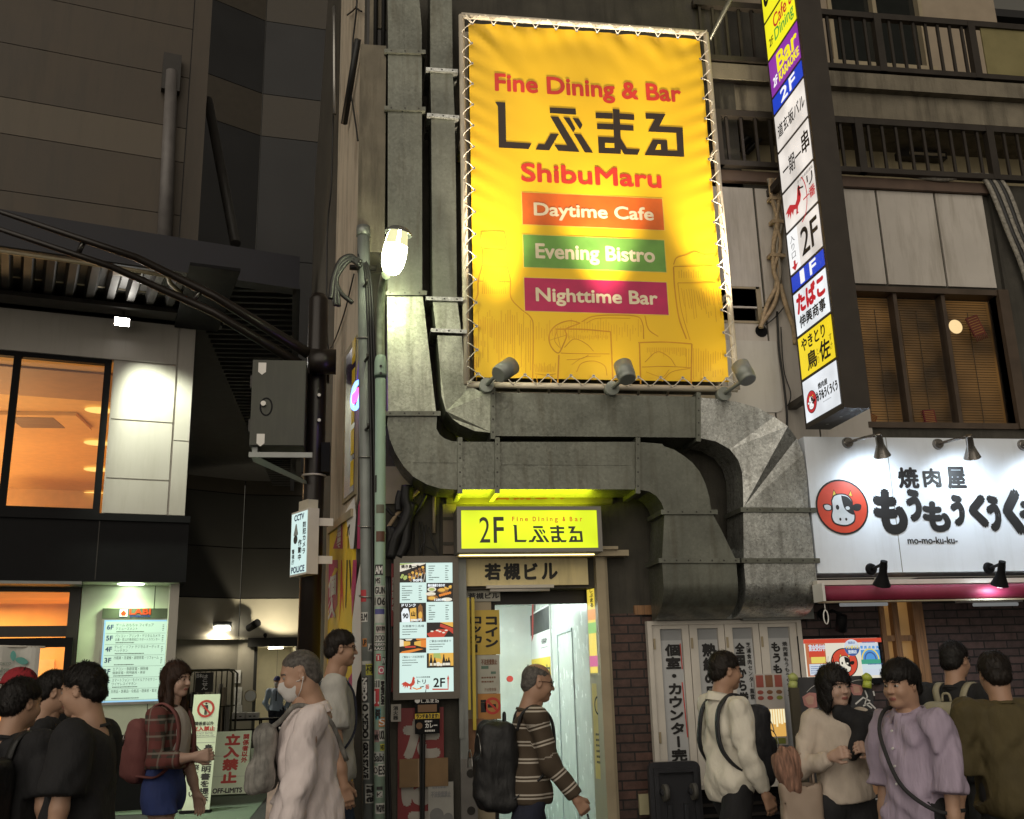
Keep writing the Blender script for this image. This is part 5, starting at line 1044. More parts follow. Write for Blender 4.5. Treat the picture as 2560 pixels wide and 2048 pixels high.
def quarter_end(parent, px0, px1, ptop, pbot, mt):
    fr = FY(DY); a0, z1_ = fr.at(px0); a1, _ = fr.at(px1); z0_ = fr.at(pbot)[1]; m = MB(); n = 12; pts = []
    depth = -.10 - DY; h = z1_ - z0_
    prof = [(DY, z1_), (DY, z0_ + h * .62)] + [(DY + depth * (1 - math.cos(t)), z0_ + h * .62 - h * .62 * math.sin(t)) for t in np.linspace(0, math.pi / 2, n)[1:]]
    sh = lambda z, s: 0
    V = [];
    for (y, z) in prof: V += [(a0, y, z), (a1, y, z)]
    m.add(V, [(2 * i, 2 * i + 2, 2 * i + 3, 2 * i + 1) for i in range(len(prof) - 1)], 0, True)
    for aa, flip in ((a0, 0), (a1, 1)):
        loop = [(aa, y, z) for y, z in prof] + [(aa, -.1, z1_)]; m.add(loop, [tuple(range(len(loop))) if flip else tuple(range(len(loop)))[::-1]], 0)
    return m.build('wall_elbow', mt, parent)
quarter_end(d1, D(1394, 1184), D(1550, 1184), None, D(1450, 1300), gv1)
for p0, p1 in ((D(812, 619), D(892, 619)), (D(812, 872), D(921, 872)), (zB_(837, 1060), zB_(837, 1360)), (zB_(1060, 1060), zB_(1060, 1360)), (zB_(1900, 1060), zB_(1900, 1360)), (D(1396, 1079), D(1503, 1079)), (D(1391, 1181), D(1553, 1181)), (D(815, 110), D(890, 112)), (D(815, 230), D(890, 232))):
    flange(d1, p0, p1)
m = MB(); c_ = FD.at(zA_(1222, 300)); e = FD.at(zB_(503, 0)); m.fbox(FD, c_[0] - .003, c_[0] + .003, FD.at(D(850, 610))[1], FD.at(D(850, -50))[1], 0, .005); m.fbox(FD, *FD.rect(zB_(1085, 1203), zB_(1860, 1207)), 0, .004); m.fbox(FD, *FD.rect(zB_(560, 1188), zB_(815, 1192)), 0, .004); m.build('seam', gv1, d1)
d2 = thing('exhaust_duct', 'right galvanised exhaust duct running along the foot of the yellow billboard', 'duct', (2, -.3, 2))
duct_piece(d2, 'riser', [D(906, -60), D(951, -60), D(953, 148), D(957, 240), D(960, 395), D(962, 632), D(911, 632), D(909, 395), D(908, 240), D(906, 148)], gv1)
duct_piece(d2, 'tapered_section', [zB_(676, 222), zB_(822, 222), zB_(845, 400), zB_(695, 395)], gv2 if 0 else gv3)
for p0, p1 in ((zA_(1525, 865), zA_(1850, 885)), (zA_(1540, 1425), zA_(1865, 1450)), (zB_(650, 212), zB_(838, 218)), (zB_(680, 402), zB_(860, 410))): flange(d2, p0, p1, .03, mt=gv2)
def facets(parent, name, P_, tris, mt, back=-.10):
    """P_: name -> (px, depth offset); shared front points give flat creased facets; outer rim runs back to the wall"""
    V = {k: onY(p, DY + d) for k, (p, d) in P_.items()}; keys = list(V); idx = {k: i for i, k in enumerate(keys)}
    m = MB()
    for t_ in tris:
        a, b_, c_ = [V[k] for k in t_]; nn = np.cross(b_ - a, c_ - a)
        m.add([V[k] for k in (t_ if nn[1] < 0 else t_[::-1])], [(0, 1, 2)], 0)
    ed = {}
    for t_ in tris:
        for i in range(3): e_ = tuple(sorted((t_[i], t_[(i + 1) % 3]))); ed[e_] = ed.get(e_, 0) + 1
    for e_, k in ed.items():
        if k == 1:
            a, b_ = V[e_[0]], V[e_[1]]; a2, b2 = a.copy(), b_.copy(); a2[1] = back; b2[1] = back; m.quad(a, b_, b2, a2, 0)
    return m.build(name, mt, parent)
Q = {'a': (zB_(702, 428), 0), 'b': (zB_(850, 432), 0), 'c': (zB_(718, 615), .02), 'd': (zB_(865, 672), .035), 'e': (zB_(728, 790), .0), 'f': (zB_(755, 882), -.02), 'g': (zB_(905, 735), .03), 'h': (zB_(955, 762), .01), 'i': (zB_(1030, 765), 0), 'j': (zB_(790, 925), .0), 'k': (zB_(840, 962), 0), 'l': (zB_(925, 1000), 0), 'm': (zB_(1032, 1012), 0)}
facets(d2, 'creased_elbow', Q, [('a', 'b', 'c'), ('c', 'b', 'd'), ('c', 'd', 'f'), ('c', 'f', 'e'), ('f', 'd', 'g'), ('f', 'g', 'h'), ('f', 'h', 'i'), ('f', 'i', 'm'), ('f', 'm', 'j'), ('j', 'm', 'k'), ('k', 'm', 'l')], gv3)
duct_piece(d2, 'level_run', [zB_(1036, 768), zC_(-300, 785), zC_(200, 795), zC_(200, 1040), zC_(-300, 1035), zB_(1036, 1030)], gv1)
Q = {'a': (zC_(205, 800), 0), 'b': (zC_(205, 1042), 0), 'c': (zC_(310, 1062), .0), 'd': (zC_(320, 808), 0), 'e': (zC_(430, 825), 0), 'f': (zC_(560, 860), 0), 'g': (zC_(660, 915), 0), 'h': (zC_(742, 972), -.03), 'i': (zC_(395, 1110), 0), 'j': (zC_(445, 1175), 0), 'k': (zC_(468, 1250), 0), 'l': (zC_(474, 1350), 0), 'm': (zC_(475, 1460), .0), 'n': (zC_(795, 1045), .01), 'o': (zC_(835, 1140), 0), 'p': (zC_(855, 1260), 0), 'q': (zC_(865, 1462), 0)}
facets(d2, 'creased_bend', Q, [('a', 'b', 'd'), ('b', 'c', 'd'), ('d', 'c', 'e'), ('e', 'c', 'i'), ('e', 'i', 'f'), ('f', 'i', 'g'), ('g', 'i', 'h'), ('i', 'j', 'h'), ('j', 'k', 'h'), ('k', 'l', 'h'), ('l', 'm', 'h'), ('h', 'm', 'n'), ('n', 'm', 'o'), ('o', 'm', 'p'), ('p', 'm', 'q')], gv2)
duct_piece(d2, 'drop_section', [D(1565, 1076), D(1702, 1074), D(1710, 1130), D(1714, 1178), D(1566, 1178)], gv2)
quarter_end(d2, D(1566, 1184), D(1716, 1184), None, D(1640, 1296), gv2)
for p0, p1 in ((zB_(1034, 760), zB_(1034, 1034)), (zC_(202, 790), zC_(202, 1050)), (zC_(470, 1474), zC_(890, 1476)), (D(1562, 1181), D(1718, 1181))): flange(d2, p0, p1)
for x0, x1, d_ in ((1385, 1545, d1), (1562, 1712, d2)):
    a = F0.at(D(x0, 1295), .1); b_ = F0.at(D(x1, 1300), .1); m = MB(); m.fbox(F0, a[0], b_[0], a[1] - .04, a[1] + .5, .001, .12); m.build('wall_collar', greymet, d_)

# ================================================================== BILLBOARD
BY = -.42
FB = FY(BY)
bl = thing('billboard', 'big yellow restaurant banner laced into a white tube frame over the entrance', 'billboard', (1.85, BY, 3.65))
bx0, bx1, bz0, bz1 = .785, 2.925, 3.695, 6.93
m = MB()
for (p, q) in (((bx0, bz0), (bx0, bz1)), ((bx1, bz0), (bx1, bz1)), ((bx0, bz0), (bx1, bz0)), ((bx0, bz1), (bx1, bz1))):
    m.cyl(FB.P(p[0], p[1], 0), FB.P(q[0], q[1], 0), .025, .025, 12)
for x_ in (bx0, bx1):
    for z_ in (4.5, 5.8): m.cyl(FB.P(x_, z_, 0), (x_, -.02, z_), .02, .02, 8)
    m.cyl(FB.P(x_ + (.06 if x_ < 2 else -.06), bz0 + .03, -.25), FB.P(x_ + (.06 if x_ < 2 else -.06), bz1, -.25), .022, .022, 8)
m.cyl(FB.P(bx0, bz0 - .0, -.25), FB.P(bx1, bz0, -.25), .022, .022, 8); m.cyl(FB.P(bx0, bz1, -.25), FB.P(bx1, bz1, -.25), .022, .022, 8)
for k in range(9): x_ = bx0 + .15 + k * .24; m.cyl(FB.P(x_, bz0, 0), FB.P(x_ + .05, bz0, -.25), .009, .009, 6)
m.build('frame', mat('cream_tube', (.62, .55, .44), .45, var=.08), bl)
ya0, ya1, yb0, yb1 = bx0 + .060, bx1 - .055, bz0 + .062, bz1 - .058
NX, NZ = 60, 90
def cloth(u_, v_):
        d_ = 0
        el, er, et, eb = math.exp(-u_ * 14), math.exp(-(1 - u_) * 14), math.exp(-(1 - v_) * 22), math.exp(-v_ * 25)
        d_ += .0035 * el * math.sin(v_ * 118 + u_ * 40) + .003 * er * math.sin(v_ * 118 - u_ * 30) + .004 * et * math.sin(u_ * 76 + v_ * 50) + .002 * eb * math.sin(u_ * 80)
        d_ += .003 * math.sin(v_ * 60 + math.sin(u_ * 9) * 3 + u_ * 14) * (.05 + et * 2) + .0006 * math.sin(u_ * 13 - v_ * 21)
        cdist = math.hypot(u_ * 2, (1 - v_) * 3.2); ang = math.atan2((1 - v_) * 3.2, u_ * 2 + 1e-6)
        d_ += .022 * math.exp(-((ang - .9) / .10) ** 2) * math.exp(-cdist * 3.0) * min(1, cdist * 8)
        return d_
V = [(ya0 + (ya1 - ya0) * i / NX, BY + .012 - cloth(i / NX, j / NZ), yb0 + (yb1 - yb0) * j / NZ) for j in range(NZ + 1) for i in range(NX + 1)]
def drape(m):
    """lay flat print onto the folded cloth"""
    m.v = [(x, BY + .012 - cloth((x - ya0) / (ya1 - ya0), (z - yb0) / (yb1 - yb0)) - .0014 - (BY - PC - y) * .35, z) for x, y, z in m.v]
    return m
m = MB(); m.add(V, [(j * (NX + 1) + i, j * (NX + 1) + i + 1, (j + 1) * (NX + 1) + i + 1, (j + 1) * (NX + 1) + i) for j in range(NZ) for i in range(NX)], 0, True)
ban = m.build('banner', mat('banner_yellow', (.92, .56, .012), .5, var=.03, scale=2), bl)
PC = .018      # print stands just proud of the cloth
z2 = zc(800, 0, 2.3956); z3 = zc(1660, 0, 2.3956); zL = zc(1220, 230, 4.312); zE = zc(1180, 560, 3.2667)
BA = lambda f, x, y: FB.at(f(x, y), PC)
def btext(m, s, tl, bl_, br_, tr, mi, bold, c=PC + .002):
    """fit between photographed corners: top-left, baseline-left, baseline-right"""
    a0 = (tl[0] + bl_[0]) / 2; text(m, FB, s, a0, br_[0], (bl_[1] + br_[1]) / 2, tl[1], c, mi, bold)
m = MB()
btext(m, 'Fine Dining & Bar', BA(z2, 1052, 430), BA(z2, 1055, 530), BA(z3, 107, 597), None, 0, .042)
btext(m, 'ShibuMaru', BA(z2, 1212, 968), BA(z2, 1212, 1078), BA(z2, 2048, 1110), None, 0, .046)
for (mi, f, tl, br) in ((2, z2, (1212, 1142), (2068, 1370)), (3, zE, (421, 75), (1595, 382)), (4, zE, (430, 427), (1615, 733))):
    a, b_ = BA(f, *tl), BA(f, *br); m.frect(FB, a[0] - .007, b_[0] + .007, b_[1] - .007, a[1] + .007, PC, 6); m.frect(FB, a[0], b_[0], b_[1], a[1], PC + .0015, mi)
btext(m, 'Daytime Cafe', BA(z2, 1287, 1205), BA(z2, 1287, 1280), BA(z2, 2003, 1308), None, 5, .042, PC + .004)
btext(m, 'Evening Bistro', BA(zE, 528, 150), BA(zE, 528, 266), BA(zE, 1500, 298), None, 5, .042, PC + .004)
btext(m, 'Nighttime Bar', BA(zE, 530, 512), BA(zE, 530, 618), BA(zE, 1523, 645), None, 5, .042, PC + .004)
drape(m).build('lettering', [mat('banner_red', (.62, .035, .02), .5), ink, mat('banner_orange', (.70, .13, .012), .5), mat('banner_green', (.16, .36, .065), .5), mat('banner_magenta', (.50, .02, .10), .5), mat('banner_cream', (.80, .68, .48), .5), mat('banner_pale', (.85, .58, .08), .5)], ban)
m = MB(); cvb = lambda x, y: FB.at(zL(x, y), PC + .001)
for k in LOGO:
    for pl in LOGO[k]:
        cpl = [cvb(*q) for q in pl]; cx_ = sum(q[0] for q in cpl) / len(cpl); cz_ = sum(q[1] for q in cpl) / len(cpl)
        fillpoly(m, FB, cpl, PC + .002, 0)
for h in HOLES: fillpoly(m, FB, [cvb(*q) for q in h], PC + .0035, 1)
drape(m).build('logo', [mat('banner_black', (.022, .012, .008), .5), MATS['banner_yellow']], ban)
m = MB(); E_ = lambda x, y: FB.at(zE(x, y), PC)
def st_(pts, w_=.009): m.stroke(FB, [E_(*p) for p in pts], w_, PC, 0)
def sm(pts): return [tuple(q) for q in rcurve([(p[0], p[1], 0) for p in pts], 5)]
def sms(pts, w_=.009): st_([(q[0], q[1]) for q in rcurve([(p[0], p[1], 0) for p in pts], 5)], w_)
sms([(80, 65), (95, 48), (255, 50), (272, 68)]); sms([(80, 65), (72, 140), (92, 220), (85, 330), (55, 450), (50, 560), (20, 640), (4, 670)]); sms([(272, 68), (285, 140), (275, 220), (290, 330), (318, 450), (322, 590), (400, 680), (490, 760), (505, 880), (500, 1300)])
for yy in ((90, 330, 285, 345), (60, 455, 312, 462), (95, 190, 275, 200)): st_([(yy[0], yy[1]), (yy[2], yy[3])], .006)
r = random.Random(5)
for i in range(26): x_ = 20 + i * 18.5; y0_ = 720 + (abs(x_ - 200) * .25) + r.uniform(-60, 60); st_([(x_, y0_), (x_ + r.uniform(-4, 4), y0_ + r.uniform(180, 480))], .0035)
for i in range(12): x_ = 100 + i * 15; st_([(x_, 90 + r.uniform(0, 20)), (x_, 170)], .0035); st_([(x_, 370), (x_ + (x_ - 180) * .15, 560)], .0035)
sms([(690, 850), (900, 850), (1140, 870)], .011); st_([(715, 1060), (705, 1300)], .012); st_([(1140, 870), (1160, 1300)], .013); sms([(730, 1045), (900, 1050), (1130, 1052)], .006)
sms([(890, 800), (800, 780), (690, 820), (635, 900), (650, 990), (710, 1045), (750, 980), (780, 900), (770, 850), (890, 800)], .010); sms([(700, 860), (680, 940), (720, 1000)], .005); st_([(640, 940), (770, 900)], .004); st_([(690, 840), (730, 1010)], .004)
sms([(760, 1000), (840, 930), (940, 970), (1000, 1030)], .006); sms([(860, 1200), (900, 1130), (1000, 1110), (1090, 1150), (1110, 1230)], .006); sms([(780, 1100), (900, 1090), (960, 1060)], .005); sms([(820, 1140), (920, 1080), (1060, 1070)], .004)
sms([(1365, 960), (1580, 955), (1805, 970)], .011); st_([(1375, 960), (1385, 1300)], .012); st_([(1805, 970), (1800, 1300)], .013); sms([(1395, 1160), (1600, 1155), (1800, 1165)], .006); sms([(1420, 1120), (1520, 1035), (1620, 1080), (1670, 1150)], .006); sms([(1560, 1280), (1640, 1200), (1790, 1170)], .005); sms([(1430, 1200), (1560, 1240), (1620, 1180)], .004)
sms([(1655, 320), (1680, 265), (1760, 240), (1830, 215), (1900, 240), (1985, 235)], .009); st_([(1655, 335), (1990, 335)], .006); sms([(1655, 340), (1665, 520), (1700, 760), (1760, 930)], .012); st_([(1690, 470), (2000, 470)], .006); sms([(1690, 470), (1720, 700), (1790, 940)], .006)
for i in range(16): x_ = 1700 + i * 20; st_([(x_, 360 + r.uniform(0, 20)), (x_, 430)], .0035); st_([(x_ + 20, 500 + r.uniform(0, 40)), (x_ + 45, 600 + r.uniform(0, 200))], .0035); st_([(x_ + 60, 1000 + r.uniform(0, 60)), (x_ + 60, 1150 + r.uniform(0, 120))], .0035)
for i in range(40): x_ = 530 + i * 22; st_([(x_, 760 + r.uniform(0, 90)), (x_, 860 + r.uniform(0, 90))], .003)
for i in range(22): x_ = 800 + i * 15; st_([(x_, 900 + r.uniform(-10, 10)), (x_, 920 + r.uniform(0, 20))], .003); st_([(x_ + 640, 1000), (x_ + 640, 1020 + r.uniform(0, 60))], .003)
sms([(900, 790), (1020, 740), (1330, 740), (1400, 800), (1410, 930)], .009); sms([(940, 800), (1040, 760), (1300, 760)], .005); sms([(1420, 740), (1450, 850), (1530, 910)], .008)
sms([(520, 1215), (610, 1225), (690, 1215)], .006); sms([(530, 1230), (540, 1290)], .006); sms([(660, 1230), (650, 1290)], .006)
for i in range(14): x_ = 525 + i * 12; st_([(x_, 1200), (x_ + (x_ - 610) * .1, 1120 + r.uniform(0, 40))], .003)
drape(m).build('drinks_drawing', mat('banner_drawing', (.66, .30, .012), .5), ban)
m = MB(); n = 17
def lace(p, q, fx, fz):
    m.tube(rcurve([FB.P(p[0], p[1], .012), FB.P((p[0] + q[0]) / 2, (p[1] + q[1]) / 2, .035), FB.P(q[0], q[1], .030), FB.P(q[0] + fx, q[1] + fz, -.028)], 3), .0040, 5)
hol = []
for i in range(n):
    z_ = yb0 + .02 + (yb1 - yb0 - .04) * i / (n - 1)
    lace((ya0 + .02, z_), (bx0, z_ - .10), -.0, -.03); lace((ya0 + .02, z_), (bx0 + .01, z_ + .05), 0, .03); lace((ya1 - .02, z_), (bx1, z_ + .09), 0, .03); lace((ya1 - .02, z_), (bx1 - .01, z_ - .05), 0, -.03); hol += [(ya0 + .02, z_), (ya1 - .02, z_)]
n = 12
for i in range(n):
    x_ = ya0 + .03 + (ya1 - ya0 - .06) * i / (n - 1); lace((x_, yb1 - .02), (x_ - .07, bz1), -.02, .0); lace((x_, yb1 - .02), (x_ + .06, bz1 - .01), .02, 0); lace((x_, yb0 + .02), (x_ + .08, bz0), .02, 0); lace((x_, yb0 + .02), (x_ - .08, bz0 + .01), -.02, 0); hol += [(x_, yb0 + .02), (x_, yb1 - .02)]
m.build('lacing_rope', whitemet, bl)
m = MB()
for h in hol: m.ring(FB, h[0], h[1], .013, .006, .014, 0, 10); m.disc(FB, h[0], h[1], .008, .0135, 1, 8)
m.build('eyelets', [alu, black], bl)
def spot(label, base, tip0, tip1, yb_, aim_x):
    b_ = onY(zE(*base), BY); P0_ = onY(zE(*tip0), BY - .30); P1_ = onY(zE(*tip1), BY - .30)
    P1_ = P1_ + np.array([0, .02, 0]); P0_ = P0_ + np.array([0, -.05, 0])
    t = thing('spotlight', label, 'lamp', b_, 'spotlights along the foot of the billboard')
    ax = P1_ - P0_; L = np.linalg.norm(ax); ax /= L; cg_ = mat('lamp_grey', (.30, .32, .29), .4, .2, var=.08)
    m = MB(); m.tube([P0_ - ax * .0, P0_ + ax * .012, P0_ + ax * L * .25, P0_ + ax * (L * .26), P0_ + ax * L], [.058, .066, .066, .069, .069], 20); m.build('barrel', cg_, t)
    m = MB(); m.cyl(P1_ + ax * .001, P1_ + ax * .002, .06, .06, 20); m.build('lens', glow('spot_lens', (1, .9, .7), 9), t)
    m = MB(); m.tube([b_ + np.array([-.0, -.05, 0]), b_ + np.array([.03, -.16, .02]), P0_ + ax * .03], .016, 8); m.cyl(b_ + np.array([0, 0, 0]), b_ + np.array([0, -.07, 0]), .055, .055, 16); m.build('bracket', cg_, t)
    lt = bpy.data.lights.new('spot_light', 'SPOT'); lt.energy = 470; lt.color = (1, .86, .62); lt.spot_size = R_(46); lt.spot_blend = 1.0; lt.shadow_soft_size = .06
    lo = bpy.data.objects.new('spot_light', lt); COL.objects.link(lo); lo.parent = t; src = P1_ + ax * .03; lo.location = Vector(src) - t.location
    tgt = np.array([aim_x, src[1] + .03, 7.0]); lo.rotation_euler = Vector(-(tgt - src)).to_track_quat('Z', 'Y').to_euler()
    return t
spot('left spotlight of three, tilted towards the drawn bottle', (112, 1335), (205, 1250), (330, 1150), 0, .80)
spot('middle spotlight of three, pointing straight up at the banner', (1130, 1360), (1258, 1290), (1235, 1140), 0, 1.85)
zR = zc(1660, 660, 2.3956)
def zE2(x, y): q = zR(x, y); return ((q[0] - 1180) * 3.2667, (q[1] - 560) * 3.2667)
spot('right spotlight of three, in front of the blank white panel', zE2(345, 790), zE2(492, 712), zE2(460, 600), 0, 2.80)
# ================================================================== RIGHT BUILDING
rb = thing('restaurant_building', 'pale clad building with balconies and a bamboo-screened window over the restaurant', 'building', (5, 1, 0))
zR1 = zc(1660, 0, 2.3956); zR2 = zc(2050, 0, 3.594)
m = MB()
ZB, ZT = 4.80, 5.72
xs = [2.96, 3.42, 3.46, 4.30, 4.80, 5.34, 5.60]
def cladp(x0, x1, z0, z1): m.box(x0 + .006, x1 - .006, -.02, -.001, z0 + .006, z1 - .006, 0)
cladp(2.96, 3.40, 4.55, ZT - .04); cladp(3.41, 3.78, 3.3, ZT - .04); cladp(3.79, 4.56, ZB, ZT); cladp(4.57, 5.13, ZB, ZT); cladp(5.14, 5.62, ZB, ZT)
m.box(2.96, 3.0, -.02, -.001, 3.3, 4.54, 0); v0 = F0.at(zR(395, 140)); v1 = F0.at(zR(580, 350)); vx0, vx1, vz0, vz1 = 3.0, v1[0], v1[1], v0[1]
m.box(3.0, vx1, -.02, -.001, vz1, 4.54, 0); m.box(vx1, 3.40, -.02, -.001, 3.3, 4.54, 0); m.box(3.0, vx1, -.02, -.001, 3.3, vz0, 0)
m.box(3.79, 4.25, -.02, -.001, 3.3, 3.75, 0)
m.box(2.95, 9, 0, .25, 3.3, 3.52, 1); m.box(2.95, 4.2, .0, .25, 3.52, ZT, 1); m.box(4.2, 9, .0, .25, ZB - .06, ZT, 1); m.box(5.68, 9, -.04, .25, 3.52, ZT + .1, 1)
m.build('cladding', [clad, conc_dk], rb)
m = MB(); m.box(2.95, 5.66, -.06, -.003, ZT, ZT + .10, 0); m.build('brown_trim', mat('brown_trim', (.11, .07, .05), .6, var=.2), rb)
m = MB(); m.box(3.0, vx1, -.03, -.0, vz1 - .02, vz1 + .0, 0); m.box(vx1 - .03, vx1 + .012, -.03, 0, vz0, vz1, 0); m.box(3.0, vx1, .14, .15, vz0, vz1, 1); m.box(3.0, vx1 + .01, -.03, 0, vz0 - .02, vz0, 0)
for i in range(4): zz0 = vz0 + (vz1 - vz0) * (i + .3) / 4; m.fbox(Fr((0, .07, zz0), (1, 0, 0), v=(0, -.6, .5)), 3.01, vx1 - .03, -.0, .06, -.004, .004, 0)
m.build('vent_louvre', [tan_m, black], rb)
m = MB()
m.box(2.95, 9, -.06, 1.6, 6.74, 6.90, 0); m.box(2.95, 9, .02, 1.6, 6.48, 6.739, 0)
m.box(3.5, 9, .60, .8, 5.7, 6.5, 1); m.box(2.95, 3.5, 1.45, 1.7, 5.7, 6.5, 1)
m.box(2.95, 4.9, 1.0, 1.25, 6.9, 11, 2); m.box(4.9, 6.0, 1.0, 1.25, 6.9, 7.75, 2); m.box(6.0, 6.9, 1.0, 1.25, 6.9, 11, 2); m.box(6.9, 9, 1.0, 1.25, 6.9, 8.2, 2)
m.box(6.9, 10, 1.5, 4, 8.9, 9.0, 3)
m.build('balcony_walls', [conc, mat('yellowed_wall', (.42, .35, .21), .7, var=.1, dirt=(.2, .16, .09), dirt_amt=.5), mat('beige_render', (.32, .26, .19), .7, var=.08), panel_d], rb)
m = MB(); m.box(4.9, 6.0, 1.06, 1.08, 7.75, 9.6, 0); fw = m.build('upper_window', dkglass, rb)
m = MB()
for x_ in (4.9, 5.42, 5.96): m.box(x_, x_ + .045, .98, 1.059, 7.75, 9.6)
m.box(4.85, 6.05, .94, .999, 7.70, 7.75); m.build('frame', tan_m, fw)
m = MB(); q0, q1 = onY(zR1(1385, 920), .58), onY(zR1(1670, 975), .58); m.box(q0[0], q1[0], .50, .599, q1[2], q0[2], 0); m.box(q0[0] + .1, q1[0] - .02, .495, .499, q0[2] - .05, q0[2] - .02, 1); m.build('dead_light', [darkmet, tan_m], rb)
def railing(label, y, x0, x1, zb, zt, posts, step, panel=None):
    t = thing('balcony_railing', label, 'railing', ((x0 + x1) / 2, y, zb))
    rm = mat('railing_paint', (.035, .028, .022), .5, .2, var=.2)
    m = MB(); m.box(x0, x1, y - .03, y + .03, zt - .06, zt); m.build('top_rail', rm, t)
    m = MB(); m.box(x0, x1, y - .03, y + .03, zb, zb + .05); m.build('bottom_rail', rm, t)
    for p in posts: m = MB(); m.box(p - .035, p + .035, y - .034, y + .034, zb, zt - .005); m.build('post', rm, t)
    x = x0 + step * .5; first = None
    while x < (panel or x1):
        if all(abs(x - p) > .05 for p in posts):
            if first is None: m = MB(); m.box(x - .012, x + .012, y - .012, y + .012, zb + .05, zt - .06); first = m.build('baluster', rm, t); fx = x
            else: c = first.copy(); COL.objects.link(c); c.parent = t; c.location = Vector(first.location) + Vector((x - fx, 0, 0))
        x += step
    if panel:
        xx = panel + .06
        for k in range(3): m = MB(); m.box(xx, xx + .60, y - .008, y + .008, zb + .05, zt - .06); m.build('frosted_panel', mat('frosted_yellow', (.22, .19, .085), .4, var=.12), t); xx += .66
    return t
railing('lower dark balcony railing with thin upright bars above the white cladding', -.10, 2.97, 6.6, 5.83, 6.38, [3.08, 4.42, 5.72], .135)
railing('upper dark balcony railing ending in frosted yellow panels', -.05, 2.97, 7.2, 6.92, 7.55, [4.05, 4.78, 5.75], .125, 5.80)
m = MB(); a = onY(D(1528, 380), .5); b_ = onY(D(1650, 215), .5); m.cyl(onY(zc(1760, 250, 2.079)(160, 260), .5), onY(zc(1760, 250, 2.079)(370, 60), .5), .05, .05, 4); m.cyl(onY(zc(1760, 250, 2.079)(220, 275), .5), onY(zc(1760, 250, 2.079)(380, 110), .5), .03, .03, 4); o = m.build('stair_stringer', darkmet); o['label'] = 'dark slanting stair stringer behind the lower railing beside the billboard'; o['category'] = 'stair'
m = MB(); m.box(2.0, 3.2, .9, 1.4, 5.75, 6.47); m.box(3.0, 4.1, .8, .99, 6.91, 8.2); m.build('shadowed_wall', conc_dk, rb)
m = MB()
for (x_, dx) in ((1.85, .02), (2.55, .05), (2.75, -.02)): m.cyl((x_, .3, 6.6), (x_ + dx, .3, 9), .025, .025, 8)
m.cyl((1.9, .4, 7.35), (2.9, .4, 7.30), .06, .06, 10); m.box(1.75, 2.45, .4, .9, 7.5, 7.75); m.cyl((2.98, -.35, 6.92), (3.6, -.9, 8.1), .022, .022, 8)
o = m.build('pipe_rack', mat('dull_pipe', (.10, .10, .085), .4, .5, var=.3), cbd)
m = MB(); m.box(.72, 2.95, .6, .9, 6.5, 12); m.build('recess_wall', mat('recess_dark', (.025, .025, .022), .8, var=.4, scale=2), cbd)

zW = zc(1660, 660, 2.3956)
W0, W1, WZ0, WZ1 = 4.22, 5.64, 3.55, 4.78
m = MB()
for x_ in (4.22, 4.61, 5.07, 5.60): m.box(x_, x_ + .034, .0, .10, WZ0, WZ1)
m.box(W0, 5.7, -.03, .10, WZ0 - .05, WZ0); m.box(W0, 5.7, -.03, .10, WZ1 - .05, WZ1); m.box(5.60, 5.70, -.05, .12, WZ0 - .05, WZ1)
rwf = m.build('restaurant_window', mat('dark_brown_frame', (.085, .06, .042), .45, .2, var=.2), rb)
m = MB(); m.quad((W0, .04, WZ0), (5.62, .04, WZ0), (5.62, .04, WZ1), (W0, .04, WZ1)); m.build('pane', glass, rwf)
m = MB()
for (x0, x1) in ((4.2, 4.62), (4.62, 5.08), (5.08, 5.66)): m.quad((x0, .16, WZ0), (x1, .16, WZ0), (x1, .16, WZ1), (x0, .16, WZ1))
m.build('bamboo_blind', glow('blind_glow', (.24, .115, .03), .28, base=(.05, .034, .018), var=.8, scale=3.0), rwf)
m = MB()
for k in range(52): z_ = WZ0 + .02 + k * .0235; m.box(4.27, 5.60, .150, .155, z_, z_ + .004)
for x_ in (4.35, 4.5, 4.74, 4.9, 5.2, 5.4): m.box(x_, x_ + .006, .146, .149, WZ0, WZ1 - .15)
m.build('blind_slats', bamboo, rwf, kind='stuff')
q = onY(zW(1748, 375), .14); m = MB(); m.disc(FY(.144), q[0], q[2], .066, 0, 0, 24); o = m.build('paper_lantern', glow('lantern_glow', (1, .72, .36), 1.0), rwf)
def orn(x, y, w_, h_, col, ang, lab):
    q = onY(zW(x, y), .02); f_ = Fr((q[0], .015, q[2]), (math.cos(R_(ang)), 0, math.sin(R_(ang))), (0, -1, 0), v=(-math.sin(R_(ang)), 0, math.cos(R_(ang))))
    m = MB(); m.fbox(f_, -w_, w_, -h_, h_, -.012, 0)
    for k in range(7): m.cyl(f_.P(-w_ + .01 + k * w_ * .3, -h_, 0), f_.P(-w_ + k * w_ * .31, -h_ - .05, 0), .004, .004, 5); m.cyl(f_.P(-w_, -h_ + k * h_ * .3, 0), f_.P(-w_ - .02, -h_ + k * h_ * .3, 0), .004, .004, 5); m.stroke(f_, [(-w_ * .8, -h_ * .8 + k * h_ * .26), (w_ * .8, -h_ * .8 + k * h_ * .26)], .006, .001, 1)
    o = m.build('woven_ornament', [mat('ornament_' + lab.split()[0], col, .8, var=.2), mat('ornament_gold', (.3, .16, .04), .7)]); o['label'] = lab + ' woven ornament hanging inside the upper restaurant window'; o['category'] = 'ornament'
orn(1865, 370, .06, .09, (.13, .025, .015), 20, 'reddish diamond'); orn(1235, 930, .05, .05, (.16, .04, .012), -25, 'orange tilted'); orn(1590, 915, .055, .06, (.13, .015, .018), 5, 'crimson square')
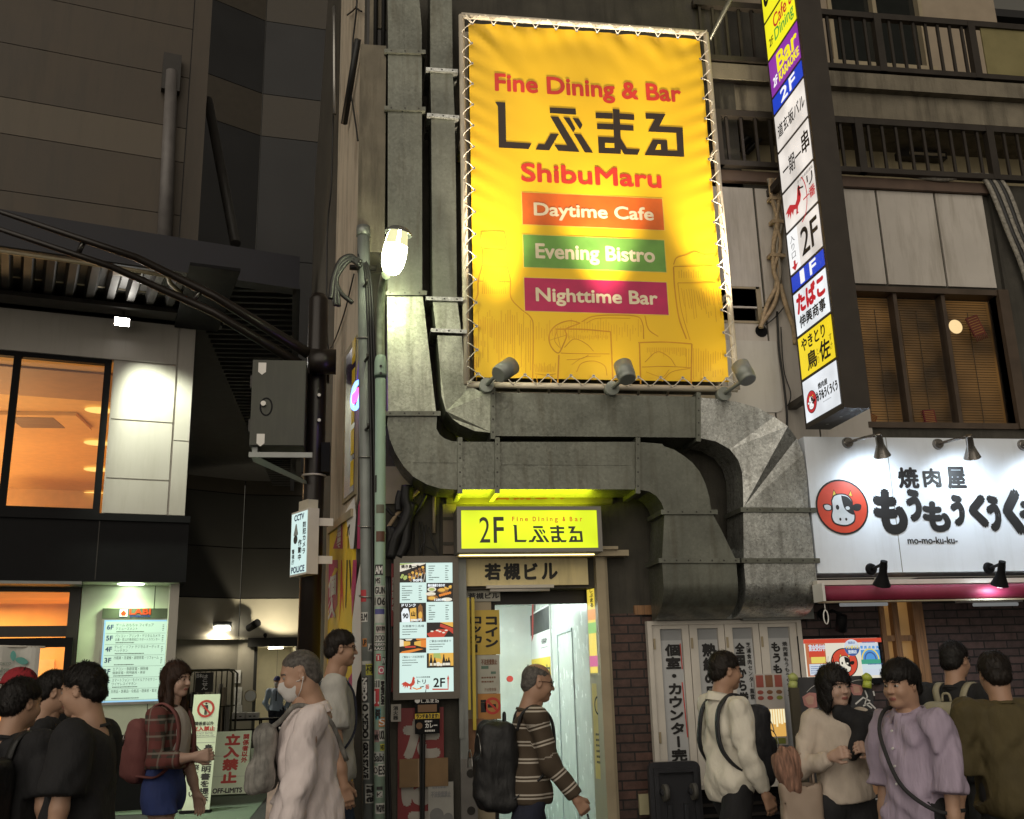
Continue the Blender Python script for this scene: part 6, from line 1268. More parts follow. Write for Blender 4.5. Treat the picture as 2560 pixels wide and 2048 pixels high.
# ---- loose cable bundles on the wall
zV = zc(1760, 250, 2.079)
m = MB(); r = random.Random(11)
path = [(355, 410), (375, 520), (385, 640), (380, 760), (375, 880), (390, 960), (350, 1060), (300, 1160), (298, 1185)]
for k in range(9):
    o_ = [r.uniform(-22, 22) for _ in path]; m.tube(rcurve([F0.P(*F0.at(zV(x + o_[i] * (1 if i < len(path) - 2 else .3), y), .05 + .02 * (k % 3)), .05 + .02 * (k % 3)) for i, (x, y) in enumerate(path)], 5), r.uniform(.012, .019), 6, k % 2)
m.tube(rcurve([F0.P(*F0.at(zV(x, y), .08), .08) for x, y in ((395, 960), (430, 1080), (465, 1180), (475, 1270))], 6), .022, 7, 0)
m.tube(rcurve([F0.P(*F0.at(zV(x, y), .05), .05) for x, y in ((380, 1100), (390, 1300), (415, 1480), (430, 1620), (432, 1700))], 6), .010, 6, 2)
m.tube(rcurve([F0.P(*F0.at(zV(x, y), .06), .06) for x, y in ((400, 1180), (415, 1400), (450, 1520), (440, 1580), (425, 1590))], 6), .005, 5, 2)
m.tube(rcurve([F0.P(*F0.at(zV(x, y), .06), .06) for x, y in ((320, 1170), (370, 1130), (430, 1060))], 6), .005, 5, 2)
for (x, y) in ((375, 520), (385, 640), (375, 815)): q = F0.at(zV(x, y), .07); m.box(q[0] - .07, q[0] + .07, -.11, -.03, q[1] - .015, q[1] + .015, 0)
o = m.build('cable_bundle', [tancable, mat('grey_cable', (.30, .26, .20), .7, var=.2), cable_m]); o['label'] = 'taped tan cable bundle hanging down the white wall beside the tall blade sign'; o['category'] = 'cables'
m = MB(); q = F0.at(zV(300, 1200), .03); m.disc(F0, q[0], q[1], .055, .022, 0, 14); m.build('cable_hole', black, rb)
m = MB(); r = random.Random(4)
for k in range(5): m.tube(rcurve([(4.9 + r.uniform(-.05, .05), -.06, 5.86), (5.2, -.08, 5.85 + r.uniform(-.03, .03)), (5.45, -.09, 5.87), (5.62 + .04 * k, -.1, 5.82), (5.74 + .04 * k, -.12, 5.3), (5.86 + .05 * k, -.1, 4.8), (5.9 + .03 * k, -.08, 3.9)], 6), .022, 7, k % 2)
o = m.build('cable_bundle', [mat('grey_tape', (.28, .26, .22), .7, var=.4, scale=40), cable_m]); o['label'] = 'grey wrapped cable bundle sagging over the right end of the lower balcony'; o['category'] = 'cables'
a0, a1, b0, b1 = F0.rect(zR(360, 455), zR(715, 890), .03); m = MB()
pts = [(a0, b0), (a1 - .05, b0), (a1 - .015, b0 + .015), (a1, b0 + .05), (a1, b1), (a0, b1)]; m.prism(F0, pts, .021, .03, 0); o = m.build('blank_panel', mat('blank_white', (.60, .58, .54), .5, var=.04, dirt=(.4, .36, .3), dirt_amt=.3)); o['label'] = 'blank white wall panel behind the right billboard spotlight'; o['category'] = 'panel'

# ================================================================== BLADE SIGN
BX = 3.5
FL = Fr((BX, 0, 0), (0, -1, 0), (-1, 0, 0))
zs1 = zc(1900, 0, 4.3125); zs2_ = zc(1940, 400, 2.537)
aN = .985; aF = .365
zb0 = 3.395
bs = thing('blade_sign', 'tall backlit stack of shop panels in a dark blade sign case projecting from the wall', 'sign', (BX + .1, -.7, zb0))
m = MB(); m.box(BX, BX + .205, -aN - .02, -aF + .02, zb0, 9.5, 0)
m.box(BX + .205, BX + .3, -aF - .06, -aF + .03, zb0 + .2, zb0 + .26, 0); m.box(BX + .02, BX + .09, -aF + .02, -.02, zb0 + .25, zb0 + .3, 0); m.box(BX + .02, BX + .09, -aF + .02, -.02, zb0 + 2.2, zb0 + 2.26, 0)
m.build('case', mat('bronze_case', (.042, .034, .027), .5, .2, var=.15), bs)
m = MB();
for y_ in (-.52, -.75, -.92): m.disc(Fr((BX + .1, y_, zb0 - .001), (1, 0, 0), (0, 0, -1), v=(0, 1, 0)), 0, 0, .012, 0, 0, 10)
m.build('rivet', alu, bs)
def zat(f, x, y): return FL.at(f(x, y), .004)[1]
zl = {'1': zat(zs2_, 195, 1680), '2': zat(zs2_, 172, 1400), '3': zat(zs2_, 145, 1125), '4': zat(zs2_, 112, 850), '5': zat(zs2_, 103, 735), '6': zat(zs2_, 80, 460), '7': zat(zs2_, 53, 205), '8': zat(zs1, 212, 1640), '9': zat(zs1, 175, 1225), '10': zat(zs1, 150, 1045), '11': zat(zs1, 110, 640), '12': zat(zs1, 68, 235)}
Z_ = [zl[str(i)] for i in range(1, 13)]
pans = [glow('panel_white', (.86, .90, .95), .88, var=.2, scale=4), glow('panel_yellow', (.95, .72, .02), .9, var=.05), glow('panel_white2', (.88, .92, .95), .9, var=.16), glow('panel_blue', (.015, .06, .62), .85), glow('panel_cream', (.86, .80, .74), .86, var=.22, scale=4), MATS['panel_cream'], MATS['panel_cream'], MATS['panel_cream'], MATS['panel_blue'], glow('panel_purple', (.30, .04, .42), .8, var=.1), glow('panel_lemon', (.92, .86, .02), .95, var=.05), MATS['panel_lemon']]
Zs = Z_ + [Z_[-1] + .9]
nm = ['shop_panel'] * 12
inkk = mat('panel_ink', (.015, .013, .012), .5);
reds = glow('panel_red', (.62, .02, .03), .75); yell = glow('panel_lettering_yellow', (.95, .85, .02), .9); wht = glow('panel_lettering_white', (.95, .95, .95), .95); grn = glow('panel_green', (.10, .42, .06), .7)
def ff(k, fa0, fa1, fb0, fb1):
    z0, z1_ = Zs[k] + .012, Zs[k + 1] - .012; W = aN - aF - .03; A = aF + .015
    return A + W * fa0, A + W * fa1, z0 + (z1_ - z0) * fb0, z0 + (z1_ - z0) * fb1
def cowhead(m, fr, cx, cz, r, c, ri, ki, wi, yi):
    """round red emblem with a piebald cow head"""
    m.disc(fr, cx, cz, r * 1.07, c, ki, 36); m.disc(fr, cx, cz, r, c + .0012, ri, 36)
    K = lambda pts: [(cx + x * r, cz + y * r) for x, y in pts]
    S_ = lambda pts: [(q[0], q[1]) for q in rcurve([(x, y, 0) for x, y in pts] + [(pts[0][0], pts[0][1], 0)], 4)][:-1]
    outl = S_([(-.43, .25), (-.30, .45), (0, .52), (.28, .45), (.45, .22), (.43, -.05), (.50, -.35), (.40, -.62), (.05, -.75), (-.38, -.66), (-.50, -.40), (-.43, -.1)])
    for p in ([(-.36, .42), (-.27, .68), (-.17, .47)], [(.30, .44), (.42, .66), (.47, .40)]): fillpoly(m, fr, K(p), c + .002, ki); fillpoly(m, fr, K([(.75 * x + .25 * sum(q[0] for q in p) / 3, .75 * y + .25 * sum(q[1] for q in p) / 3 - .01) for x, y in p]), c + .0026, yi)
    for sgn, fill in ((-1, wi), (1, ki)):
        e = S_([(sgn * .42, .05), (sgn * .58, .12), (sgn * .78, .08), (sgn * .74, -.10), (sgn * .6, -.16), (sgn * .44, -.12)]); fillpoly(m, fr, K(e), c + .002, ki); ce = (sgn * .58, -.02); fillpoly(m, fr, K([(ce[0] + (x - ce[0]) * .72, ce[1] + (y - ce[1]) * .72) for x, y in e]), c + .0026, fill)
    fillpoly(m, fr, K(outl), c + .003, ki); fillpoly(m, fr, K([(x * .90, -.05 + (y + .05) * .92) for x, y in outl]), c + .0038, wi)
    fillpoly(m, fr, K(S_([(0, .44), (.25, .38), (.40, .20), (.42, -.05), (.45, -.30), (.25, -.24), (.08, -.06), (.02, .2)])), c + .0046, ki)
    m.disc(fr, cx - .20 * r, cz - .02 * r, .07 * r, c + .005, ki, 12, .10 * r); m.disc(fr, cx + .21 * r, cz - .05 * r, .09 * r, c + .0054, wi, 12, .07 * r)
    for s_ in (-.14, .1): m.disc(fr, cx + s_ * r, cz - .48 * r, .045 * r, c + .005, ki, 10, .06 * r)
def rooster(m, fr, a0, a1, b0, b1, c, mi):
    S_ = lambda pts: [(a0 + x * (a1 - a0), b0 + y * (b1 - b0)) for x, y in pts]
    fillpoly(m, fr, S_([(.0, .42), (.15, .55), (.30, .62), (.45, .52), (.60, .42), (.72, .55), (.78, .78), (.80, .92), (.86, 1.0), (.92, .94), (.98, .86), (.93, .80), (.97, .55), (.90, .36), (.74, .24), (.70, .05), (.78, 0), (.60, 0), (.64, .22), (.50, .28), (.42, .10), (.36, .30), (.25, .06), (.24, .30), (.10, .2), (.14, .38)]), c, mi)
for k in range(12):
    a0, a1, b0, b1 = ff(k, 0, 1, 0, 1)
    m = MB(); m.frect(FL, a0, a1, b0, b1, .004); o = m.build('shop_panel', pans[k], bs)
    m = MB(); mats_ = [inkk, reds, yell, wht, grn]
    f = lambda *r_: ff(k, *r_)
    if k == 0:
        cowhead(m, FL, *[(f(.22, .22, .42, .42)[0]), f(.22, .22, .42, .42)[2]], .085, .006, 1, 0, 3, 2)
        text(m, FL, '焼肉屋', *f(.45, .72, .60, .74), .008, 0, .03); text(m, FL, 'もうもうくうくう', *f(.38, .97, .34, .56), .008, 0, .06); text(m, FL, 'mo-mo-ku-ku-', *f(.55, .78, .24, .28), .008, 0)
    elif k == 1: text(m, FL, 'やきとり', *f(.10, .80, .62, .92), .006, 0, .035); text(m, FL, '鳥', *f(.22, .50, .10, .52), .006, 0, .03); text(m, FL, '佐', *f(.60, .88, .10, .55), .006, 0, .03); vtext(m, FL, 'とり', f(.5, .58, 0, 1)[0], f(.5, .58, 0, 1)[1], f(0, 1, .1, .5)[3], f(0, 1, .1, .5)[2], .006, 0); vtext(m, FL, 'すけ', f(.88, .97, 0, 1)[0], f(.88, .97, 0, 1)[1], f(0, 1, .2, .62)[3], f(0, 1, .2, .62)[2], .006, 0)
    elif k == 2: text(m, FL, 'たばこ', *f(.10, .92, .48, .92), .006, 1, .07); text(m, FL, '伸興商事', *f(.12, .90, .12, .40), .006, 0, .03)
    elif k in (3, 8): text(m, FL, '1' if k == 3 else '2', *f(.28, .40, .12, .90) if k == 3 else f(.28, .50, .12, .90), .006, 3, .04); text(m, FL, 'F', *f(.58, .76, .12, .90), .006, 3, .04)
    elif k == 4:
        text(m, FL, '2F', *f(.42, .92, .18, .80), .006, 0, .02); m.frect(FL, *f(0, .33, 0, 1), .005, 3); vtext(m, FL, '入り口', f(.08, .24, 0, 1)[0], f(.08, .24, 0, 1)[1], f(0, 1, .3, .9)[3], f(0, 1, .3, .9)[2], .006, 0); r_ = f(.13, .19, .12, .26); m.frect(FL, *r_, .006, 1); fillpoly(m, FL, [(f(.06, 0, .14, 0)[0], r_[2] + .01), (f(.26, 0, 0, 0)[0], r_[2] + .01), (f(.16, 0, 0, 0)[0], r_[2] - .04)], .006, 1)
    elif k == 5: rooster(m, FL, *f(.04, .58, .18, .82), .006, 1); m.ring(FL, f(.5, 0, 0, 0)[0], f(0, 0, .45, 0)[2], .14, .012, .005, 1, 20, .2, -90, 60); text(m, FL, 'トリ', *f(.5, .95, .55, .82), .007, 0, .02); text(m, FL, '一番', *f(.62, .98, .22, .48), .007, 1, .02); text(m, FL, 'からめ家居酒屋', *f(.5, .98, .86, .94), .007, 0)
    elif k == 6: text(m, FL, '一期一', *f(.10, .70, .22, .66), .006, 0, .01); text(m, FL, '串', *f(.74, .96, .30, .82), .006, 0, .02)
    elif k == 7: text(m, FL, '道玄坂バル', *f(.08, .96, .30, .66), .006, 0, .015)
    elif k == 9: text(m, FL, 'Bar', *f(.28, .94, .42, .90), .006, 2, .05); text(m, FL, 'KARAOKE', *f(.30, .96, .14, .36), .006, 2, .05); text(m, FL, '2F', *f(.10, .24, .18, .42), .006, 3, .04)
    elif k == 10: text(m, FL, 'Cafe &', *f(.30, .98, .55, .90), .006, 1, .02); text(m, FL, 'Dining', *f(.30, .94, .22, .52), .006, 4, .02); text(m, FL, '2F', *f(.10, .24, .25, .46), .006, 0, .02)
    elif k == 11: text(m, FL, 'しぶまる', *f(.08, .95, .15, .45), .006, 0, .05)
    m.build('lettering', mats_, o)

# ================================================================== RESTAURANT SIGN AND LAMPS
MY = -.45
FM = FY(MY)
sx0, sx1_, sz0, sz1_ = 3.425, 6.2, 2.25, 3.31
ss = thing('shop_sign', 'wide white restaurant signboard with a red cow emblem and brush lettering', 'sign', (4.6, MY, sz0))
m = MB(); m.fbox(FM, sx0, sx1_, sz0, sz1_, -.40, 0, 0)
m.build('board', mat('sign_white', (.78, .84, .92), .35, var=.03, dirt=(.55, .58, .62), dirt_amt=.35, dscale=2), ss)
m = MB(); c_ = FM.at(zW(1360, 1300), 0)[0]; m.fbox(FM, c_ - .003, c_ + .003, sz0, sz1_, .0, .001); m.build('joint', greymet, ss)
zM = zc(2020, 1180, 3.9926)
m = MB(); cE = FM.at(zM(338, 350)); rE = (FM.at(zM(585, 350))[0] - FM.at(zM(95, 350))[0]) / 2
cowhead(m, FM, cE[0], cE[1], rE, .004, 1, 0, 2, 3)
m.build('emblem', [ink, mat('emblem_red', (.62, .065, .03), .5), mat('emblem_white', (.62, .66, .70), .5), mat('emblem_yellow', (.7, .5, .05), .5)], ss)
m = MB()
def mt(s, x0, y0, x1, y1, bold, f=zM, slant=0): T = FM.rect(f(x0, y0), f(x1, y1), .004); text(m, FM, s, *T, .004, 0, bold, slant)
for ch, x0, y0, x1, y1 in (('焼', 1398, 1222, 1528, 1340), ('肉', 1548, 1228, 1662, 1335), ('屋', 1690, 1218, 1812, 1342)): mt(ch, x0, y0, x1, y1, .045, zW)
for ch, x0, y0, x1, y1, b_ in (('も', 655, 195, 985, 595, .075), ('う', 985, 190, 1130, 475, .085), ('も', 1145, 310, 1420, 580, .075), ('う', 1428, 245, 1562, 520, .085), ('く', 1612, 250, 1785, 528, .11), ('う', 1785, 255, 1925, 572, .085), ('く', 1950, 200, 2140, 595, .10), ('う', 2115, 310, 2290, 600, .085)): mt(ch, x0, y0, x1, y1, b_)
T = FM.rect(zM(990, 650), zM(1495, 714), .004); text(m, FM, 'mo-mo-ku-ku-', *T, .004, 0, .03)
m.build('lettering', ink, ss)
chrome = mat('worn_chrome', (.30, .28, .26), .25, .9, var=.2)
def neck_lamp(label, bx, by, hx, hy, f, energy, lit, grp):
    b_ = FM.at(f(bx, by)); t = thing('sign_lamp', label, 'lamp', FM.P(b_[0], b_[1], 0), grp)
    e_ = FM.at(f(hx, hy), .30); B = FM.P(b_[0], b_[1], 0); E = FM.P(e_[0], e_[1], .30); up = f is zW and by < 1200
    dr = np.array([.22, .72, -.62]) if up else np.array([.03, .45, -.9]); dr /= np.linalg.norm(dr);
    if up: dr = np.array([.30, .42, -.85]); dr /= np.linalg.norm(dr)
    m = MB(); m.cyl(B + np.array([0, 0, 0]), B + np.array([0, -.03, 0]), .046, .036, 18); m.build('wall_plate', chrome if up else black, t)
    S0 = E - dr * .12
    m = MB(); m.tube([B + np.array([0, -.03, 0]), (B + S0) / 2 + np.array([0, -.04, .0]), S0], .012, 8); m.build('arm', chrome if up else black, t)
    m = MB(); m.tube([S0, S0 + dr * .03, S0 + dr * .08, S0 + dr * .12, S0 + dr * .175], [.024, .028, .029, .042, .064], 18, 0, cap=False); m.cyl(S0 - dr * .01, S0 + dr * .012, .025, .025, 14); m.build('head', chrome if up else black, t)
    m = MB(); c2 = S0 + dr * .17; m.cyl(c2, c2 + dr * .012, .058, .046, 18); m.build('bulb', glow('bulb_on', (.95, .98, 1), 5 if 1 else 0) if lit else mat('bulb_off', (.4, .42, .42), .2), t)
    if energy:
        lt = bpy.data.lights.new('sign_light', 'SPOT'); lt.energy = energy * .5; lt.color = (.74, .88, 1.0); lt.spot_size = R_(165); lt.spot_blend = .9; lt.shadow_soft_size = .05
        lo = bpy.data.objects.new('sign_light', lt); COL.objects.link(lo); lo.parent = t; lo.location = Vector(c2 + dr * .03) - t.location; lo.rotation_euler = Vector(-(dr * .5 + np.array([0, .6, -.35]))).to_track_quat('Z', 'Y').to_euler()
G1 = 'lamps along the restaurant sign'
neck_lamp('upper left lamp over the red cow emblem', 1098, 1072, 1300, 1110, zW, 15, True, G1)
neck_lamp('upper lamp over the three kanji', 1638, 1080, 1840, 1120, zW, 15, True, G1)
neck_lamp('upper lamp cut off by the right edge of the photo', 2146, 1085, 2350, 1125, zW, 15, True, G1)
zY = zc(1960, 1400, 2.6617)
neck_lamp('unlit black lower lamp nearer the exhaust ducts', 578, 62, 655, 120, zY, 0, False, G1)
neck_lamp('lit black lower lamp at the right over the awning', 1360, 55, 1440, 120, zY, 10, True, G1)
aw = thing('rolled_awning', 'rolled wine red awning under the white restaurant sign', 'awning', (4.6, -.6, 2.05))
m = MB(); z_ = 2.09; m.cyl((3.385, -.55, z_), (6.2, -.55, z_), .055, .055, 16); m.build('cloth_roll', mat('wine_cloth', (.24, .02, .055), .6, var=.15), aw)
m = MB(); m.box(3.38, 6.2, -.52, -.40, 2.155, 2.19, 0); m.box(3.37, 6.2, -.60, -.52, 2.02, 2.03, 1); m.build('bar', [whitemet, tan_m], aw)
m = MB(); m.box(3.365, 3.385, -.62, -.46, 2.03, 2.16); m.build('end_cap', white_p, aw)
m = MB(); q = onY(zY(185, 290), -.55); m.cyl((3.4, -.56, 2.03), (3.4, -.56, q[2]), .004, .004, 6); m.tube([(3.4 + .018 * math.cos(t), -.56, q[2] - .10 + .05 * math.sin(t) - .0) for t in np.linspace(0, 6.283, 17)[:-1]], .005, 6, closed=True); m.cyl((3.4, -.56, q[2]), (3.4, -.56, q[2] - .05), .004, .004, 6); m.build('crank_eye', white_p, aw)
for (x0, x1, lab) in ((270, 705, 'unlit fluorescent tube fixture under the awning above the menu boards'), (1160, 1570, 'unlit fluorescent tube fixture under the awning at the far right')):
    a, b_ = onY(zY(x0, 285), -.3), onY(zY(x1, 285), -.3); t = thing('tube_fixture', lab, 'lamp', ((a[0] + b_[0]) / 2, -.3, a[2])); m = MB(); m.box(a[0], b_[0], -.34, -.26, a[2], a[2] + .03); m.build('housing', white_p, t); m = MB(); m.cyl((a[0] + .12, -.31, a[2] - .018), (b_[0] - .03, -.31, a[2] - .018), .014, .014, 10); m.build('tube', glow('tube_self_glow', (.6, .62, .62), .25), t)  # tubes are off; a faint glow in the material keeps them whitish

# ================================================================== RESTAURANT FRONT
m = MB(); m.box(1.875, 2.16, -.02, .001, 0, 2.0, 0); m.box(2.16, 3.46, .0, .2, 0, 2.03, 0); m.build('brick_pier', brickm, rb)
m = MB(); m.box(3.46, 4.12, 0.0, .25, 0, 2.25, 0); m.box(4.50, 9, .0, .25, 0, 2.25, 0); m.build('brick_front', brickm2, rb)
m = MB(); m.quad((4.50, .6, 0), (4.50, -.001, 0), (4.50, -.001, 2.2), (4.50, .6, 2.2)); m.box(2.1, 3.5, -.03, .0, 1.99, 2.06, 0); m.build('wood_lintel', wood, rb)
wd = thing('sliding_door', 'brown wooden lattice door with paper notices beside the menu boards', 'door', (4.3, .1, 0))
m = MB()
for (x0, x1, y0) in ((4.12, 4.16, -.02), (4.24, 4.29, .0), (4.40, 4.45, -.03), (4.455, 4.50, -.01)): m.box(x0, x1, y0, y0 + .08, 0, 2.15)
for z_ in (1.5, 1.75, .9): m.box(4.16, 4.40, .01, .05, z_, z_ + .045)
m.build('frame', wood, wd)
m = MB(); m.quad((4.16, .06, 0), (4.42, .06, 0), (4.42, .06, 2.15), (4.16, .06, 2.15)); m.build('lit_paper', glow('door_glow', (.72, .36, .10), .16, base=(.36, .25, .13), var=.5), wd)
m = MB()
for (x0, x1, z0, z1__) in ((4.165, 4.235, 1.30, 1.42), (4.30, 4.39, 1.22, 1.47), (4.165, 4.235, 1.08, 1.24)): m.box(x0, x1, -.0, .006, z0, z1__, 0); lines(m, FY(-.001), x0 + .008, x1 - .008, z0 + .02, z1__ - .02, 5, .001, 1, .4, int(x0 * 100))
m.build('notice', [mat('kraft_paper', (.46, .34, .24), .7), ink], wd)
zF = zc(1500, 1400, 2.6617)
f0 = FY(-.03)
dx0, dx1 = f0.at(zF(305, 410))[0], f0.at(zF(1325, 400))[0]; dz1 = f0.at(zF(310, 410))[1]; dz0 = f0.at(zF(980, 1480))[1]
fd = thing('folding_doors', 'white folding shop doors with hand-brushed vertical notices', 'door', ((dx0 + dx1) / 2, -.03, dz0))
m = MB(); m.fbox(f0, dx0, dx0 + .035, dz0, dz1, -.05, .03); m.fbox(f0, dx1 - .035, dx1, dz0, dz1, -.05, .03); m.fbox(f0, dx0 + .035, dx1 - .035, dz1 - .03, dz1, -.05, .03); m.fbox(f0, dx0 + .035, dx1 - .035, dz0, dz0 + .03, -.05, .03); m.build('frame', whitemet, fd)
edges = [dx0 + .036, f0.at(zF(585, 420))[0], f0.at(zF(820, 420))[0], f0.at(zF(1050, 420))[0], dx1 - .036]
greyp = mat('grey_panel', (.30, .31, .32), .5, var=.05)
T4 = [('個室・カウンター完備', '', 0), ('熟練の目利きに', '', 0), ('全国から厳選した', '芝浦食肉センター直営', 1), ('もうもうくう', '焼肉屋もうもうくうくう', 1)]
for k in range(4):
    a0, a1 = edges[k] + .003, edges[k + 1] - .003; W = a1 - a0; m = MB()
    m.fbox(f0, a0, a0 + W * .22, dz0 + .03, dz1 - .03, -.02, .012); m.fbox(f0, a1 - W * .18, a1, dz0 + .03, dz1 - .03, -.02, .012); m.fbox(f0, a0 + W * .22, a1 - W * .18, dz1 - .06, dz1 - .03, -.02, .012); m.fbox(f0, a0 + W * .22, a1 - W * .18, dz0 + .03, dz0 + .12, -.02, .012)
    lf = m.build('door_leaf', whitemet, fd)
    m = MB(); m.frect(f0, a0 + W * .22, a1 - W * .18, dz0 + .12, dz1 - .06, -.012, 0); m.fbox(f0, a0 + W * .235, a1 - W * .195, dz0 + .13, dz1 - .145, -.0115, -.004, 1); m.fbox(f0, a0 + W * .22, a0 + W * .232, dz0 + .12, dz1 - .06, -.0115, .0, 2); m.build('notice_panel', [greyp, mat('notice_greywhite', (.46, .47, .48), .5, var=.03), black], lf)
    m = MB(); s1, s2_, two = T4[k]; top = dz1 - .17
    h1 = (dz1 - dz0) * (.80 if k == 0 else (.62 if k < 3 else .42))
    x0 = a0 + W * (.33 if k == 0 else (.34 if not two else .28)); wdh = W * (.42 if not two else .27)
    vtext(m, f0, s1, x0, x0 + wdh, top, top - h1, 0, 0, .05)
    if two: vtext(m, f0, s2_, a0 + W * .60, a0 + W * .74, top, top - (dz1 - dz0) * .36, 0, 0, .02)
    if k == 0: m.stroke(f0, [(x0 + wdh * 1.02, top), (x0 + wdh * 1.05, top - h1 * .2)], .008, .001, 1); m.stroke(f0, [(x0 + wdh * .98, top - h1 * .3), (x0 + wdh * 1.1, top - h1 * .72)], .008, .001, 1)
    m.build('lettering', [ink, redp], lf)
    for z_ in (dz1 - .16, dz0 + .35): m = MB(); m.fbox(f0, a0 + .006, a0 + .022, z_ - .05, z_ + .03, .012, .02); m.build('hinge', tan_m, lf)
m = MB(); q = f0.at(zF(1130, 1300), .02); m.fbox(f0, q[0] - .012, q[0] + .012, q[1] - .05, q[1] + .05, .013, .04); m.build('handle', black, fd)
m = MB(); m.box(dx0, dx1, -.10, .1, dz0 - .03, dz0 - .001); m.build('sill', whitemet, fd)
m = MB(); m.box(dx0, dx1, -.01, .0, 0, dz0 - .035, 0)
for k in range(9): z_ = .06 + k * .075; m.fbox(Fr((0, -.02, z_), (1, 0, 0), v=(0, .5, .8)), dx0, dx1, 0, .07, -.004, .004, 1)
m.build('louvre_base', [black, brown_m], fd)
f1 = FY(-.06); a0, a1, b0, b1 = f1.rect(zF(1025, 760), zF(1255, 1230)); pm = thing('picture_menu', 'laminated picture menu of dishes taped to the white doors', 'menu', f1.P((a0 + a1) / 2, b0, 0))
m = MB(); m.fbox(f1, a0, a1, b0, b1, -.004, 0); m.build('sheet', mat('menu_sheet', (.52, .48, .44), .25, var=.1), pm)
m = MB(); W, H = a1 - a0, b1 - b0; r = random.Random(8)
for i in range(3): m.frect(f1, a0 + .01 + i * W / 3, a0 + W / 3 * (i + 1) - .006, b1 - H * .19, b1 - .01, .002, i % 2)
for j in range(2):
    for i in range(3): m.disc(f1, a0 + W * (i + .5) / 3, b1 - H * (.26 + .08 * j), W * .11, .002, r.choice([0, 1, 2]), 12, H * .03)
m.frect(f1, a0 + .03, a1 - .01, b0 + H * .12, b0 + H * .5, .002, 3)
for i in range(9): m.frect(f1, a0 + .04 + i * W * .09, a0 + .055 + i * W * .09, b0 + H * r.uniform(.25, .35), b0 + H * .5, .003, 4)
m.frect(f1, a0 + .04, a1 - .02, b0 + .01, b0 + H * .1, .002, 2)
m.build('print', [mat('food_red', (.32, .08, .06), .5), mat('food_brown', (.22, .1, .05), .5), mat('food_olive', (.25, .27, .06), .5), glow('print_glow_gold', (.75, .42, .10), .9), glow('print_glow_cream', (.9, .8, .5), 1.0)], pm)  # gold and cream print glows by itself to look lit
f2 = FY(-.06); zP_ = zc(1960, 1560, 6.7375)
a0, a1, b0, b1 = f2.rect(zP_(290, 205), zP_(1690, 910)); b0 -= .02
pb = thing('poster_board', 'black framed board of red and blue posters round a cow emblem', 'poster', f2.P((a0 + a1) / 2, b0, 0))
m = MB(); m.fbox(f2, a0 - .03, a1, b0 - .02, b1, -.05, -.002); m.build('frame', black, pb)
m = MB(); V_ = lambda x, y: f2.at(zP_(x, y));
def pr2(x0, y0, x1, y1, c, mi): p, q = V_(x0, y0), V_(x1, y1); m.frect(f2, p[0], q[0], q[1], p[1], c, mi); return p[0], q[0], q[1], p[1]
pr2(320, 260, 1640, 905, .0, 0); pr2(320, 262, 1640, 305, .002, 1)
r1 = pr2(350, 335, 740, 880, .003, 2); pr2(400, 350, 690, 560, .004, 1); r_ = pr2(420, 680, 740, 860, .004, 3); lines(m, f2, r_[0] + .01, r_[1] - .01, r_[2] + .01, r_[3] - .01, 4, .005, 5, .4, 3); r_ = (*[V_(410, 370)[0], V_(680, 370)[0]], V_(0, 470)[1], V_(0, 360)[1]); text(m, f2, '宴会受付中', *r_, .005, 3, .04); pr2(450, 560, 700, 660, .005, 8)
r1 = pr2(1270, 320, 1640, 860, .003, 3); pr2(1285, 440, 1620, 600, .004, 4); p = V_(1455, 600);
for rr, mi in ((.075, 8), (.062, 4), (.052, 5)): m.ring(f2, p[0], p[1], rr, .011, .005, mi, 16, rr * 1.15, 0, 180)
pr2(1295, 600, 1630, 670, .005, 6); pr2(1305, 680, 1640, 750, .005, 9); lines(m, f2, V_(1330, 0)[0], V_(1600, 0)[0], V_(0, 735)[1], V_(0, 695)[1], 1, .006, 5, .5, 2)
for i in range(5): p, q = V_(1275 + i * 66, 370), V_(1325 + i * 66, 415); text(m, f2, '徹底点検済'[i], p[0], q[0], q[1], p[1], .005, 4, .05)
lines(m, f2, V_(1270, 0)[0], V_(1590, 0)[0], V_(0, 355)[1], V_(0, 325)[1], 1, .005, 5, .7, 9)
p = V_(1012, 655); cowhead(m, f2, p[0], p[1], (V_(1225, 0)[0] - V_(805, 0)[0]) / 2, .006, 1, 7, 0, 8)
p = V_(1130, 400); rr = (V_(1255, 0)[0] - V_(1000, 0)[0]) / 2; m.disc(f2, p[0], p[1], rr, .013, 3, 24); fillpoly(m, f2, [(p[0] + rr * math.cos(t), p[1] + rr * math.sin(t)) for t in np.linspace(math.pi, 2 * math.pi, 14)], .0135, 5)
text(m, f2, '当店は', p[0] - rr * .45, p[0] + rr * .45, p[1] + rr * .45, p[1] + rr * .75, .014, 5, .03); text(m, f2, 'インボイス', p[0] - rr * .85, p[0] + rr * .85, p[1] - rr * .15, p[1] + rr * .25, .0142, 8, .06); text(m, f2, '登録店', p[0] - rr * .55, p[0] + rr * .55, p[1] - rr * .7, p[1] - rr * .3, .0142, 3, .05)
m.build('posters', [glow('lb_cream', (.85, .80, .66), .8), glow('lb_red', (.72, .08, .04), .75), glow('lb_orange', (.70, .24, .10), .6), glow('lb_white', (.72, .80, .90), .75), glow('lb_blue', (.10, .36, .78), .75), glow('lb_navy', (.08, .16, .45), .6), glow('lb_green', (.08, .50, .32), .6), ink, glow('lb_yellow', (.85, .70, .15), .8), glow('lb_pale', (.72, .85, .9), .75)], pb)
q = onY(zY(390, 420), -.2); t = thing('picture_lamp', 'small black lamp above the cow poster board', 'lamp', q)
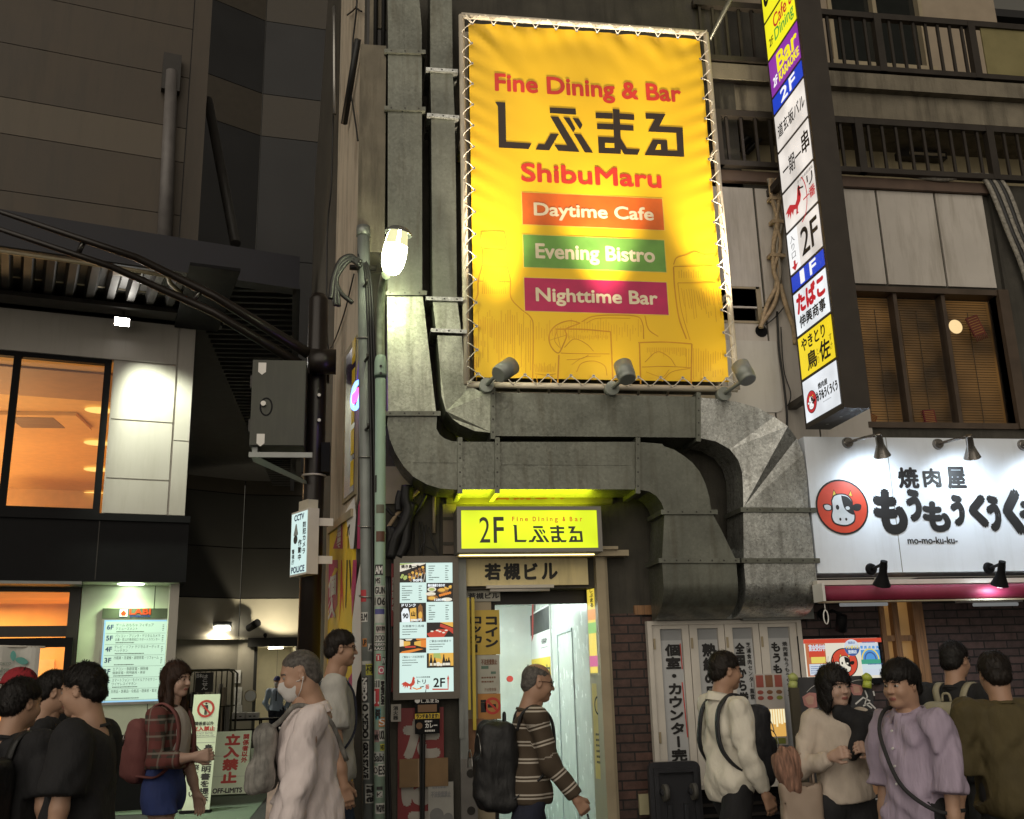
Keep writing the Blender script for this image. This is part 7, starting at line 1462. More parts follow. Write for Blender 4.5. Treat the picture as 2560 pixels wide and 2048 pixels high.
m = MB(); m.tube([(q[0] - .06, -.02, q[2] + .08), (q[0] - .05, -.15, q[2] + .10), (q[0], -.2, q[2] + .06)], .012, 8); m.cyl((q[0] - .06, 0, q[2] + .08), (q[0] - .06, -.03, q[2] + .08), .045, .045, 14); m.build('arm', black, t); m = MB(); m.cyl((q[0], -.2, q[2] + .06), (q[0], -.16, q[2] - .06), .04, .045, 14); m.build('head', black, t)
f3 = FY(-.42); a0, a1, b0, b1 = f3.rect(zP_(130, 905), zP_(1560, 1760)); b0 = .0
mb_ = thing('meat_banner', 'black standing board with pictures of raw meat behind the couple', 'sign', f3.P((a0 + a1) / 2, 0, 0))
m = MB(); m.fbox(f3, a0, a1, .05, b1, -.02, 0); m.build('board', mat('charcoal_board', (.05, .05, .055), .5, var=.15), mb_)
m = MB(); V_ = lambda x, y: f3.at(zP_(x, y))
for pts, mi in (([(305, 1230), (420, 1155), (540, 1165), (560, 1400), (440, 1430), (340, 1370)], 0), ([(1120, 1000), (1300, 1040), (1330, 1120), (1300, 1200), (1170, 1200), (1100, 1100)], 0), ([(600, 1460), (690, 1500), (640, 1620), (580, 1560)], 0), ([(350, 1250), (430, 1200), (500, 1230), (490, 1350), (400, 1360)], 1), ([(1160, 1040), (1260, 1060), (1280, 1150), (1180, 1170)], 1)): fillpoly(m, f3, [V_(*p) for p in pts], .002 + mi * .001, mi)
p, q = V_(440, 1490), V_(575, 1420); text(m, f3, '上カルビ', p[0], q[0], p[1], q[1], .003, 2, .05)
for pts in ([(1200, 1350), (1330, 1240), (1450, 1300)], [(1360, 1120), (1400, 1220), (1360, 1340), (1480, 1420)], [(1500, 1130), (1520, 1210)], [(1330, 1380), (1440, 1330), (1540, 1430)]): m.stroke(f3, [V_(*p) for p in pts], .012, .003, 2)
m.stroke(f3, [(q[0], q[1]) for q in rcurve([(*V_(*p), 0) for p in ((380, 1150), (450, 1080), (540, 1020))], 5)], .003, .003, 2); m.stroke(f3, [(q[0], q[1]) for q in rcurve([(*V_(*p), 0) for p in ((1110, 980), (1250, 945), (1400, 960), (1500, 1020))], 5)], .003, .003, 2)
for k, z_ in enumerate((.72, .45)): m.disc(f3, a1 - .1, z_, .09, .003, 3, 14, .06); text(m, f3, ['ロース', 'ハラミ'][k], a1 - .19, a1 - .03, z_ - .13, z_ - .08, .003, 2, .04)
m.build('print', [mat('meat_pink', (.52, .24, .22), .5, var=.2), mat('meat_pale', (.58, .36, .28), .5, var=.25), whp, mat('meat_orange', (.6, .33, .18), .5)], mb_)
for (x, y, c) in ((150, 890, (.45, .5, .16)), (1395, 890, (.50, .58, .08))):
    q = onY(zP_(x, y), -.46); m = MB(); m.tube([q + np.array([0, 0, -.03]), q, q + np.array([.012, 0, .02])], [.03, .04, .02], 10); m.tube([q + np.array([-.01, 0, -.08]), q + np.array([0, 0, -.03])], [.035, .03], 10); o = m.build('clip_ornament', mat('lime_' + str(int(c[0] * 100)), c, .4)); o['label'] = 'lime green plastic clip on the %s corner of the black meat board' % ('left' if x < 500 else 'right'); o['category'] = 'clip'
m = MB(); q0, q1 = onY(zF(1290, 850), -.62), onY(zF(1320, 1450), -.62); m.fbox(FY(-.62), q0[0] - .035, q0[0] + .03, 0, q0[2], -.02, .02); o = m.build('board_edge', mat('brown_board_edge', (.06, .05, .03), .6)); o['label'] = 'narrow dark upright board between the picture menu and the meat board'; o['category'] = 'board'
f4 = FY(-.30); a0, a1, b0, b1 = f4.rect(zF(322, 1350), zF(690, 1725));
tr = thing('platform_trolley', 'black plastic platform trolley stood upright by the brick pier', 'trolley', f4.P((a0 + a1) / 2, 0, 0))
W = a1 - a0; m = MB(); R0 = .05; pts = []
for cx, cz, s0 in ((a1 - R0, b1 - R0, 0), (a0 + R0, b1 - R0, 90), (a0 + R0, .05, 180), (a1 - R0, .05, 270)): pts += [(cx + R0 * math.cos(R_(s0 + k * 15)), cz + R0 * math.sin(R_(s0 + k * 15))) for k in range(7)]
tp = mat('trolley_plastic', (.035, .036, .042), .38, var=.15)
m.prism(f4, pts, -.05, 0, 0); m.build('deck', tp, tr)
m = MB(); m.prism(f4, [(a0 + .03, .1), (a0 + .06, .1), (a0 + .06, b1 - .04), (a0 + .03, b1 - .04)], .001, .03, 0); m.prism(f4, [(a1 - .06, .1), (a1 - .03, .1), (a1 - .03, b1 - .04), (a1 - .06, b1 - .04)], .001, .03, 0); m.prism(f4, [(a0 + W * .3, .1), (a0 + W * .38, .1), (a0 + W * .38, b1 - .28), (a0 + W * .3, b1 - .28)], .001, .03, 0); m.prism(f4, [(a0 + W * .62, .1), (a0 + W * .7, .1), (a0 + W * .7, b1 - .28), (a0 + W * .62, b1 - .28)], .001, .03, 0); m.prism(f4, [(a0 + .06, b1 - .07), (a1 - .06, b1 - .07), (a1 - .06, b1 - .04), (a0 + .06, b1 - .04)], .001, .03, 0); m.build('rib', tp, tr)
for x_ in (a0 + W * .25, a1 - W * .2):
    for z_ in (b1 - .2, .25):
        m = MB(); c = f4.P(x_, z_, .06); m.cyl(c + np.array([-.016, 0, 0]), c + np.array([.016, 0, 0]), .058, .058, 18, 0); m.cyl(c + np.array([-.02, 0, 0]), c + np.array([.02, 0, 0]), .02, .02, 10, 1); m.cyl(c, f4.P(x_, z_, 0), .03, .03, 8, 1); m.build('wheel', [mat('wheel_grey', (.10, .095, .085), .6), tp], tr)
q = onY(zF(298, 1625), -.03); m = MB(); m.box(q[0] - .045, q[0] + .045, -.05, -.021, q[2] - .07, q[2] + .07, 0); o = m.build('outlet_box', mat('ivory_box', (.46, .42, .26), .5, var=.1)); o['label'] = 'small ivory outlet box on the dark brick pier'; o['category'] = 'box'

# ================================================================== LIT MENU BOARD AND BANNERS LEFT OF THE ENTRANCE
fm = FY(-.12); zm1 = zc(960, 1380, 9.8); zm2 = zc(960, 1556, 9.8)
A = fm.at(zm1(395, 275)); B = fm.at(zm2(1705, 1690)); X0, X1 = fm.at(zm2(345, 1250))[0] + .01, B[0]; Z1, Z0 = A[1], B[1]
mb = thing('menu_board', 'tall backlit pale menu board with food photos left of the entrance', 'sign', fm.P((X0 + X1) / 2, Z0, 0))
m = MB(); t_ = .028
m.fbox(fm, X0 - .045, X1 + .045, Z0 - .05, Z1 + .05, -.10, -.012, 0)
for r_ in ((X0 - .045, X0, Z0 - .05, Z1 + .05), (X1, X1 + .045, Z0 - .05, Z1 + .05), (X0, X1, Z0 - .05, Z0), (X0, X1, Z1, Z1 + .05)): m.fbox(fm, *r_, -.012, .015, 0)
m.build('case', mat('bronze_frame', (.13, .115, .095), .4, .5, var=.15), mb)
m = MB(); m.frect(fm, X0, X1, Z0, Z1, 0); m.build('panel', glow('menu_glow', (.68, .88, .82), .92), mb)
W, H = X1 - X0, Z1 - Z0; xm = X0 + W * .5
rowz = [0, .158, .313, .468, .588, .705, .822, 1.0]
def cell(col_, i): return (X0 if col_ == 0 else xm + .002, xm - .002 if col_ == 0 else X1, Z1 - H * rowz[i + 1] + .003, Z1 - H * rowz[i] - .002)
m = MB(); r = random.Random(21)
PH = [glow('photo_dark', (.02, .015, .012), .5), glow('photo_brown', (.30, .13, .035), .8), glow('photo_gold', (.85, .48, .08), .85), glow('photo_red', (.62, .06, .03), .8), glow('photo_cream', (.85, .80, .66), .9), glow('photo_orange', (.85, .26, .03), .85), glow('photo_green', (.45, .55, .15), .8), ink, glow('photo_white', (.85, .92, .95), .95)]
def photo(cl, kind):
    a0, a1, b0, b1 = cl; w_, h_ = a1 - a0, b1 - b0; q = lambda x, y: (a0 + x * w_, b0 + y * h_); m.frect(fm, a0, a1, b0, b1, .002, 0)
    el = lambda x, y, rx, ry, mi, c=.003: m.disc(fm, *q(x, y), rx * w_, c, mi, 14, ry * h_)
    if kind == 'skewer':
        fillpoly(m, fm, [q(0, .55), q(.95, .95), q(1, 1), q(0, 1)], .0025, 4); fillpoly(m, fm, [q(0, .9), q(.6, 1), q(0, 1)], .0028, 6)
        for i in range(5):
            for j in range(3): el(.40 + i * .13 - j * .02, .28 + i * .09 + (j - 1) * .14, .055, .07, [1, 2, 1, 2, 1][(i + j) % 5], .003 + j * .0002)
            m.stroke(fm, [q(.42 + i * .12, .02), q(.5 + i * .12, .5)], .003, .0028, 4)
        for i in range(8): el(.12 + r.uniform(-.06, .16), .32 + r.uniform(-.15, .12), .05, .06, 6, .003 + i * .0001)
        text(m, fm, '焼き鳥一本', a0 + .01, a0 + w_ * .75, b0 + h_ * .74, b1 - .012, .0045, 7, .05); text(m, fm, '90円', a0 + w_ * .5, a0 + w_ * .85, b0 + .006, b0 + h_ * .17, .0045, 8, .07)
    elif kind == 'plates':
        el(.2, .66, .17, .13, 4); el(.2, .66, .12, .08, 6, .0034); el(.15, .42, .2, .1, 4); el(.62, .6, .22, .14, 1); el(.58, .62, .14, .09, 2, .0034); el(.22, .22, .22, .16, 1); el(.2, .2, .14, .09, 2, .0034)
        for i in range(6): el(.52 + i * .075, .34 + i * .025, .05, .07, 5, .0034 + i * .0001)
        for i in range(6): el(.72 + r.uniform(0, .2), .75 + r.uniform(-.08, .12), .05, .05, 2, .003 + i * .0001)
        el(.78, .12, .2, .1, 4); text(m, fm, '焼き鳥盛り合わせ', a0 + .01, a0 + w_ * .7, b1 - h_ * .2, b1 - .008, .0045, 8, .06); text(m, fm, '1280円', a0 + w_ * .3, a0 + w_ * .72, b0 + .006, b0 + h_ * .17, .0045, 8, .06)
    elif kind == 'drinks':
        fillpoly(m, fm, [q(.08, 0), q(.06, .5), q(.14, .72), q(.30, .72), q(.36, .5), q(.40, 0)], .003, 8); fillpoly(m, fm, [q(.4, .05), q(.38, .7), q(.62, .75), q(.64, .05)], .003, 2); fillpoly(m, fm, [q(.68, .05), q(.7, .8), q(.78, .95), q(.86, .8), q(.9, .05)], .003, 1); el(.78, .35, .07, .2, 2, .0034)
        text(m, fm, '90', *[q(.12, 0)[0], q(.32, 0)[0], q(0, .2)[1], q(0, .45)[1]], .0045, 7, .05); text(m, fm, '山', *[q(.44, 0)[0], q(.58, 0)[0], q(0, .3)[1], q(0, .55)[1]], .0045, 7, .05); text(m, fm, 'ドリンク', a0 + .015, a0 + w_ * .6, b1 - h_ * .2, b1 - .006, .0046, 8, .06); text(m, fm, '290円', a0 + w_ * .42, a0 + w_ * .82, b0 + .004, b0 + h_ * .16, .0046, 8, .07)
    elif kind == 'table':
        fillpoly(m, fm, [q(0, .25), q(.45, .55), q(.85, .5), q(.65, 0), q(.1, 0)], .003, 3); fillpoly(m, fm, [q(.5, 1), q(1, .65), q(1, 1)], .003, 2); fillpoly(m, fm, [q(.52, .92), q(1, .58), q(1, .2), q(.8, .5), q(.5, .7)], .0032, 3)
        for x, y in ((.2, .4), (.4, .45), (.5, .38), (.64, .3), (.74, .45)): el(x, y, .06, .05, 4, .0036)
    elif kind == 'room':
        fillpoly(m, fm, [q(.15, .45), q(.4, .55), q(.4, .78), q(.15, .82)], .003, 2); fillpoly(m, fm, [q(.55, .55), q(.8, .42), q(.8, .85), q(.55, .75)], .003, 2); fillpoly(m, fm, [q(.8, .4), q(1, .35), q(1, .9), q(.8, .86)], .003, 5); fillpoly(m, fm, [q(0, 0), q(.35, 0), q(.9, .25), q(.7, .3), q(.1, .12)], .003, 5); fillpoly(m, fm, [q(0, .45), q(.15, .48), q(.15, .9), q(0, .95)], .003, 4); fillpoly(m, fm, [q(.2, .95), q(.5, .98), q(.42, .86), q(.25, .85)], .003, 4); fillpoly(m, fm, [q(.6, .98), q(1, 1), q(1, .92), q(.65, .86)], .003, 5); m.frect(fm, *[q(.2, 0)[0], q(.6, 0)[0], q(0, .36)[1], q(0, .48)[1]], .0032, 3)
    elif kind == 'bottles':
        fillpoly(m, fm, [q(.08, .12), q(1, .12), q(1, 1), q(.08, 1)], .0025, 2); fillpoly(m, fm, [q(.25, .7), q(.55, .6), q(.5, 1), q(.25, 1)], .0028, 6)
        for x, hb in ((.16, .88), (.3, .7), (.64, .9), (.74, .6), (.83, .68)): fillpoly(m, fm, [q(x - .06, .1), q(x - .06, .4), q(x - .02, hb - .12), q(x - .02, hb), q(x + .02, hb), q(x + .02, hb - .12), q(x + .06, .4), q(x + .06, .1)], .003, 0); m.frect(fm, q(x - .045, 0)[0], q(x + .045, 0)[0], q(0, .15)[1], q(0, .32)[1], .0034, 4)
        el(.43, .25, .08, .14, 4); el(.54, .2, .05, .1, 4)
def textcell(cl, kind, i):
    a0, a1, b0, b1 = cl; w_, h_ = a1 - a0, b1 - b0
    if kind == 'prices':
        for j in range(7):
            y = b1 - h_ * (.16 + j * .118); r2 = random.Random(i * 10 + j); lines(m, fm, a0 + w_ * .08, a0 + w_ * r2.uniform(.25, .55), y - h_ * .03, y + h_ * .03, 1, .002, 7, .8, i * 10 + j); lines(m, fm, a1 - w_ * .28, a1 - w_ * .13, y - h_ * .03, y + h_ * .03, 1, .002, 7, .8, j)
    else:
        text(m, fm, kind, a0 + w_ * .10, a0 + w_ * .92, b1 - h_ * .30, b1 - h_ * .14, .002, 7, .01)
        for j in range(3): y = b1 - h_ * (.44 + j * .17); lines(m, fm, a0 + w_ * .10, a0 + w_ * (.94 if j < 2 else .5), y - h_ * .04, y + h_ * .04, 1, .002, 7, .7, i * 10 + j)
photo(cell(0, 0), 'skewer'); textcell(cell(1, 0), 'prices', 1); textcell(cell(0, 1), 'prices', 2); photo(cell(1, 1), 'plates'); photo(cell(0, 2), 'drinks'); textcell(cell(1, 2), 'prices', 3)
textcell(cell(0, 3), '大部屋や二名様', 4); photo(cell(1, 3), 'table'); photo(cell(0, 4), 'room'); textcell(cell(1, 4), 'ご宴会100名様まで', 5); textcell(cell(0, 5), 'ご宴会コース当日料理可', 6); photo(cell(1, 5), 'bottles')
q = lambda x, y: fm.at(zm2(x, y))
a, b_ = q(420, 1650), q(770, 1330); rooster(m, fm, a[0], b_[0], a[1], b_[1], .002, 3)
for s, p0, p1, mi, bo in (('からめ家居酒屋', (790, 1365), (1130, 1320), 7, .02), ('トリ', (820, 1510), (1020, 1400), 7, .03), ('番', (1010, 1640), (1110, 1520), 3, .02), ('2F', (1215, 1585), (1490, 1365), 7, .03)): a, b_ = q(*p0), q(*p1); text(m, fm, s, a[0], b_[0], a[1], b_[1], .002, mi, bo)
m.stroke(fm, [q(880, 1590), q(975, 1570)], .006, .002, 7); m.stroke(fm, [q(1185, 1640), q(1570, 1640), q(1570, 1380)], .010, .002, 3); a, b_, c_ = q(1540, 1390), q(1600, 1390), q(1572, 1290); fillpoly(m, fm, [a, b_, c_], .002, 3)
m.stroke(fm, [q(700, 1600), q(800, 1640), q(920, 1610)], .008, .0015, 5)
m.build('print', PH, mb)
f5 = FY(-.05); zh = zc(900, 1380, 2.5831)
def flat(name, cat, label, x0, y0, x1, y1, mt, fn=None, ms=(), fr=f5, th=.01, zmin=None):
    a0, a1, b0, b1 = fr.rect(zh(x0, y0), zh(x1, y1)); b0 = b0 if zmin is None else zmin; t = thing(name, label, cat, fr.P((a0 + a1) / 2, b0, 0)); m = MB(); m.fbox(fr, a0, a1, b0, b1, -th, 0); m.build('sheet', mt, t)
    if fn: m = MB(); fn(m, fr, a0, a1, b0, b1, .002); m.build('print', list(ms), t)
    return t
redb = mat('faded_red', (.22, .018, .02), .5, var=.12)
greyw = mat('worn_white', (.40, .37, .33), .6, var=.15)
flat('tobacco_banner', 'banner', 'faded red banner with big white hiragana below the menu board', 245, 1010, 545, 1725, redb, lambda m, f, a0, a1, b0, b1, c: vtext(m, f, 'たばこ', a0 + .03, a1 - .02, b1 - .06, b1 - .98, c, 0, .07), [greyw], zmin=.1)
flat('side_banner', 'banner', 'narrow red upright strip on the left edge of the menu board', 203, 75, 232, 480, redb, lambda m, f, a0, a1, b0, b1, c: vtext(m, f, '営業案内中', a0 + .005, a1 - .005, b1 - .1, b0 + .1, c, 0, .04), [greyw], fr=FY(-.10))
flat('side_banner', 'banner', 'second narrow red strip below the first beside the menu board', 200, 500, 226, 905, redb, None, (), fr=FY(-.10))
flat('cardboard', 'cardboard', 'flattened brown cardboard propped against the red banner', 255, 1340, 570, 1510, mat('cardboard', (.24, .15, .075), .8, var=.15), lambda m, f, a0, a1, b0, b1, c: m.frect(f, a0 + .13, a0 + .15, b0, b1, c, 0), [mat('brown_tape', (.30, .2, .11), .4)], fr=FY(-.09))
def paper(m, f, a0, a1, b0, b1, c): text(m, f, '不法投棄禁止', a0 + .02, a1 - .02, b1 - .10, b1 - .06, c, 0, .03); m.disc(f, (a0 + a1) / 2 - .03, b1 - .22, .05, c, 1, 14); m.disc(f, (a0 + a1) / 2 + .05, b1 - .24, .035, c, 1, 14); lines(m, f, a0 + .03, a1 - .03, b1 - .05, b1 - .02, 1, c, 0)
flat('paper_notice', 'notice', 'grey dumping notice paper below the cardboard', 440, 1490, 605, 1725, mat('grey_paper', (.36, .35, .32), .7, var=.1), paper, [mat('grey_ink', (.25, .25, .26), .6), mat('mid_grey', (.18, .18, .18), .6)], fr=FY(-.085), zmin=.45)
def lunch(m, f, a0, a1, b0, b1, c):
    W, H = a1 - a0, b1 - b0; m.disc(f, a0 + W * .1, b1 - H * .10, .02, c, 1, 12);
    kx_ = (W * .72) / 2046; cv2 = lambda x, y: (a0 + W * .24 + (x - 82) * kx_, b1 - H * .17 + (587 - (y - (x - 82) * .046)) / 515 * H * .10)
    logo(m, f, cv2, c, 1, 0); m.frect(f, a0, a1, b1 - H * .60, b1 - H * .46, c, 2); text(m, f, 'ランチあります!', a0 + .01, a1 - .01, b1 - H * .585, b1 - H * .475, c + .001, 0, .06); m.frect(f, a0 + .02, a1 - .02, b1 - H * .42, b1 - H * .22, c, 3); text(m, f, 'カレー', a0 + W * .42, a1 - W * .1, b0 + H * .16, b0 + H * .28, c, 1, .05); lines(m, f, a0 + W * .4, a1 - .02, b0 + H * .29, b0 + H * .37, 1, c, 1, .7, 4); m.disc(f, a0 + W * .17, b0 + H * .22, W * .13, c, 3, 14); lines(m, f, a0 + W * .4, a1 - .02, b0 + H * .04, b0 + H * .12, 1, c, 1, .7, 6)
flat('lunch_notice', 'notice', 'small black lunch notice with a yellow stripe hanging under the menu board', 355, 935, 515, 1172, black, lunch, [ink, whp, yelp, mat('curry_brown', (.2, .1, .04), .5)], fr=FY(-.13))
flat('scribbled_plate', 'sign', 'small worn white plate by the pole at the foot of the menu board', 200, 985, 265, 1095, greyw, lambda m, f, a0, a1, b0, b1, c: vtext(m, f, '消火器', a0 + .015, a1 - .02, b1 - .01, b0 + .01, c, 0, .03), [ink], fr=FY(-.12))
m = MB()
for k in range(6): x_ = .20 + .012 * (k % 3) + (.22 if k > 3 else 0); m.tube(rcurve([(x_, -.06, 2.3), (x_ + .01 * k, -.10, 1.8), (x_ - .02 + .01 * k, -.11, 1.2), (x_ + .02, -.10, .5), (x_, -.08, 0)], 5), .009 + .004 * (k % 2), 6)
m.build('wall_cable', cable_m, cbd)
# ================================================================== PEOPLE: smooth bodies grown from distance fields
def nets(F, o, h):
    """surface nets: field on a grid -> quads"""
    S = F < 0; nx, ny, nz = F.shape
    c = np.zeros((nx - 1, ny - 1, nz - 1), int)
    for dx in (0, 1):
        for dy in (0, 1):
            for dz in (0, 1): c += S[dx:nx - 1 + dx, dy:ny - 1 + dy, dz:nz - 1 + dz]
    act = (c > 0) & (c < 8); idx = -np.ones(act.shape, int); ids = np.argwhere(act); idx[act] = np.arange(len(ids))
    if not len(ids): return np.zeros((0, 3)), []
    P = np.zeros((len(ids), 3)); W = np.zeros(len(ids))
    cs = [(a, b, d) for a in (0, 1) for b in (0, 1) for d in (0, 1)]
    for p in cs:
        for ax in range(3):
            if p[ax] == 0:
                q = list(p); q[ax] = 1
                f0 = F[ids[:, 0] + p[0], ids[:, 1] + p[1], ids[:, 2] + p[2]]; f1 = F[ids[:, 0] + q[0], ids[:, 1] + q[1], ids[:, 2] + q[2]]
                k = (f0 < 0) != (f1 < 0); t = np.where(k, f0 / np.where(k, f0 - f1, 1), 0)
                X = np.array(p, float)[None] + t[:, None] * (np.array(q, float) - np.array(p, float))[None]
                P[k] += X[k]; W[k] += 1
    V = (ids + P / W[:, None]) * h + np.array(o); Fc = []
    for ax in range(3):
        a, b = [(1, 2), (2, 0), (0, 1)][ax]
        sl0 = [slice(None)] * 3; sl1 = [slice(None)] * 3; sl0[ax] = slice(0, -1); sl1[ax] = slice(1, None)
        ch = S[tuple(sl0)] != S[tuple(sl1)]
        E = np.argwhere(ch); E = E[(E[:, a] > 0) & (E[:, b] > 0) & (E[:, a] < F.shape[a] - 1) & (E[:, b] < F.shape[b] - 1)]
        if not len(E): continue
        da = np.zeros(3, int); da[a] = 1; db = np.zeros(3, int); db[b] = 1
        i0 = idx[tuple((E - da - db).T)]; i1 = idx[tuple((E - db).T)]; i2 = idx[tuple(E.T)]; i3 = idx[tuple((E - da).T)]
        ins = S[tuple(E.T)]
        q = np.stack([i0, i1, i2, i3], 1); q[~ins] = q[~ins][:, ::-1]; Fc.append(q[(q >= 0).all(1)])
    return V, np.concatenate(Fc)
def sminp(a, b, k):
    hh = np.clip(.5 + .5 * (b - a) / k, 0, 1); return b + (a - b) * hh - k * hh * (1 - hh)
class Field:
    def __init__(s, lo, hi, h):
        s.lo = np.array(lo, float); s.h = h; n = np.ceil((np.array(hi) - s.lo) / h).astype(int) + 1; s.n = n
        g = [s.lo[i] + h * np.arange(n[i]) for i in range(3)]; s.X, s.Y, s.Z = np.meshgrid(*g, indexing='ij'); s.F = np.full(n, 1.0)
    def blk(s, lo, hi, m):
        a = np.clip(np.floor((np.array(lo) - m - s.lo) / s.h).astype(int), 0, s.n); b = np.clip(np.ceil((np.array(hi) + m - s.lo) / s.h).astype(int) + 1, 0, s.n)
        return tuple(slice(a[i], b[i]) for i in range(3))
    def _put(s, sl, d, k, sub=False):
        if d.size == 0: return
        if sub: s.F[sl] = -sminp(-s.F[sl], d, k) if k > 0 else np.maximum(s.F[sl], -d)
        else: s.F[sl] = sminp(s.F[sl], d, k) if k > 0 else np.minimum(s.F[sl], d)
    def ell(s, c, r, k=.02, sub=False, rot=None):
        c = np.array(c, float); r = np.array(r, float); sl = s.blk(c - r.max(), c + r.max(), k * 2 + s.h * 3)
        x, y, z = s.X[sl] - c[0], s.Y[sl] - c[1], s.Z[sl] - c[2]
        if rot is not None: x, y, z = rot[0][0] * x + rot[1][0] * y + rot[2][0] * z, rot[0][1] * x + rot[1][1] * y + rot[2][1] * z, rot[0][2] * x + rot[1][2] * y + rot[2][2] * z
        k0 = np.sqrt((x / r[0]) ** 2 + (y / r[1]) ** 2 + (z / r[2]) ** 2); k1 = np.sqrt((x / r[0] ** 2) ** 2 + (y / r[1] ** 2) ** 2 + (z / r[2] ** 2) ** 2)
        s._put(sl, k0 * (k0 - 1) / np.maximum(k1, 1e-6), k, sub); return s
    def cone(s, a, b, ra, rb, k=.02, sub=False, flat=None):
        a = np.array(a, float); b = np.array(b, float); R = max(ra, rb); sl = s.blk(np.minimum(a, b) - R, np.maximum(a, b) + R, k * 2 + s.h * 3)
        x, y, z = s.X[sl] - a[0], s.Y[sl] - a[1], s.Z[sl] - a[2]; d = b - a; L2 = d @ d + 1e-9
        t = np.clip((x * d[0] + y * d[1] + z * d[2]) / L2, 0, 1)
        D_ = np.sqrt((x - t * d[0]) ** 2 + (y - t * d[1]) ** 2 + (z - t * d[2]) ** 2) - (ra + (rb - ra) * t)
        s._put(sl, D_, k, sub); return s
    def rbox(s, c, hf, r, k=.01, sub=False):
        c = np.array(c, float); hf = np.array(hf, float); sl = s.blk(c - hf - r, c + hf + r, k * 2 + s.h * 3)
        q = [np.abs(v - c[i]) - hf[i] + r for i, v in enumerate((s.X[sl], s.Y[sl], s.Z[sl]))]
        D_ = np.sqrt(sum(np.maximum(v, 0) ** 2 for v in q)) + np.minimum(np.maximum(np.maximum(q[0], q[1]), q[2]), 0) - r
        s._put(sl, D_, k, sub); return s
    def mesh(s): return nets(s.F, s.lo, s.h)
def folds(F, amp, seed=0, freq=1.0):
    a = seed * 1.7; X, Y, Z = F.X * freq, F.Y * freq, F.Z * freq
    r1 = np.sin(Z * 21 + 5 * np.sin(Y * 6 + a) * np.sin(X * 5 + a) + X * 11 + a); r2 = np.sin(Y * 24 + X * 26 + 2.2 * np.sin(Z * 8 + a) - Z * 5); r3 = np.sin(Y * 44 + Z * 13 + 2 * np.sin(Z * 17 - a)) * np.sin(X * 38 + Z * 9 + a)
    F.F -= amp * 1.9 * (.8 * r1 * np.abs(r1) + .7 * r2 * np.abs(r2) + .6 * r3)
def link(name, parts, mats, parent=None, matfn=None):
    V = np.zeros((0, 3)); Fs = []
    for v, f in parts:
        if len(v) == 0: continue
        Fs.append(np.array(f) + len(V)); V = np.concatenate([V, v])
    Fs = np.concatenate(Fs); me = bpy.data.meshes.new(name); me.from_pydata(V.tolist(), [], Fs.tolist())
    for m_ in (mats if isinstance(mats, (list, tuple)) else [mats]): me.materials.append(m_)
    if matfn is not None: me.polygons.foreach_set('material_index', matfn(V[Fs].mean(1)).astype(int))
    me.polygons.foreach_set('use_smooth', np.ones(len(Fs), bool)); me.update()
    o = bpy.data.objects.new(name, me); COL.objects.link(o)
    if parent is not None: o.parent = parent
    return o
def rotm(yaw, pitch=0, roll=0):
    cy, sy = math.cos(yaw), math.sin(yaw); cp, sp_ = math.cos(pitch), math.sin(pitch); cr_, sr_ = math.cos(roll), math.sin(roll)
    return np.array([[cy, -sy, 0], [sy, cy, 0], [0, 0, 1]]) @ np.array([[cp, 0, sp_], [0, 1, 0], [-sp_, 0, cp]]) @ np.array([[1, 0, 0], [0, cr_, -sr_], [0, sr_, cr_]])
def skin(nm, c): return mat('skin_' + nm, c, .5, var=.07, scale=14, bump=.05, bscale=200)
def hairm(nm, c): return mat('hair_' + nm, c, .5, var=.45, scale=60, bump=.3, bscale=150, spec=.3)
def clothm(nm, c, rough=.85, var=.10): return mat('cloth_' + nm, c, rough, var=var, scale=9, bump=1.0, bscale=17, stretch=(1.5, 1.5, .6))
def stripem(nm, base, line, period, wd, two=True):
    if nm in MATS: return MATS[nm]
    m, t, b = _new(nm); at_ = t.nodes.new('ShaderNodeAttribute'); at_.attribute_name = 'along'
    def band(off):
        a = t.nodes.new('ShaderNodeMath'); a.operation = 'ADD'; a.inputs[1].default_value = off; t.links.new(at_.outputs['Fac'], a.inputs[0])
        q = t.nodes.new('ShaderNodeMath'); q.operation = 'PINGPONG'; q.inputs[1].default_value = period / 2; t.links.new(a.outputs[0], q.inputs[0])
        l = t.nodes.new('ShaderNodeMath'); l.operation = 'LESS_THAN'; l.inputs[1].default_value = wd / 2; t.links.new(q.outputs[0], l.inputs[0]); return l
    l1, l2 = band(0), band(wd * 2.1); mxx = t.nodes.new('ShaderNodeMath'); mxx.operation = 'MAXIMUM'; t.links.new(l1.outputs[0], mxx.inputs[0]); t.links.new(l2.outputs[0], mxx.inputs[1])
    mx = t.nodes.new('ShaderNodeMix'); mx.data_type = 'RGBA'; t.links.new(mxx.outputs[0], mx.inputs[0]); mx.inputs[6].default_value = c4(base); mx.inputs[7].default_value = c4(line); t.links.new(mx.outputs[2], b.inputs['Base Color']); b.inputs['Roughness'].default_value = .85
    return m
eye_m = mat('eye_dark', (.012, .01, .009), .2); lip_m = mat('lip', (.30, .11, .09), .4); eyew = mat('eye_white', (.30, .27, .24), .3)

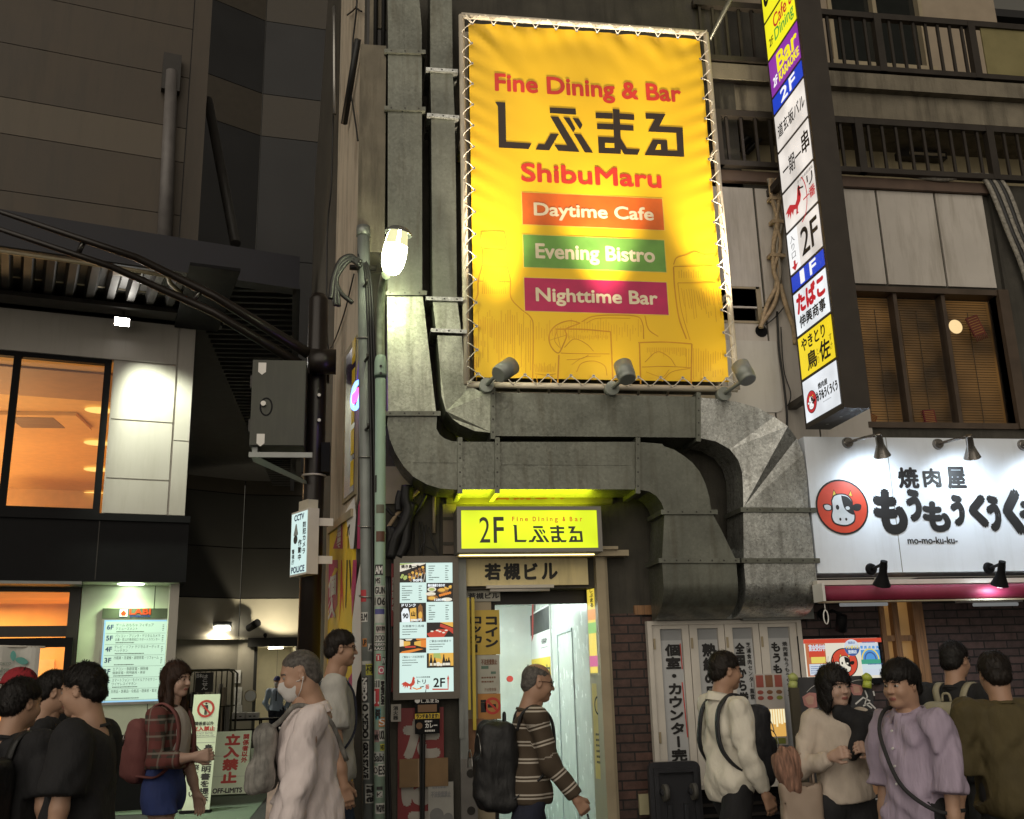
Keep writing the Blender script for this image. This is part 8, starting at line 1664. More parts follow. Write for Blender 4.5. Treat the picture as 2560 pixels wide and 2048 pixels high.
def unit(v): v = np.array(v, float); return v / np.linalg.norm(v)
def person(name_label, x, y, H, heading, sk, hair, hairstyle='short', head=(0, 0, 0), lean=0.0, build=1.0,
           arms=(((.05, .12, -1), (.15, .05, -1)), ((.05, -.12, -1), (.15, -.05, -1))), legs=(.18, -.18),
           top=None, sleeve='short', hem=.86, loose=.02, collar=False, bottom=None, shorts=False, fem=False, glasses=False, mask=False, cap=None, seed=1, curl=(.5, .5), stripes=None, inner=None, fold=.0035, group=None):
    s = H / 1.72; B = build
    def T(p): p = np.array(p, float) * s; p[0] += lean * max(0, p[2] - .93 * s); return p
    shw = (.165 if fem else .19) * B
    Sh = [T((-.01, sg * shw, 1.39)) for sg in (1, -1)]
    El, Wr, dirs = [], [], []
    for i in (0, 1):
        u_, f_ = unit(arms[i][0]), unit(arms[i][1]); e = Sh[i] + u_ * .29 * s; El.append(e); wv = e + f_ * .245 * s; Wr.append(wv); dirs.append((u_, f_))
    Hp = [T((0, sg * .088, .90)) for sg in (1, -1)]; Kn, An = [], []
    for i in (0, 1):
        a = legs[i]; t1 = unit((math.sin(a) + .03, .02 * (1 - 2 * i), -math.cos(a))); bend = .35 if a < 0 else .06; t2 = unit((math.sin(a - bend), 0, -math.cos(a - bend)))
        k_ = Hp[i] + t1 * .43 * s; Kn.append(k_); An.append(k_ + t2 * .41 * s)
    dz = min(An[0][2], An[1][2]) - .075 * s
    for L in (Hp, Kn, An):
        for p in L: p[2] -= dz * 1.0
    parts = []
    allp = np.array(Sh + El + Wr + Hp + Kn + An + [T((0, 0, 1.5))]); lo = allp.min(0) - .2; hi = allp.max(0) + .2; lo[2] = -.02
    F = Field(lo, hi, .0155)
    F.ell(T((0, 0, .95)), np.array((.082 * B, .12, .12)) * s, .03); F.ell(T((-.01, 0, 1.09)), np.array((.070 * B, .10, .17)) * s, .05); F.ell(T((-.01, 0, 1.26)), np.array((.075 * B, .115, .16)) * s, .05)
    F.cone(Sh[0], Sh[1], .052 * s, .052 * s, .05); F.cone(T((-.015, 0, 1.38)), T((.02, 0, 1.50)), .054 * s, .05 * s, .03)
    for i in (0, 1):
        F.cone(Hp[i], Kn[i], .082 * s, .054 * s, .03); F.cone(Kn[i], An[i], .052 * s, .036 * s, .02); fwd = np.array((.17, 0, -.045)) * s; F.cone(An[i] + np.array((-.02, 0, -.03)) * s, An[i] + fwd, .04 * s, .032 * s, .02)
    parts.append(F.mesh())
    for i in (0, 1):
        u_, f_ = dirs[i]; lo = np.minimum(np.minimum(Sh[i], El[i]), Wr[i]) - .26 * s; hi = np.maximum(np.maximum(Sh[i], El[i]), Wr[i]) + .26 * s
        F = Field(np.minimum(Sh[i], np.minimum(El[i], Wr[i])) - .08, np.maximum(Sh[i], np.maximum(El[i], Wr[i])) + .08, .0095)
        F.cone(Sh[i], El[i], .047 * s * B, .038 * s, .02); F.cone(El[i], Wr[i] - f_ * .08 * s, .041 * s, .033 * s, .02); F.cone(Wr[i] - f_ * .09 * s, Wr[i], .033 * s, .026 * s, .02)
        parts.append(F.mesh())
        sg = 1 - 2 * i; side = np.cross(f_, (0, 0, 1.0)); side = unit(side if np.linalg.norm(side) > .2 else (0, 1, 0)); pn = unit((0, -sg, 0) - f_ * np.dot((0, -sg, 0), f_)); tdir = unit(np.cross(pn, f_)) * (1 if np.cross(pn, f_)[0] >= 0 else -1)
        Wp = Wr[i]; Pm = Wp + f_ * .05 * s; F = Field(Wp - .05 * s + np.minimum(0, f_ * .21 * s) - .03, Wp + .05 * s + np.maximum(0, f_ * .21 * s) + .03, .0052)
        F.cone(Wp - f_ * .01, Wp + f_ * .02 * s, .026 * s, .026 * s, .01)
        for j in range(4): F.cone(Wp + f_ * .02 * s + tdir * (.014 - .009 * j) * s, Wp + f_ * .088 * s + tdir * (.030 - .019 * j) * s, .016 * s, .0125 * s, .012)
        cu_ = curl[i]
        for j, L in enumerate((.070, .078, .073, .056)):
            b_ = Wp + f_ * .088 * s + tdir * (.030 - .0195 * j) * s; d1 = unit(f_ * math.cos(cu_ * .8) + pn * math.sin(cu_ * .8)); d2 = unit(f_ * math.cos(cu_ * 1.7) + pn * math.sin(cu_ * 1.7)); d3 = unit(f_ * math.cos(cu_ * 2.4) + pn * math.sin(cu_ * 2.4))
            k1 = b_ + d1 * L * .45 * s; k2 = k1 + d2 * L * .32 * s; k3 = k2 + d3 * L * .23 * s; F.cone(b_, k1, .0092 * s, .0084 * s, .006); F.cone(k1, k2, .0084 * s, .0076 * s, .004); F.cone(k2, k3, .0076 * s, .0062 * s, .004)
        b_ = Wp + f_ * .025 * s + tdir * .022 * s; t1 = unit(f_ * .7 + tdir * .6 + pn * .35); t2 = unit(f_ * .9 + tdir * .1 + pn * .5); F.cone(b_, b_ + t1 * .045 * s, .014 * s, .0105 * s, .012); F.cone(b_ + t1 * .045 * s, b_ + t1 * .045 * s + t2 * .032 * s, .0105 * s, .008 * s, .005)
        parts.append(F.mesh())
    hs = .93 + .05 * (s - .95) if not fem else .90
    Rh = rotm(R_(head[0]), R_(head[1]), R_(head[2])); Hc = np.array((.03 * s + lean * .62 * s, 0, H - .118 * hs))
    F = Field((-.125, -.105, -.26), (.135, .105, .135), .0058)
    F.ell((-.014, 0, .03), (.098, .077, .089), .02); F.ell((.022, 0, -.04), (.066, .060, .078), .04); F.ell((.060, 0, -.098), (.024, .028, .019), .035); F.ell((-.005, .045, -.07), (.045, .016, .03), .04); F.ell((-.005, -.045, -.07), (.045, .016, .03), .04)
    F.ell((.076, 0, .020), (.013, .046, .012), .02)
    for sg in (1, -1): F.ell((.060, sg * .040, -.035), (.022, .02, .022), .03); F.ell((.094, sg * .031, .000), (.017, .019, .0125), .016, True)
    F.cone((.084, 0, .008), (.105, 0, -.030), .0075, .0125, .012);
    for sg in (1, -1): F.ell((.096, sg * .012, -.034), (.010, .0075, .007), .008); F.ell((.074, sg * .031, .000), (.014, .0145, .0115), .003)
    F.ell((.0895, 0, -.062), (.0075, .022, .0055), .007); F.ell((.088, 0, -.0715), (.0075, .019, .006), .007); F.ell((.098, 0, -.0668), (.006, .02, .0018), .003, True)
    for sg in (1, -1): F.ell((-.008, sg * .079, -.008), (.019, .0085, .031), .006, False, rotm(sg * .35)); F.ell((-.004, sg * .087, -.004), (.011, .006, .018), .005, True)
    F.cone((-.022, 0, -.06), (-.05 - lean * .1, 0, -.24), .052 if fem else .060, .058 if fem else .068, .03)
    hv, hf = F.mesh(); base_field = F
    nb_ = sum(len(p[0]) for p in parts); nf_ = sum(len(p[1]) for p in parts)
    parts.append(((hv * hs) @ Rh.T + Hc, hf)); hloc = hv[hf].mean(1)
    def mfn(C):
        mi = np.zeros(len(C)); q = hloc; k = np.zeros(len(q))
        ey = (np.abs(np.abs(q[:, 1]) - .031) < .0125) & (np.abs(q[:, 2]) < .0058) & (q[:, 0] > .074); iris = ey & (np.abs(np.abs(q[:, 1]) - .031) < .0062)
        k[ey] = 2; k[iris] = 1; k[(np.abs(q[:, 1]) < .0215) & (np.abs(q[:, 2] + .0668) < .0085) & (q[:, 0] > .083)] = 3
        k[(np.abs(np.abs(q[:, 1]) - .032) < .018) & (np.abs(q[:, 2] - .0205 + (np.abs(np.abs(q[:, 1]) - .025)) * .2) < .0042) & (q[:, 0] > .066)] = 4
        mi[nf_:] = k; return mi
    pr = link('person', parts, [sk, eye_m, eyew, lip_m, hair], None, mfn)
    pr.location = (x, y, 0); pr.rotation_euler = (0, 0, R_(heading)); pr['label'] = name_label; pr['category'] = 'person'
    if group: pr['group'] = group
    hm = lambda V: (V * hs) @ Rh.T + Hc
    if hairstyle != 'none':
        thick = {'buzz': .004, 'short': .012, 'bowl': .019, 'bob': .018, 'long': .015, 'thin': .0035}[hairstyle]
        big = hairstyle in ('bob', 'long')
        F = Field((-.18, -.15, -.62 if hairstyle == 'long' else -.24), (.14, .15, .15), .0068 if not big else .0075)
        F.ell((-.014, 0, .03), (.098 + thick, .077 + thick, .089 + thick * 1.05), .01)
        if hairstyle in ('short', 'bowl', 'buzz', 'thin'): F.ell((-.045, 0, -.03), (.066 + thick, .062 + thick * .8, .062), .02)
        if hairstyle == 'bob':
            for sg in (1, -1): F.ell((-.012, sg * .066, -.045), (.062, .034, .115), .02)
            F.ell((-.06, 0, -.05), (.06, .08, .105), .03)
        if hairstyle == 'long':
            for sg in (1, -1): F.cone((-.01, sg * .068, .0), (.01, sg * .085, -.20), .038, .034, .02); F.cone((.01, sg * .085, -.20), (.05, sg * .095, -.50), .034, .022, .02)
            F.ell((-.06, 0, -.09), (.06, .088, .15), .03)
        X, Y, Z = F.X, F.Y, F.Z
        F.F -= (.0013 * np.sin(Y * 260 + 7 * np.sin(X * 31 + seed) + 5 * np.sin(Z * 43)) + .0030 * np.sin(Y * 52 + X * 38 + seed) * np.sin(Z * 47 + X * 29) + .0015 * np.sin(X * 210 + Z * 90 + 4 * np.sin(Y * 37))) * (1 if thick > .01 else .3)
        F.ell((.022, 0, -.04), (.0665, .061, .079), 0, True) if not big else None
        if hairstyle in ('short', 'buzz', 'thin'):
            line = np.where(X > .01, .048 + (X - .09) * .55, -.010 + (X - .01) * .95); line = np.maximum(line, -.082 - .0 * X)
            line = np.where((X > -.03) & (X < .03), np.maximum(line, .018 - .3 * np.abs(X)), line)
        elif hairstyle == 'bowl': line = np.where(X > .03, .022 + .006 * np.sin(Y * 120), np.where(X > -.045, -.004, -.095))
        else:
            face = (X > .018) & (np.abs(Y) < .063 - np.maximum(0, Z - .0) * .4); line = np.where(face, np.where(hairstyle == 'bob', .030 + .007 * np.sin(Y * 130 + 1), .050 + np.abs(Y) * -.35), -9)
        F.F = np.maximum(F.F + (np.clip(line + .045 - Z, 0, .045) * .22 if not big else 0), (line - Z) * .8 + .002 * np.sin(Y * 170 + X * 130))
        if hairstyle == 'thin': F.ell((.02, 0, .11), (.10, .062, .07), .0, True)
        if big: # keep the neck and face free
            cut = Field.__new__(Field); cut.X, cut.Y, cut.Z, cut.F, cut.lo, cut.h, cut.n = X, Y, Z, np.full(F.F.shape, 1.0), F.lo, F.h, F.n
            cut.ell((.05, 0, -.045), (.075, .056, .085), 0); cut.cone((-.0, 0, -.10), (.02, 0, -.6), .05, .06, 0); F.F = np.maximum(F.F, -cut.F)
        v, f = F.mesh(); rr = np.random.RandomState(seed); fi = rr.choice(len(f), 2400 if big else 1900); c = v[f[fi]].mean(1); e1 = v[f[fi, 1]] - v[f[fi, 0]]; e2 = v[f[fi, 3]] - v[f[fi, 0]]; nn = np.cross(e1, e2); nn /= np.linalg.norm(nn, axis=1)[:, None] + 1e-9
        g = c - np.array((-.05, .02, .10)); g[:, 2] = -.06 - np.maximum(0, -c[:, 2]) * 3; g = g + rr.normal(0, .035, g.shape); g -= nn * (g * nn).sum(1)[:, None]; g /= np.linalg.norm(g, axis=1)[:, None] + 1e-9; sd_ = np.cross(nn, g)
        L = rr.uniform(.014, .032, len(fi))[:, None] * (1.6 if big else 1.0) * (.35 if thick < .01 else 1); wd_ = rr.uniform(.0008, .0022, len(fi))[:, None]; lf = rr.uniform(.0005, .0075, len(fi))[:, None] * (.4 if thick < .01 else 1)
        R = np.stack([c - g * L - sd_ * wd_ - nn * .001, c - g * L + sd_ * wd_ - nn * .001, c + sd_ * wd_ + nn * lf * .7, c - sd_ * wd_ + nn * lf * .7, c + g * L + nn * lf * .6], 1).reshape(-1, 3); bi = np.arange(len(fi))[:, None] * 5
        Q = np.concatenate([bi + np.array([[0, 1, 2, 3]]), bi + np.array([[3, 2, 4, 4]])])
        o = link('hair', [(hm(v), f)], hair, pr); bm_ = MB(); bm_.add(hm(R), [q.tolist() if q[2] != q[3] else q[:3].tolist() for q in Q], 0, False)
        me2 = o.data; nv, nf0 = len(me2.vertices), len(me2.polygons); Vt = [tuple(x.co) for x in me2.vertices] + bm_.v; Ft = [tuple(p_.vertices) for p_ in me2.polygons] + [tuple(i + nv for i in q) for q in bm_.f]
        m3 = bpy.data.meshes.new('hair'); m3.from_pydata(Vt, [], Ft); m3.materials.append(hair); m3.polygons.foreach_set('use_smooth', [True] * nf0 + [False] * len(bm_.f)); m3.update(); o.data = m3
    if cap is not None:
        F = Field((-.14, -.12, -.03), (.20, .12, .16), .007); F.ell((-.012, 0, .042), (.112, .092, .095), 0); F.F = np.maximum(F.F, .028 - F.Z); F.rbox((.13, 0, .036), (.055, .068, .006), .006, .01); v, f = F.mesh(); link('cap', [(hm(v), f)], cap, pr)
    if mask:
        F = Field((-.02, -.085, -.14), (.135, .085, .02), .006); F.ell((.026, 0, -.045), (.080, .069, .082), .02); F.cone((.088, 0, -.02), (.103, 0, -.05), .012, .018, .03); F.ell((.062, 0, -.095), (.034, .038, .030), .03)
        F.F = np.maximum(F.F, np.maximum(F.Z + .018, np.maximum(-(F.Z + .126), .008 - F.X + np.abs(F.Z + .065) * .5))); v, f = F.mesh(); o = link('face_mask', [(hm(v), f)], mat('mask_white', (.66, .64, .62), .7, var=.05), pr)
        m_ = MB()
        for sg in (1, -1):
            for z0 in (-.03, -.105): m_.tube([tuple(hm(np.array(q))) for q in ((.03, sg * .064, z0), (.01, sg * .078, (z0 - .02) * .6), (-.015, sg * .086, -.015))], .0022, 5)
        o = m_.build('ear_loop', MATS['mask_white'], pr); o.location = (0, 0, 0)
    if glasses:
        m_ = MB()
        for sg in (1, -1):
            m_.tube([tuple(hm(np.array((.100 - .012 * abs(math.cos(t)), sg * .032 + .024 * math.cos(t), .0 + .017 * math.sin(t))))) for t in np.linspace(0, 6.283, 19)[:-1]], .0019, 5, closed=True)
            m_.tube([tuple(hm(np.array(q))) for q in ((.090, sg * .056, .006), (.04, sg * .077, .008), (-.015, sg * .083, .004))], .0019, 5)
        m_.tube([tuple(hm(np.array(q))) for q in ((.099, .009, .004), (.102, 0, .006), (.099, -.009, .004))], .0016, 5); o = m_.build('glasses', black, pr); o.location = (0, 0, 0)
    if bottom is not None:
        pts = np.array(Hp + Kn + An); F = Field(pts.min(0) - .2, pts.max(0) + .22, .0115); ex = .016 * s
        F.ell(T((0, 0, .945)) - np.array((0, 0, dz)), np.array((.115 * B, .158, .125)) * s, .03)
        F.cone(T((0, .05, .98)) - np.array((0, 0, dz)), T((0, -.05, .98)) - np.array((0, 0, dz)), .112 * s * B, .112 * s * B, .04)
        for i in (0, 1): F.cone(Hp[i], Kn[i], .087 * s + ex, (.060 + (.035 if shorts else 0)) * s + ex, .03); F.cone(Kn[i], An[i], .060 * s + ex, .052 * s + ex * .6, .03) if not shorts else None
        folds(F, .0028, seed + 3, .8); F.ell(T((0, 0, 1.06)), np.array((.102, .135, .16)) * s, .04) if shorts else None; F.F = np.maximum(F.F, F.Z - ((1.14 if shorts else 1.03) * s - dz)); F.F = np.maximum(F.F, .06 * s - F.Z)
        if shorts:
            for i in (0, 1): pass
            F.F = np.maximum(F.F, (.79 * s) - F.Z)
        v, f = F.mesh(); link('shorts' if shorts else 'trousers', [(v, f)], bottom, pr)
    if top is not None:
        pts = np.array(Sh + El + Wr + [T((0, 0, 1.52)), T((0, 0, hem - .02)), T((0, .22, hem)), T((0, -.22, hem)), T((.17, 0, 1.2)), T((-.17, 0, 1.2))]); F = Field(pts.min(0) - .13, pts.max(0) + .13, .0105); L_ = loose
        A = np.array
        F.ell(T((.0, 0, 1.27)), A((.100 * B + L_ * .8, .146 * B + L_ * .8, .19)) * s, .04); F.ell(T((.0, 0, 1.08)), A((.094 * B + L_, .136 * B + L_ * .9, .24)) * s, .06); F.ell(T((0, 0, .93)), A((.128 * B + L_ * .8, .172 * B + L_ * .7, .17)) * s, .06)
        F.cone(Sh[0], Sh[1], (.052 + L_ * .35) * s, (.052 + L_ * .35) * s, .04); F.cone(T((-.015, 0, 1.36)), T((.0, 0, 1.445)), .060 * s, .056 * s, .025)
        for i in (0, 1):
            u_, f_ = dirs[i]
            if sleeve == 'short': F.cone(Sh[i], Sh[i] + u_ * .20 * s, (.056 + L_ * .7) * s, (.060 + L_ * 1.0) * s, .035)
            elif sleeve == 'half': F.cone(Sh[i], El[i] + f_ * .02 * s, (.055 + L_ * .55) * s, (.060 + L_ * .8) * s, .035)
            else: F.cone(Sh[i], El[i], (.055 + L_ * .5) * s, (.050 + L_ * .5) * s, .035); F.cone(El[i], Wr[i] - f_ * (.02 if sleeve == 'long' else .10) * s, (.050 + L_ * .5) * s, (.039 + L_ * .4) * s, .025)
            if sleeve == 'rolled': F.cone(Wr[i] - f_ * .125 * s, Wr[i] - f_ * .085 * s, (.052 + L_ * .4) * s, (.052 + L_ * .4) * s, .006)
        folds(F, fold, seed)
        F.F = np.maximum(F.F, T((0, 0, hem))[2] - F.Z + .01 * np.sin(F.Y * 14 + seed))
        for i in (0, 1): # clean cuffs
            u_, f_ = dirs[i]
            q, dd = (Sh[i] + u_ * .235 * s, u_) if sleeve == 'short' else ((El[i] + f_ * .05 * s, f_) if sleeve == 'half' else (Wr[i] - f_ * (.005 if sleeve == 'long' else .08) * s, f_))
            pl_ = (F.X - q[0]) * dd[0] + (F.Y - q[1]) * dd[1] + (F.Z - q[2]) * dd[2]; near = np.sqrt((F.X - q[0]) ** 2 + (F.Y - q[1]) ** 2 + (F.Z - q[2]) ** 2) < .19 * s
            on = ((F.Y - Sh[i][1]) * (1 - 2 * i) > -.03) | (np.abs(F.X) > .13 * s); F.F = np.where(near & (pl_ > 0) & on, np.maximum(F.F, pl_), F.F)
        nk = T((.018, 0, 1.47));
        C2 = Field.__new__(Field); C2.X, C2.Y, C2.Z, C2.F, C2.lo, C2.h, C2.n = F.X, F.Y, F.Z, np.full(F.F.shape, 1.0), F.lo, F.h, F.n
        C2.ell(nk + A((.012, 0, .035)) * s, A((.075, .072, .06)) * s, 0); F.F = np.maximum(F.F, -C2.F)
        if collar:
            pass
        v, f = F.mesh(); o = link('shirt', [(v, f)], top, pr)
        m_ = MB(); pf = ((.066, 1.425), (.064, 1.478), (.068, 1.486), (.078, 1.468), (.092, 1.435)) if collar else ((.068, 1.425), (.067, 1.452), (.071, 1.454), (.076, 1.44)); n_ = 27; gp_ = .38 if collar else 0
        V_ = [T((-.012 + .024 * math.cos(t) + r_ * math.cos(t) * 1.03, r_ * math.sin(t), z_ - .022 * (1 + math.cos(t)))) for (r_, z_) in pf for t in np.linspace(gp_, 2 * math.pi - gp_, n_)]
        m_.add(V_, [(i * n_ + j, i * n_ + j + 1, (i + 1) * n_ + j + 1, (i + 1) * n_ + j) for i in range(len(pf) - 1) for j in range(n_ - 1)], 0, True); o2 = m_.build('collar', top, pr); o2.location = (0, 0, 0)
        if collar:
            m_ = MB(); [m_.cyl(T((.10 + L_ * .8 + .004 - .10 * max(0, z_ - 1.25), 0, z_)), T((.106 + L_ * .8 + .008 - .10 * max(0, z_ - 1.25), 0, z_)), .006, .006, 8) for z_ in (1.36, 1.27, 1.18, 1.09, 1.0)]; o3 = m_.build('buttons', whp, pr); o3.location = (0, 0, 0)
        if stripes: o2.data.attributes.new('along', 'FLOAT', 'POINT').data.foreach_set('value', np.array([.03] * len(o2.data.vertices), np.float32))
        if stripes:
            al = v[:, 2].copy()
            for i in (0, 1):
                for (a, b_, off) in ((Sh[i], El[i], 0), (El[i], Wr[i], .29 * s)):
                    d = b_ - a; L2 = d @ d; tt = np.clip(((v - a) @ d) / L2, 0, 1); dist = np.linalg.norm(v - a - tt[:, None] * d, axis=1)
                    k = (dist < .085 * s) & ((tt > .12) if off == 0 else True) & ((v[:, 1] - Sh[i][1]) * (1 - 2 * i) > -.035 if off == 0 else True); al[k] = (1.39 * s - off - tt[k] * math.sqrt(L2))
            at_ = o.data.attributes.new('along', 'FLOAT', 'POINT'); at_.data.foreach_set('value', al.astype(np.float32))
        if inner is not None: # open shirt: a strip of the under-layer shows in front
            F2 = Field(T((.0, -.2, hem)) - .02, T((.25, .2, 1.46)) + .02, .0105); F2.ell(T((.012, 0, 1.27)), A((.115 * B + L_, .15 + L_, .19)) * s, .04); F2.ell(T((.012, 0, 1.08)), A((.110 * B + L_ * 1.15, .14 + L_, .24)) * s, .06); F2.F = np.maximum(F2.F, np.abs(F2.Y) - .085 * s); F2.F = np.maximum(F2.F, T((0, 0, hem + .03))[2] - F2.Z); F2.F = np.maximum(F2.F, .04 - F2.X); v, f = F2.mesh(); link('under_shirt', [(v, f)], inner, pr)
    F = Field(np.minimum(An[0], An[1]) - .14, np.maximum(An[0], An[1]) + .30, .012)
    for i in (0, 1): F.cone(An[i] + np.array((-.025, 0, -.04)) * s, An[i] + np.array((.165, 0, -.05)) * s, .046 * s, .038 * s, .02)
    lowz = min(An[0][2], An[1][2]) - .075 * s; F.F = np.maximum(F.F, lowz + .001 - F.Z); v, f = F.mesh(); link('shoes', [(v, f)], MATS['shoe_dark'], pr)
    pr_info = dict(s=s, T=T, Sh=Sh, El=El, Wr=Wr, H=H, lean=lean)
    return pr, pr_info
mat('shoe_dark', (.03, .028, .027), .5)
def place(o, pr): o.location = pr.location; o.rotation_euler = pr.rotation_euler
def backpack(pr, I, label, mt, side=-1, w=.15, d=.085, h=.23, zc_=1.17, both=True, puff=1.0, strapmat=None, front=False):
    """bag worn on the back (side=-1) or chest (side=1)"""
    s, T = I['s'], I['T']; x0 = side * (.098 + d); c = T((x0, 0, zc_))
    F = Field(c - np.array((d + .12, w + .08, h + .1)) * s, c + np.array((d + .12, w + .08, h + .1)) * s, .011)
    F.rbox(c, np.array((d, w, h)) * s, .06 * s, .01); F.rbox(c + np.array((side * d * .9, 0, -.07)) * s, np.array((.04, w * .82, h * .5)) * s, .035 * s, .02); folds(F, .0025 * puff, 2)
    v, f = F.mesh(); root = link('backpack', [(v, f)], mt); place(root, pr); root['label'] = label; root['category'] = 'backpack'
    m_ = MB(); sm_ = strapmat or mt
    for sg in ((1, -1) if both else (1,)):
        P = [T((x0 - side * d * .9, sg * .075, zc_ + h * .8)), T((side * .085, sg * .10, 1.42)), T((0, sg * .105, 1.462)), T((-side * .092, sg * .11, 1.39)), T((-side * .126, sg * .12, 1.27)), T((-side * .118, sg * .145, 1.13)), T((-side * .03, sg * .165, 1.02)), T((x0 - side * d * .7, sg * .13, zc_ - h * .75))]
        pts = rcurve(P, 5); k = len(pts)
        V = []
        for q in range(k):
            t = unit(pts[min(q + 1, k - 1)] - pts[max(q - 1, 0)]); wv = np.array((0, 1, 0)) - t * t[1]; wv = unit(wv) * .021 * s; nn = unit(np.cross(t, wv)) * .006 * s
            V += [pts[q] - wv - nn, pts[q] + wv - nn, pts[q] + wv + nn, pts[q] - wv + nn]
        m_.add(V, [(4 * q + j, 4 * q + (j + 1) % 4, 4 * q + 4 + (j + 1) % 4, 4 * q + 4 + j) for q in range(k - 1) for j in range(4)], 0, True)
    o = m_.build('strap', sm_, root); o.location = (0, 0, 0)
    m_ = MB()
    for (zz0, ww, xx) in ((.30, .80, 1.0), (-.05, .66, 1.44)): m_.tube([c + np.array((side * d * xx + side * .004, w * ww * math.cos(t), h * zz0 + h * .42 * math.sin(t))) * s for t in np.linspace(0, math.pi, 13)], .0035, 5)
    o = m_.build('zip', alu, root); o.location = (0, 0, 0)
    m_ = MB(); m_.tube(rcurve([c + np.array((-side * d * .5, .03, h)) * s, c + np.array((-side * d * .5, .02, h + .045)) * s, c + np.array((-side * d * .5, -.02, h + .045)) * s, c + np.array((-side * d * .5, -.03, h)) * s], 4), .008, 6); o = m_.build('top_handle', sm_, root); o.location = (0, 0, 0)
    return root
skA, skB, skC = skin('tan', (.40, .235, .155)), skin('fair', (.52, .34, .26)), skin('warm', (.44, .265, .18))
hk, hg, hbr, hdk = hairm('black', (.012, .010, .009)), hairm('grey', (.11, .10, .09)), hairm('brown', (.035, .016, .009)), hairm('dark', (.020, .015, .012))
blk = clothm('black', (.014, .014, .016)); navy = clothm('navy', (.018, .020, .035)); drk = clothm('charcoal', (.03, .03, .032))
dn = ((.05, .14, -1), (.22, .04, -1)), ((.05, -.14, -1), (.22, -.04, -1))
p, I = person('man in a black T-shirt with white zigzag lines at the far left, seen from behind', -1.62, -2.30, 1.60, 62, skC, hk, 'short', (-10, 6, 0), arms=dn, top=blk, loose=.03, bottom=navy, seed=1)
m_ = MB()
for k in range(4):
    z_ = 1.27 - k * .085; pts = [(-.172, -.12 + i * .04, z_ + (.016 if i % 2 else -.012) - .012 * k) for i in range(7)]; m_.tube([tuple(I['T'](q)) for q in pts], .0032, 4)
o = m_.build('print', whp, p); o.location = (0, 0, 0)
backpack(p, I, 'big black backpack between the zigzag man and the man in plain black', clothm('bag_black', (.016, .016, .016), .5), w=.16, d=.10, h=.25, zc_=1.10)
person('man in black with his face hidden between the two left men', -1.72, -1.42, 1.645, 15, skC, hk, 'short', (0, 8, 0), arms=dn, top=blk, loose=.02, bottom=blk, seed=2)
person('person in a red and white cap glimpsed behind the far left men', -2.06, -.80, 1.675, 200, skC, hk, 'short', (0, 0, 0), arms=dn, top=drk, bottom=drk, cap=clothm('red_cap', (.32, .02, .03)), seed=3)
p, I = person('man in a plain black T-shirt in profile facing left, nearest at the lower left', -1.22, -2.62, 1.655, 176, skC, hk, 'short', (-8, 8, 0), arms=(((.05, .14, -1), (.10, .04, -1)), ((.05, -.12, -1), (.25, -.02, -1))), build=1.08, top=blk, loose=.045, hem=.84, bottom=navy, seed=4)
def plaidm(nm):
    m, t, b = _new(nm); tc = t.nodes.new('ShaderNodeTexCoord'); sp = t.nodes.new('ShaderNodeSeparateXYZ'); t.links.new(tc.outputs['Object'], sp.inputs[0])
    def bands(ax, per, wd, off=0.0):
        a = t.nodes.new('ShaderNodeMath'); a.operation = 'ADD'; a.inputs[1].default_value = 5 + off; t.links.new(sp.outputs[ax], a.inputs[0]); q = t.nodes.new('ShaderNodeMath'); q.operation = 'PINGPONG'; q.inputs[1].default_value = per / 2; t.links.new(a.outputs[0], q.inputs[0]); l = t.nodes.new('ShaderNodeMath'); l.operation = 'LESS_THAN'; l.inputs[1].default_value = wd / 2; t.links.new(q.outputs[0], l.inputs[0]); return l.outputs[0]
    cur = None; base = (.055, .05, .04, 1)
    for ax, per, wd, off, col, f in (('Z', .10, .045, 0, (.20, .045, .04, 1), .7), ('X', .09, .035, .02, (.18, .05, .045, 1), .55), ('Y', .09, .035, .02, (.18, .05, .045, 1), .5), ('Z', .10, .012, .05, (.26, .23, .19, 1), .8), ('X', .09, .010, .05, (.25, .23, .19, 1), .6)):
        mu = t.nodes.new('ShaderNodeMath'); mu.operation = 'MULTIPLY'; mu.inputs[1].default_value = f; t.links.new(bands(ax, per, wd, off), mu.inputs[0]); mx = t.nodes.new('ShaderNodeMix'); mx.data_type = 'RGBA'; t.links.new(mu.outputs[0], mx.inputs[0])
        if cur is None: mx.inputs[6].default_value = base
        else: t.links.new(cur, mx.inputs[6])
        mx.inputs[7].default_value = col; cur = mx.outputs[2]
    t.links.new(cur, b.inputs['Base Color']); b.inputs['Roughness'].default_value = .85; return m
p, I = person('woman with long brown hair, plaid shirt and blue shorts striding right with one hand out', -1.22, -.56, 1.70, -14, skB, hbr, 'long', (-12, 2, 0), lean=.03, fem=True, arms=(((.15, .25, -1), (.3, .1, -1)), ((.10, -.25, -1), (.95, .12, .10))), legs=(-.30, .34), top=plaidm('plaid_shirt'), sleeve='rolled', hem=1.06, loose=.014, inner=clothm('offwhite', (.48, .44, .40)), bottom=clothm('blue_shorts', (.04, .065, .22)), shorts=True, seed=5, curl=(.5, .9), fold=.005)
backpack(p, I, 'dusty red backpack on the woman in the plaid shirt', clothm('dusty_red', (.21, .075, .07)), w=.13, d=.075, h=.20, zc_=1.17, puff=1.5)
p, I = person('stocky grey-haired man in a white face mask and pale pink shirt facing left', -.22, -2.50, 1.70, 186, skC, hg, 'buzz', (0, 13, 0), lean=.05, build=1.14, arms=(((.22, .16, -1), (.05, .05, -1)), ((.04, -.10, -1), (.55, .12, -.9))), top=clothm('pale_pink_shirt', (.78, .69, .68), .8, .05), sleeve='rolled', hem=.89, loose=.032, collar=True, bottom=clothm('dark_trousers', (.022, .022, .026)), mask=True, seed=7, fold=.006)
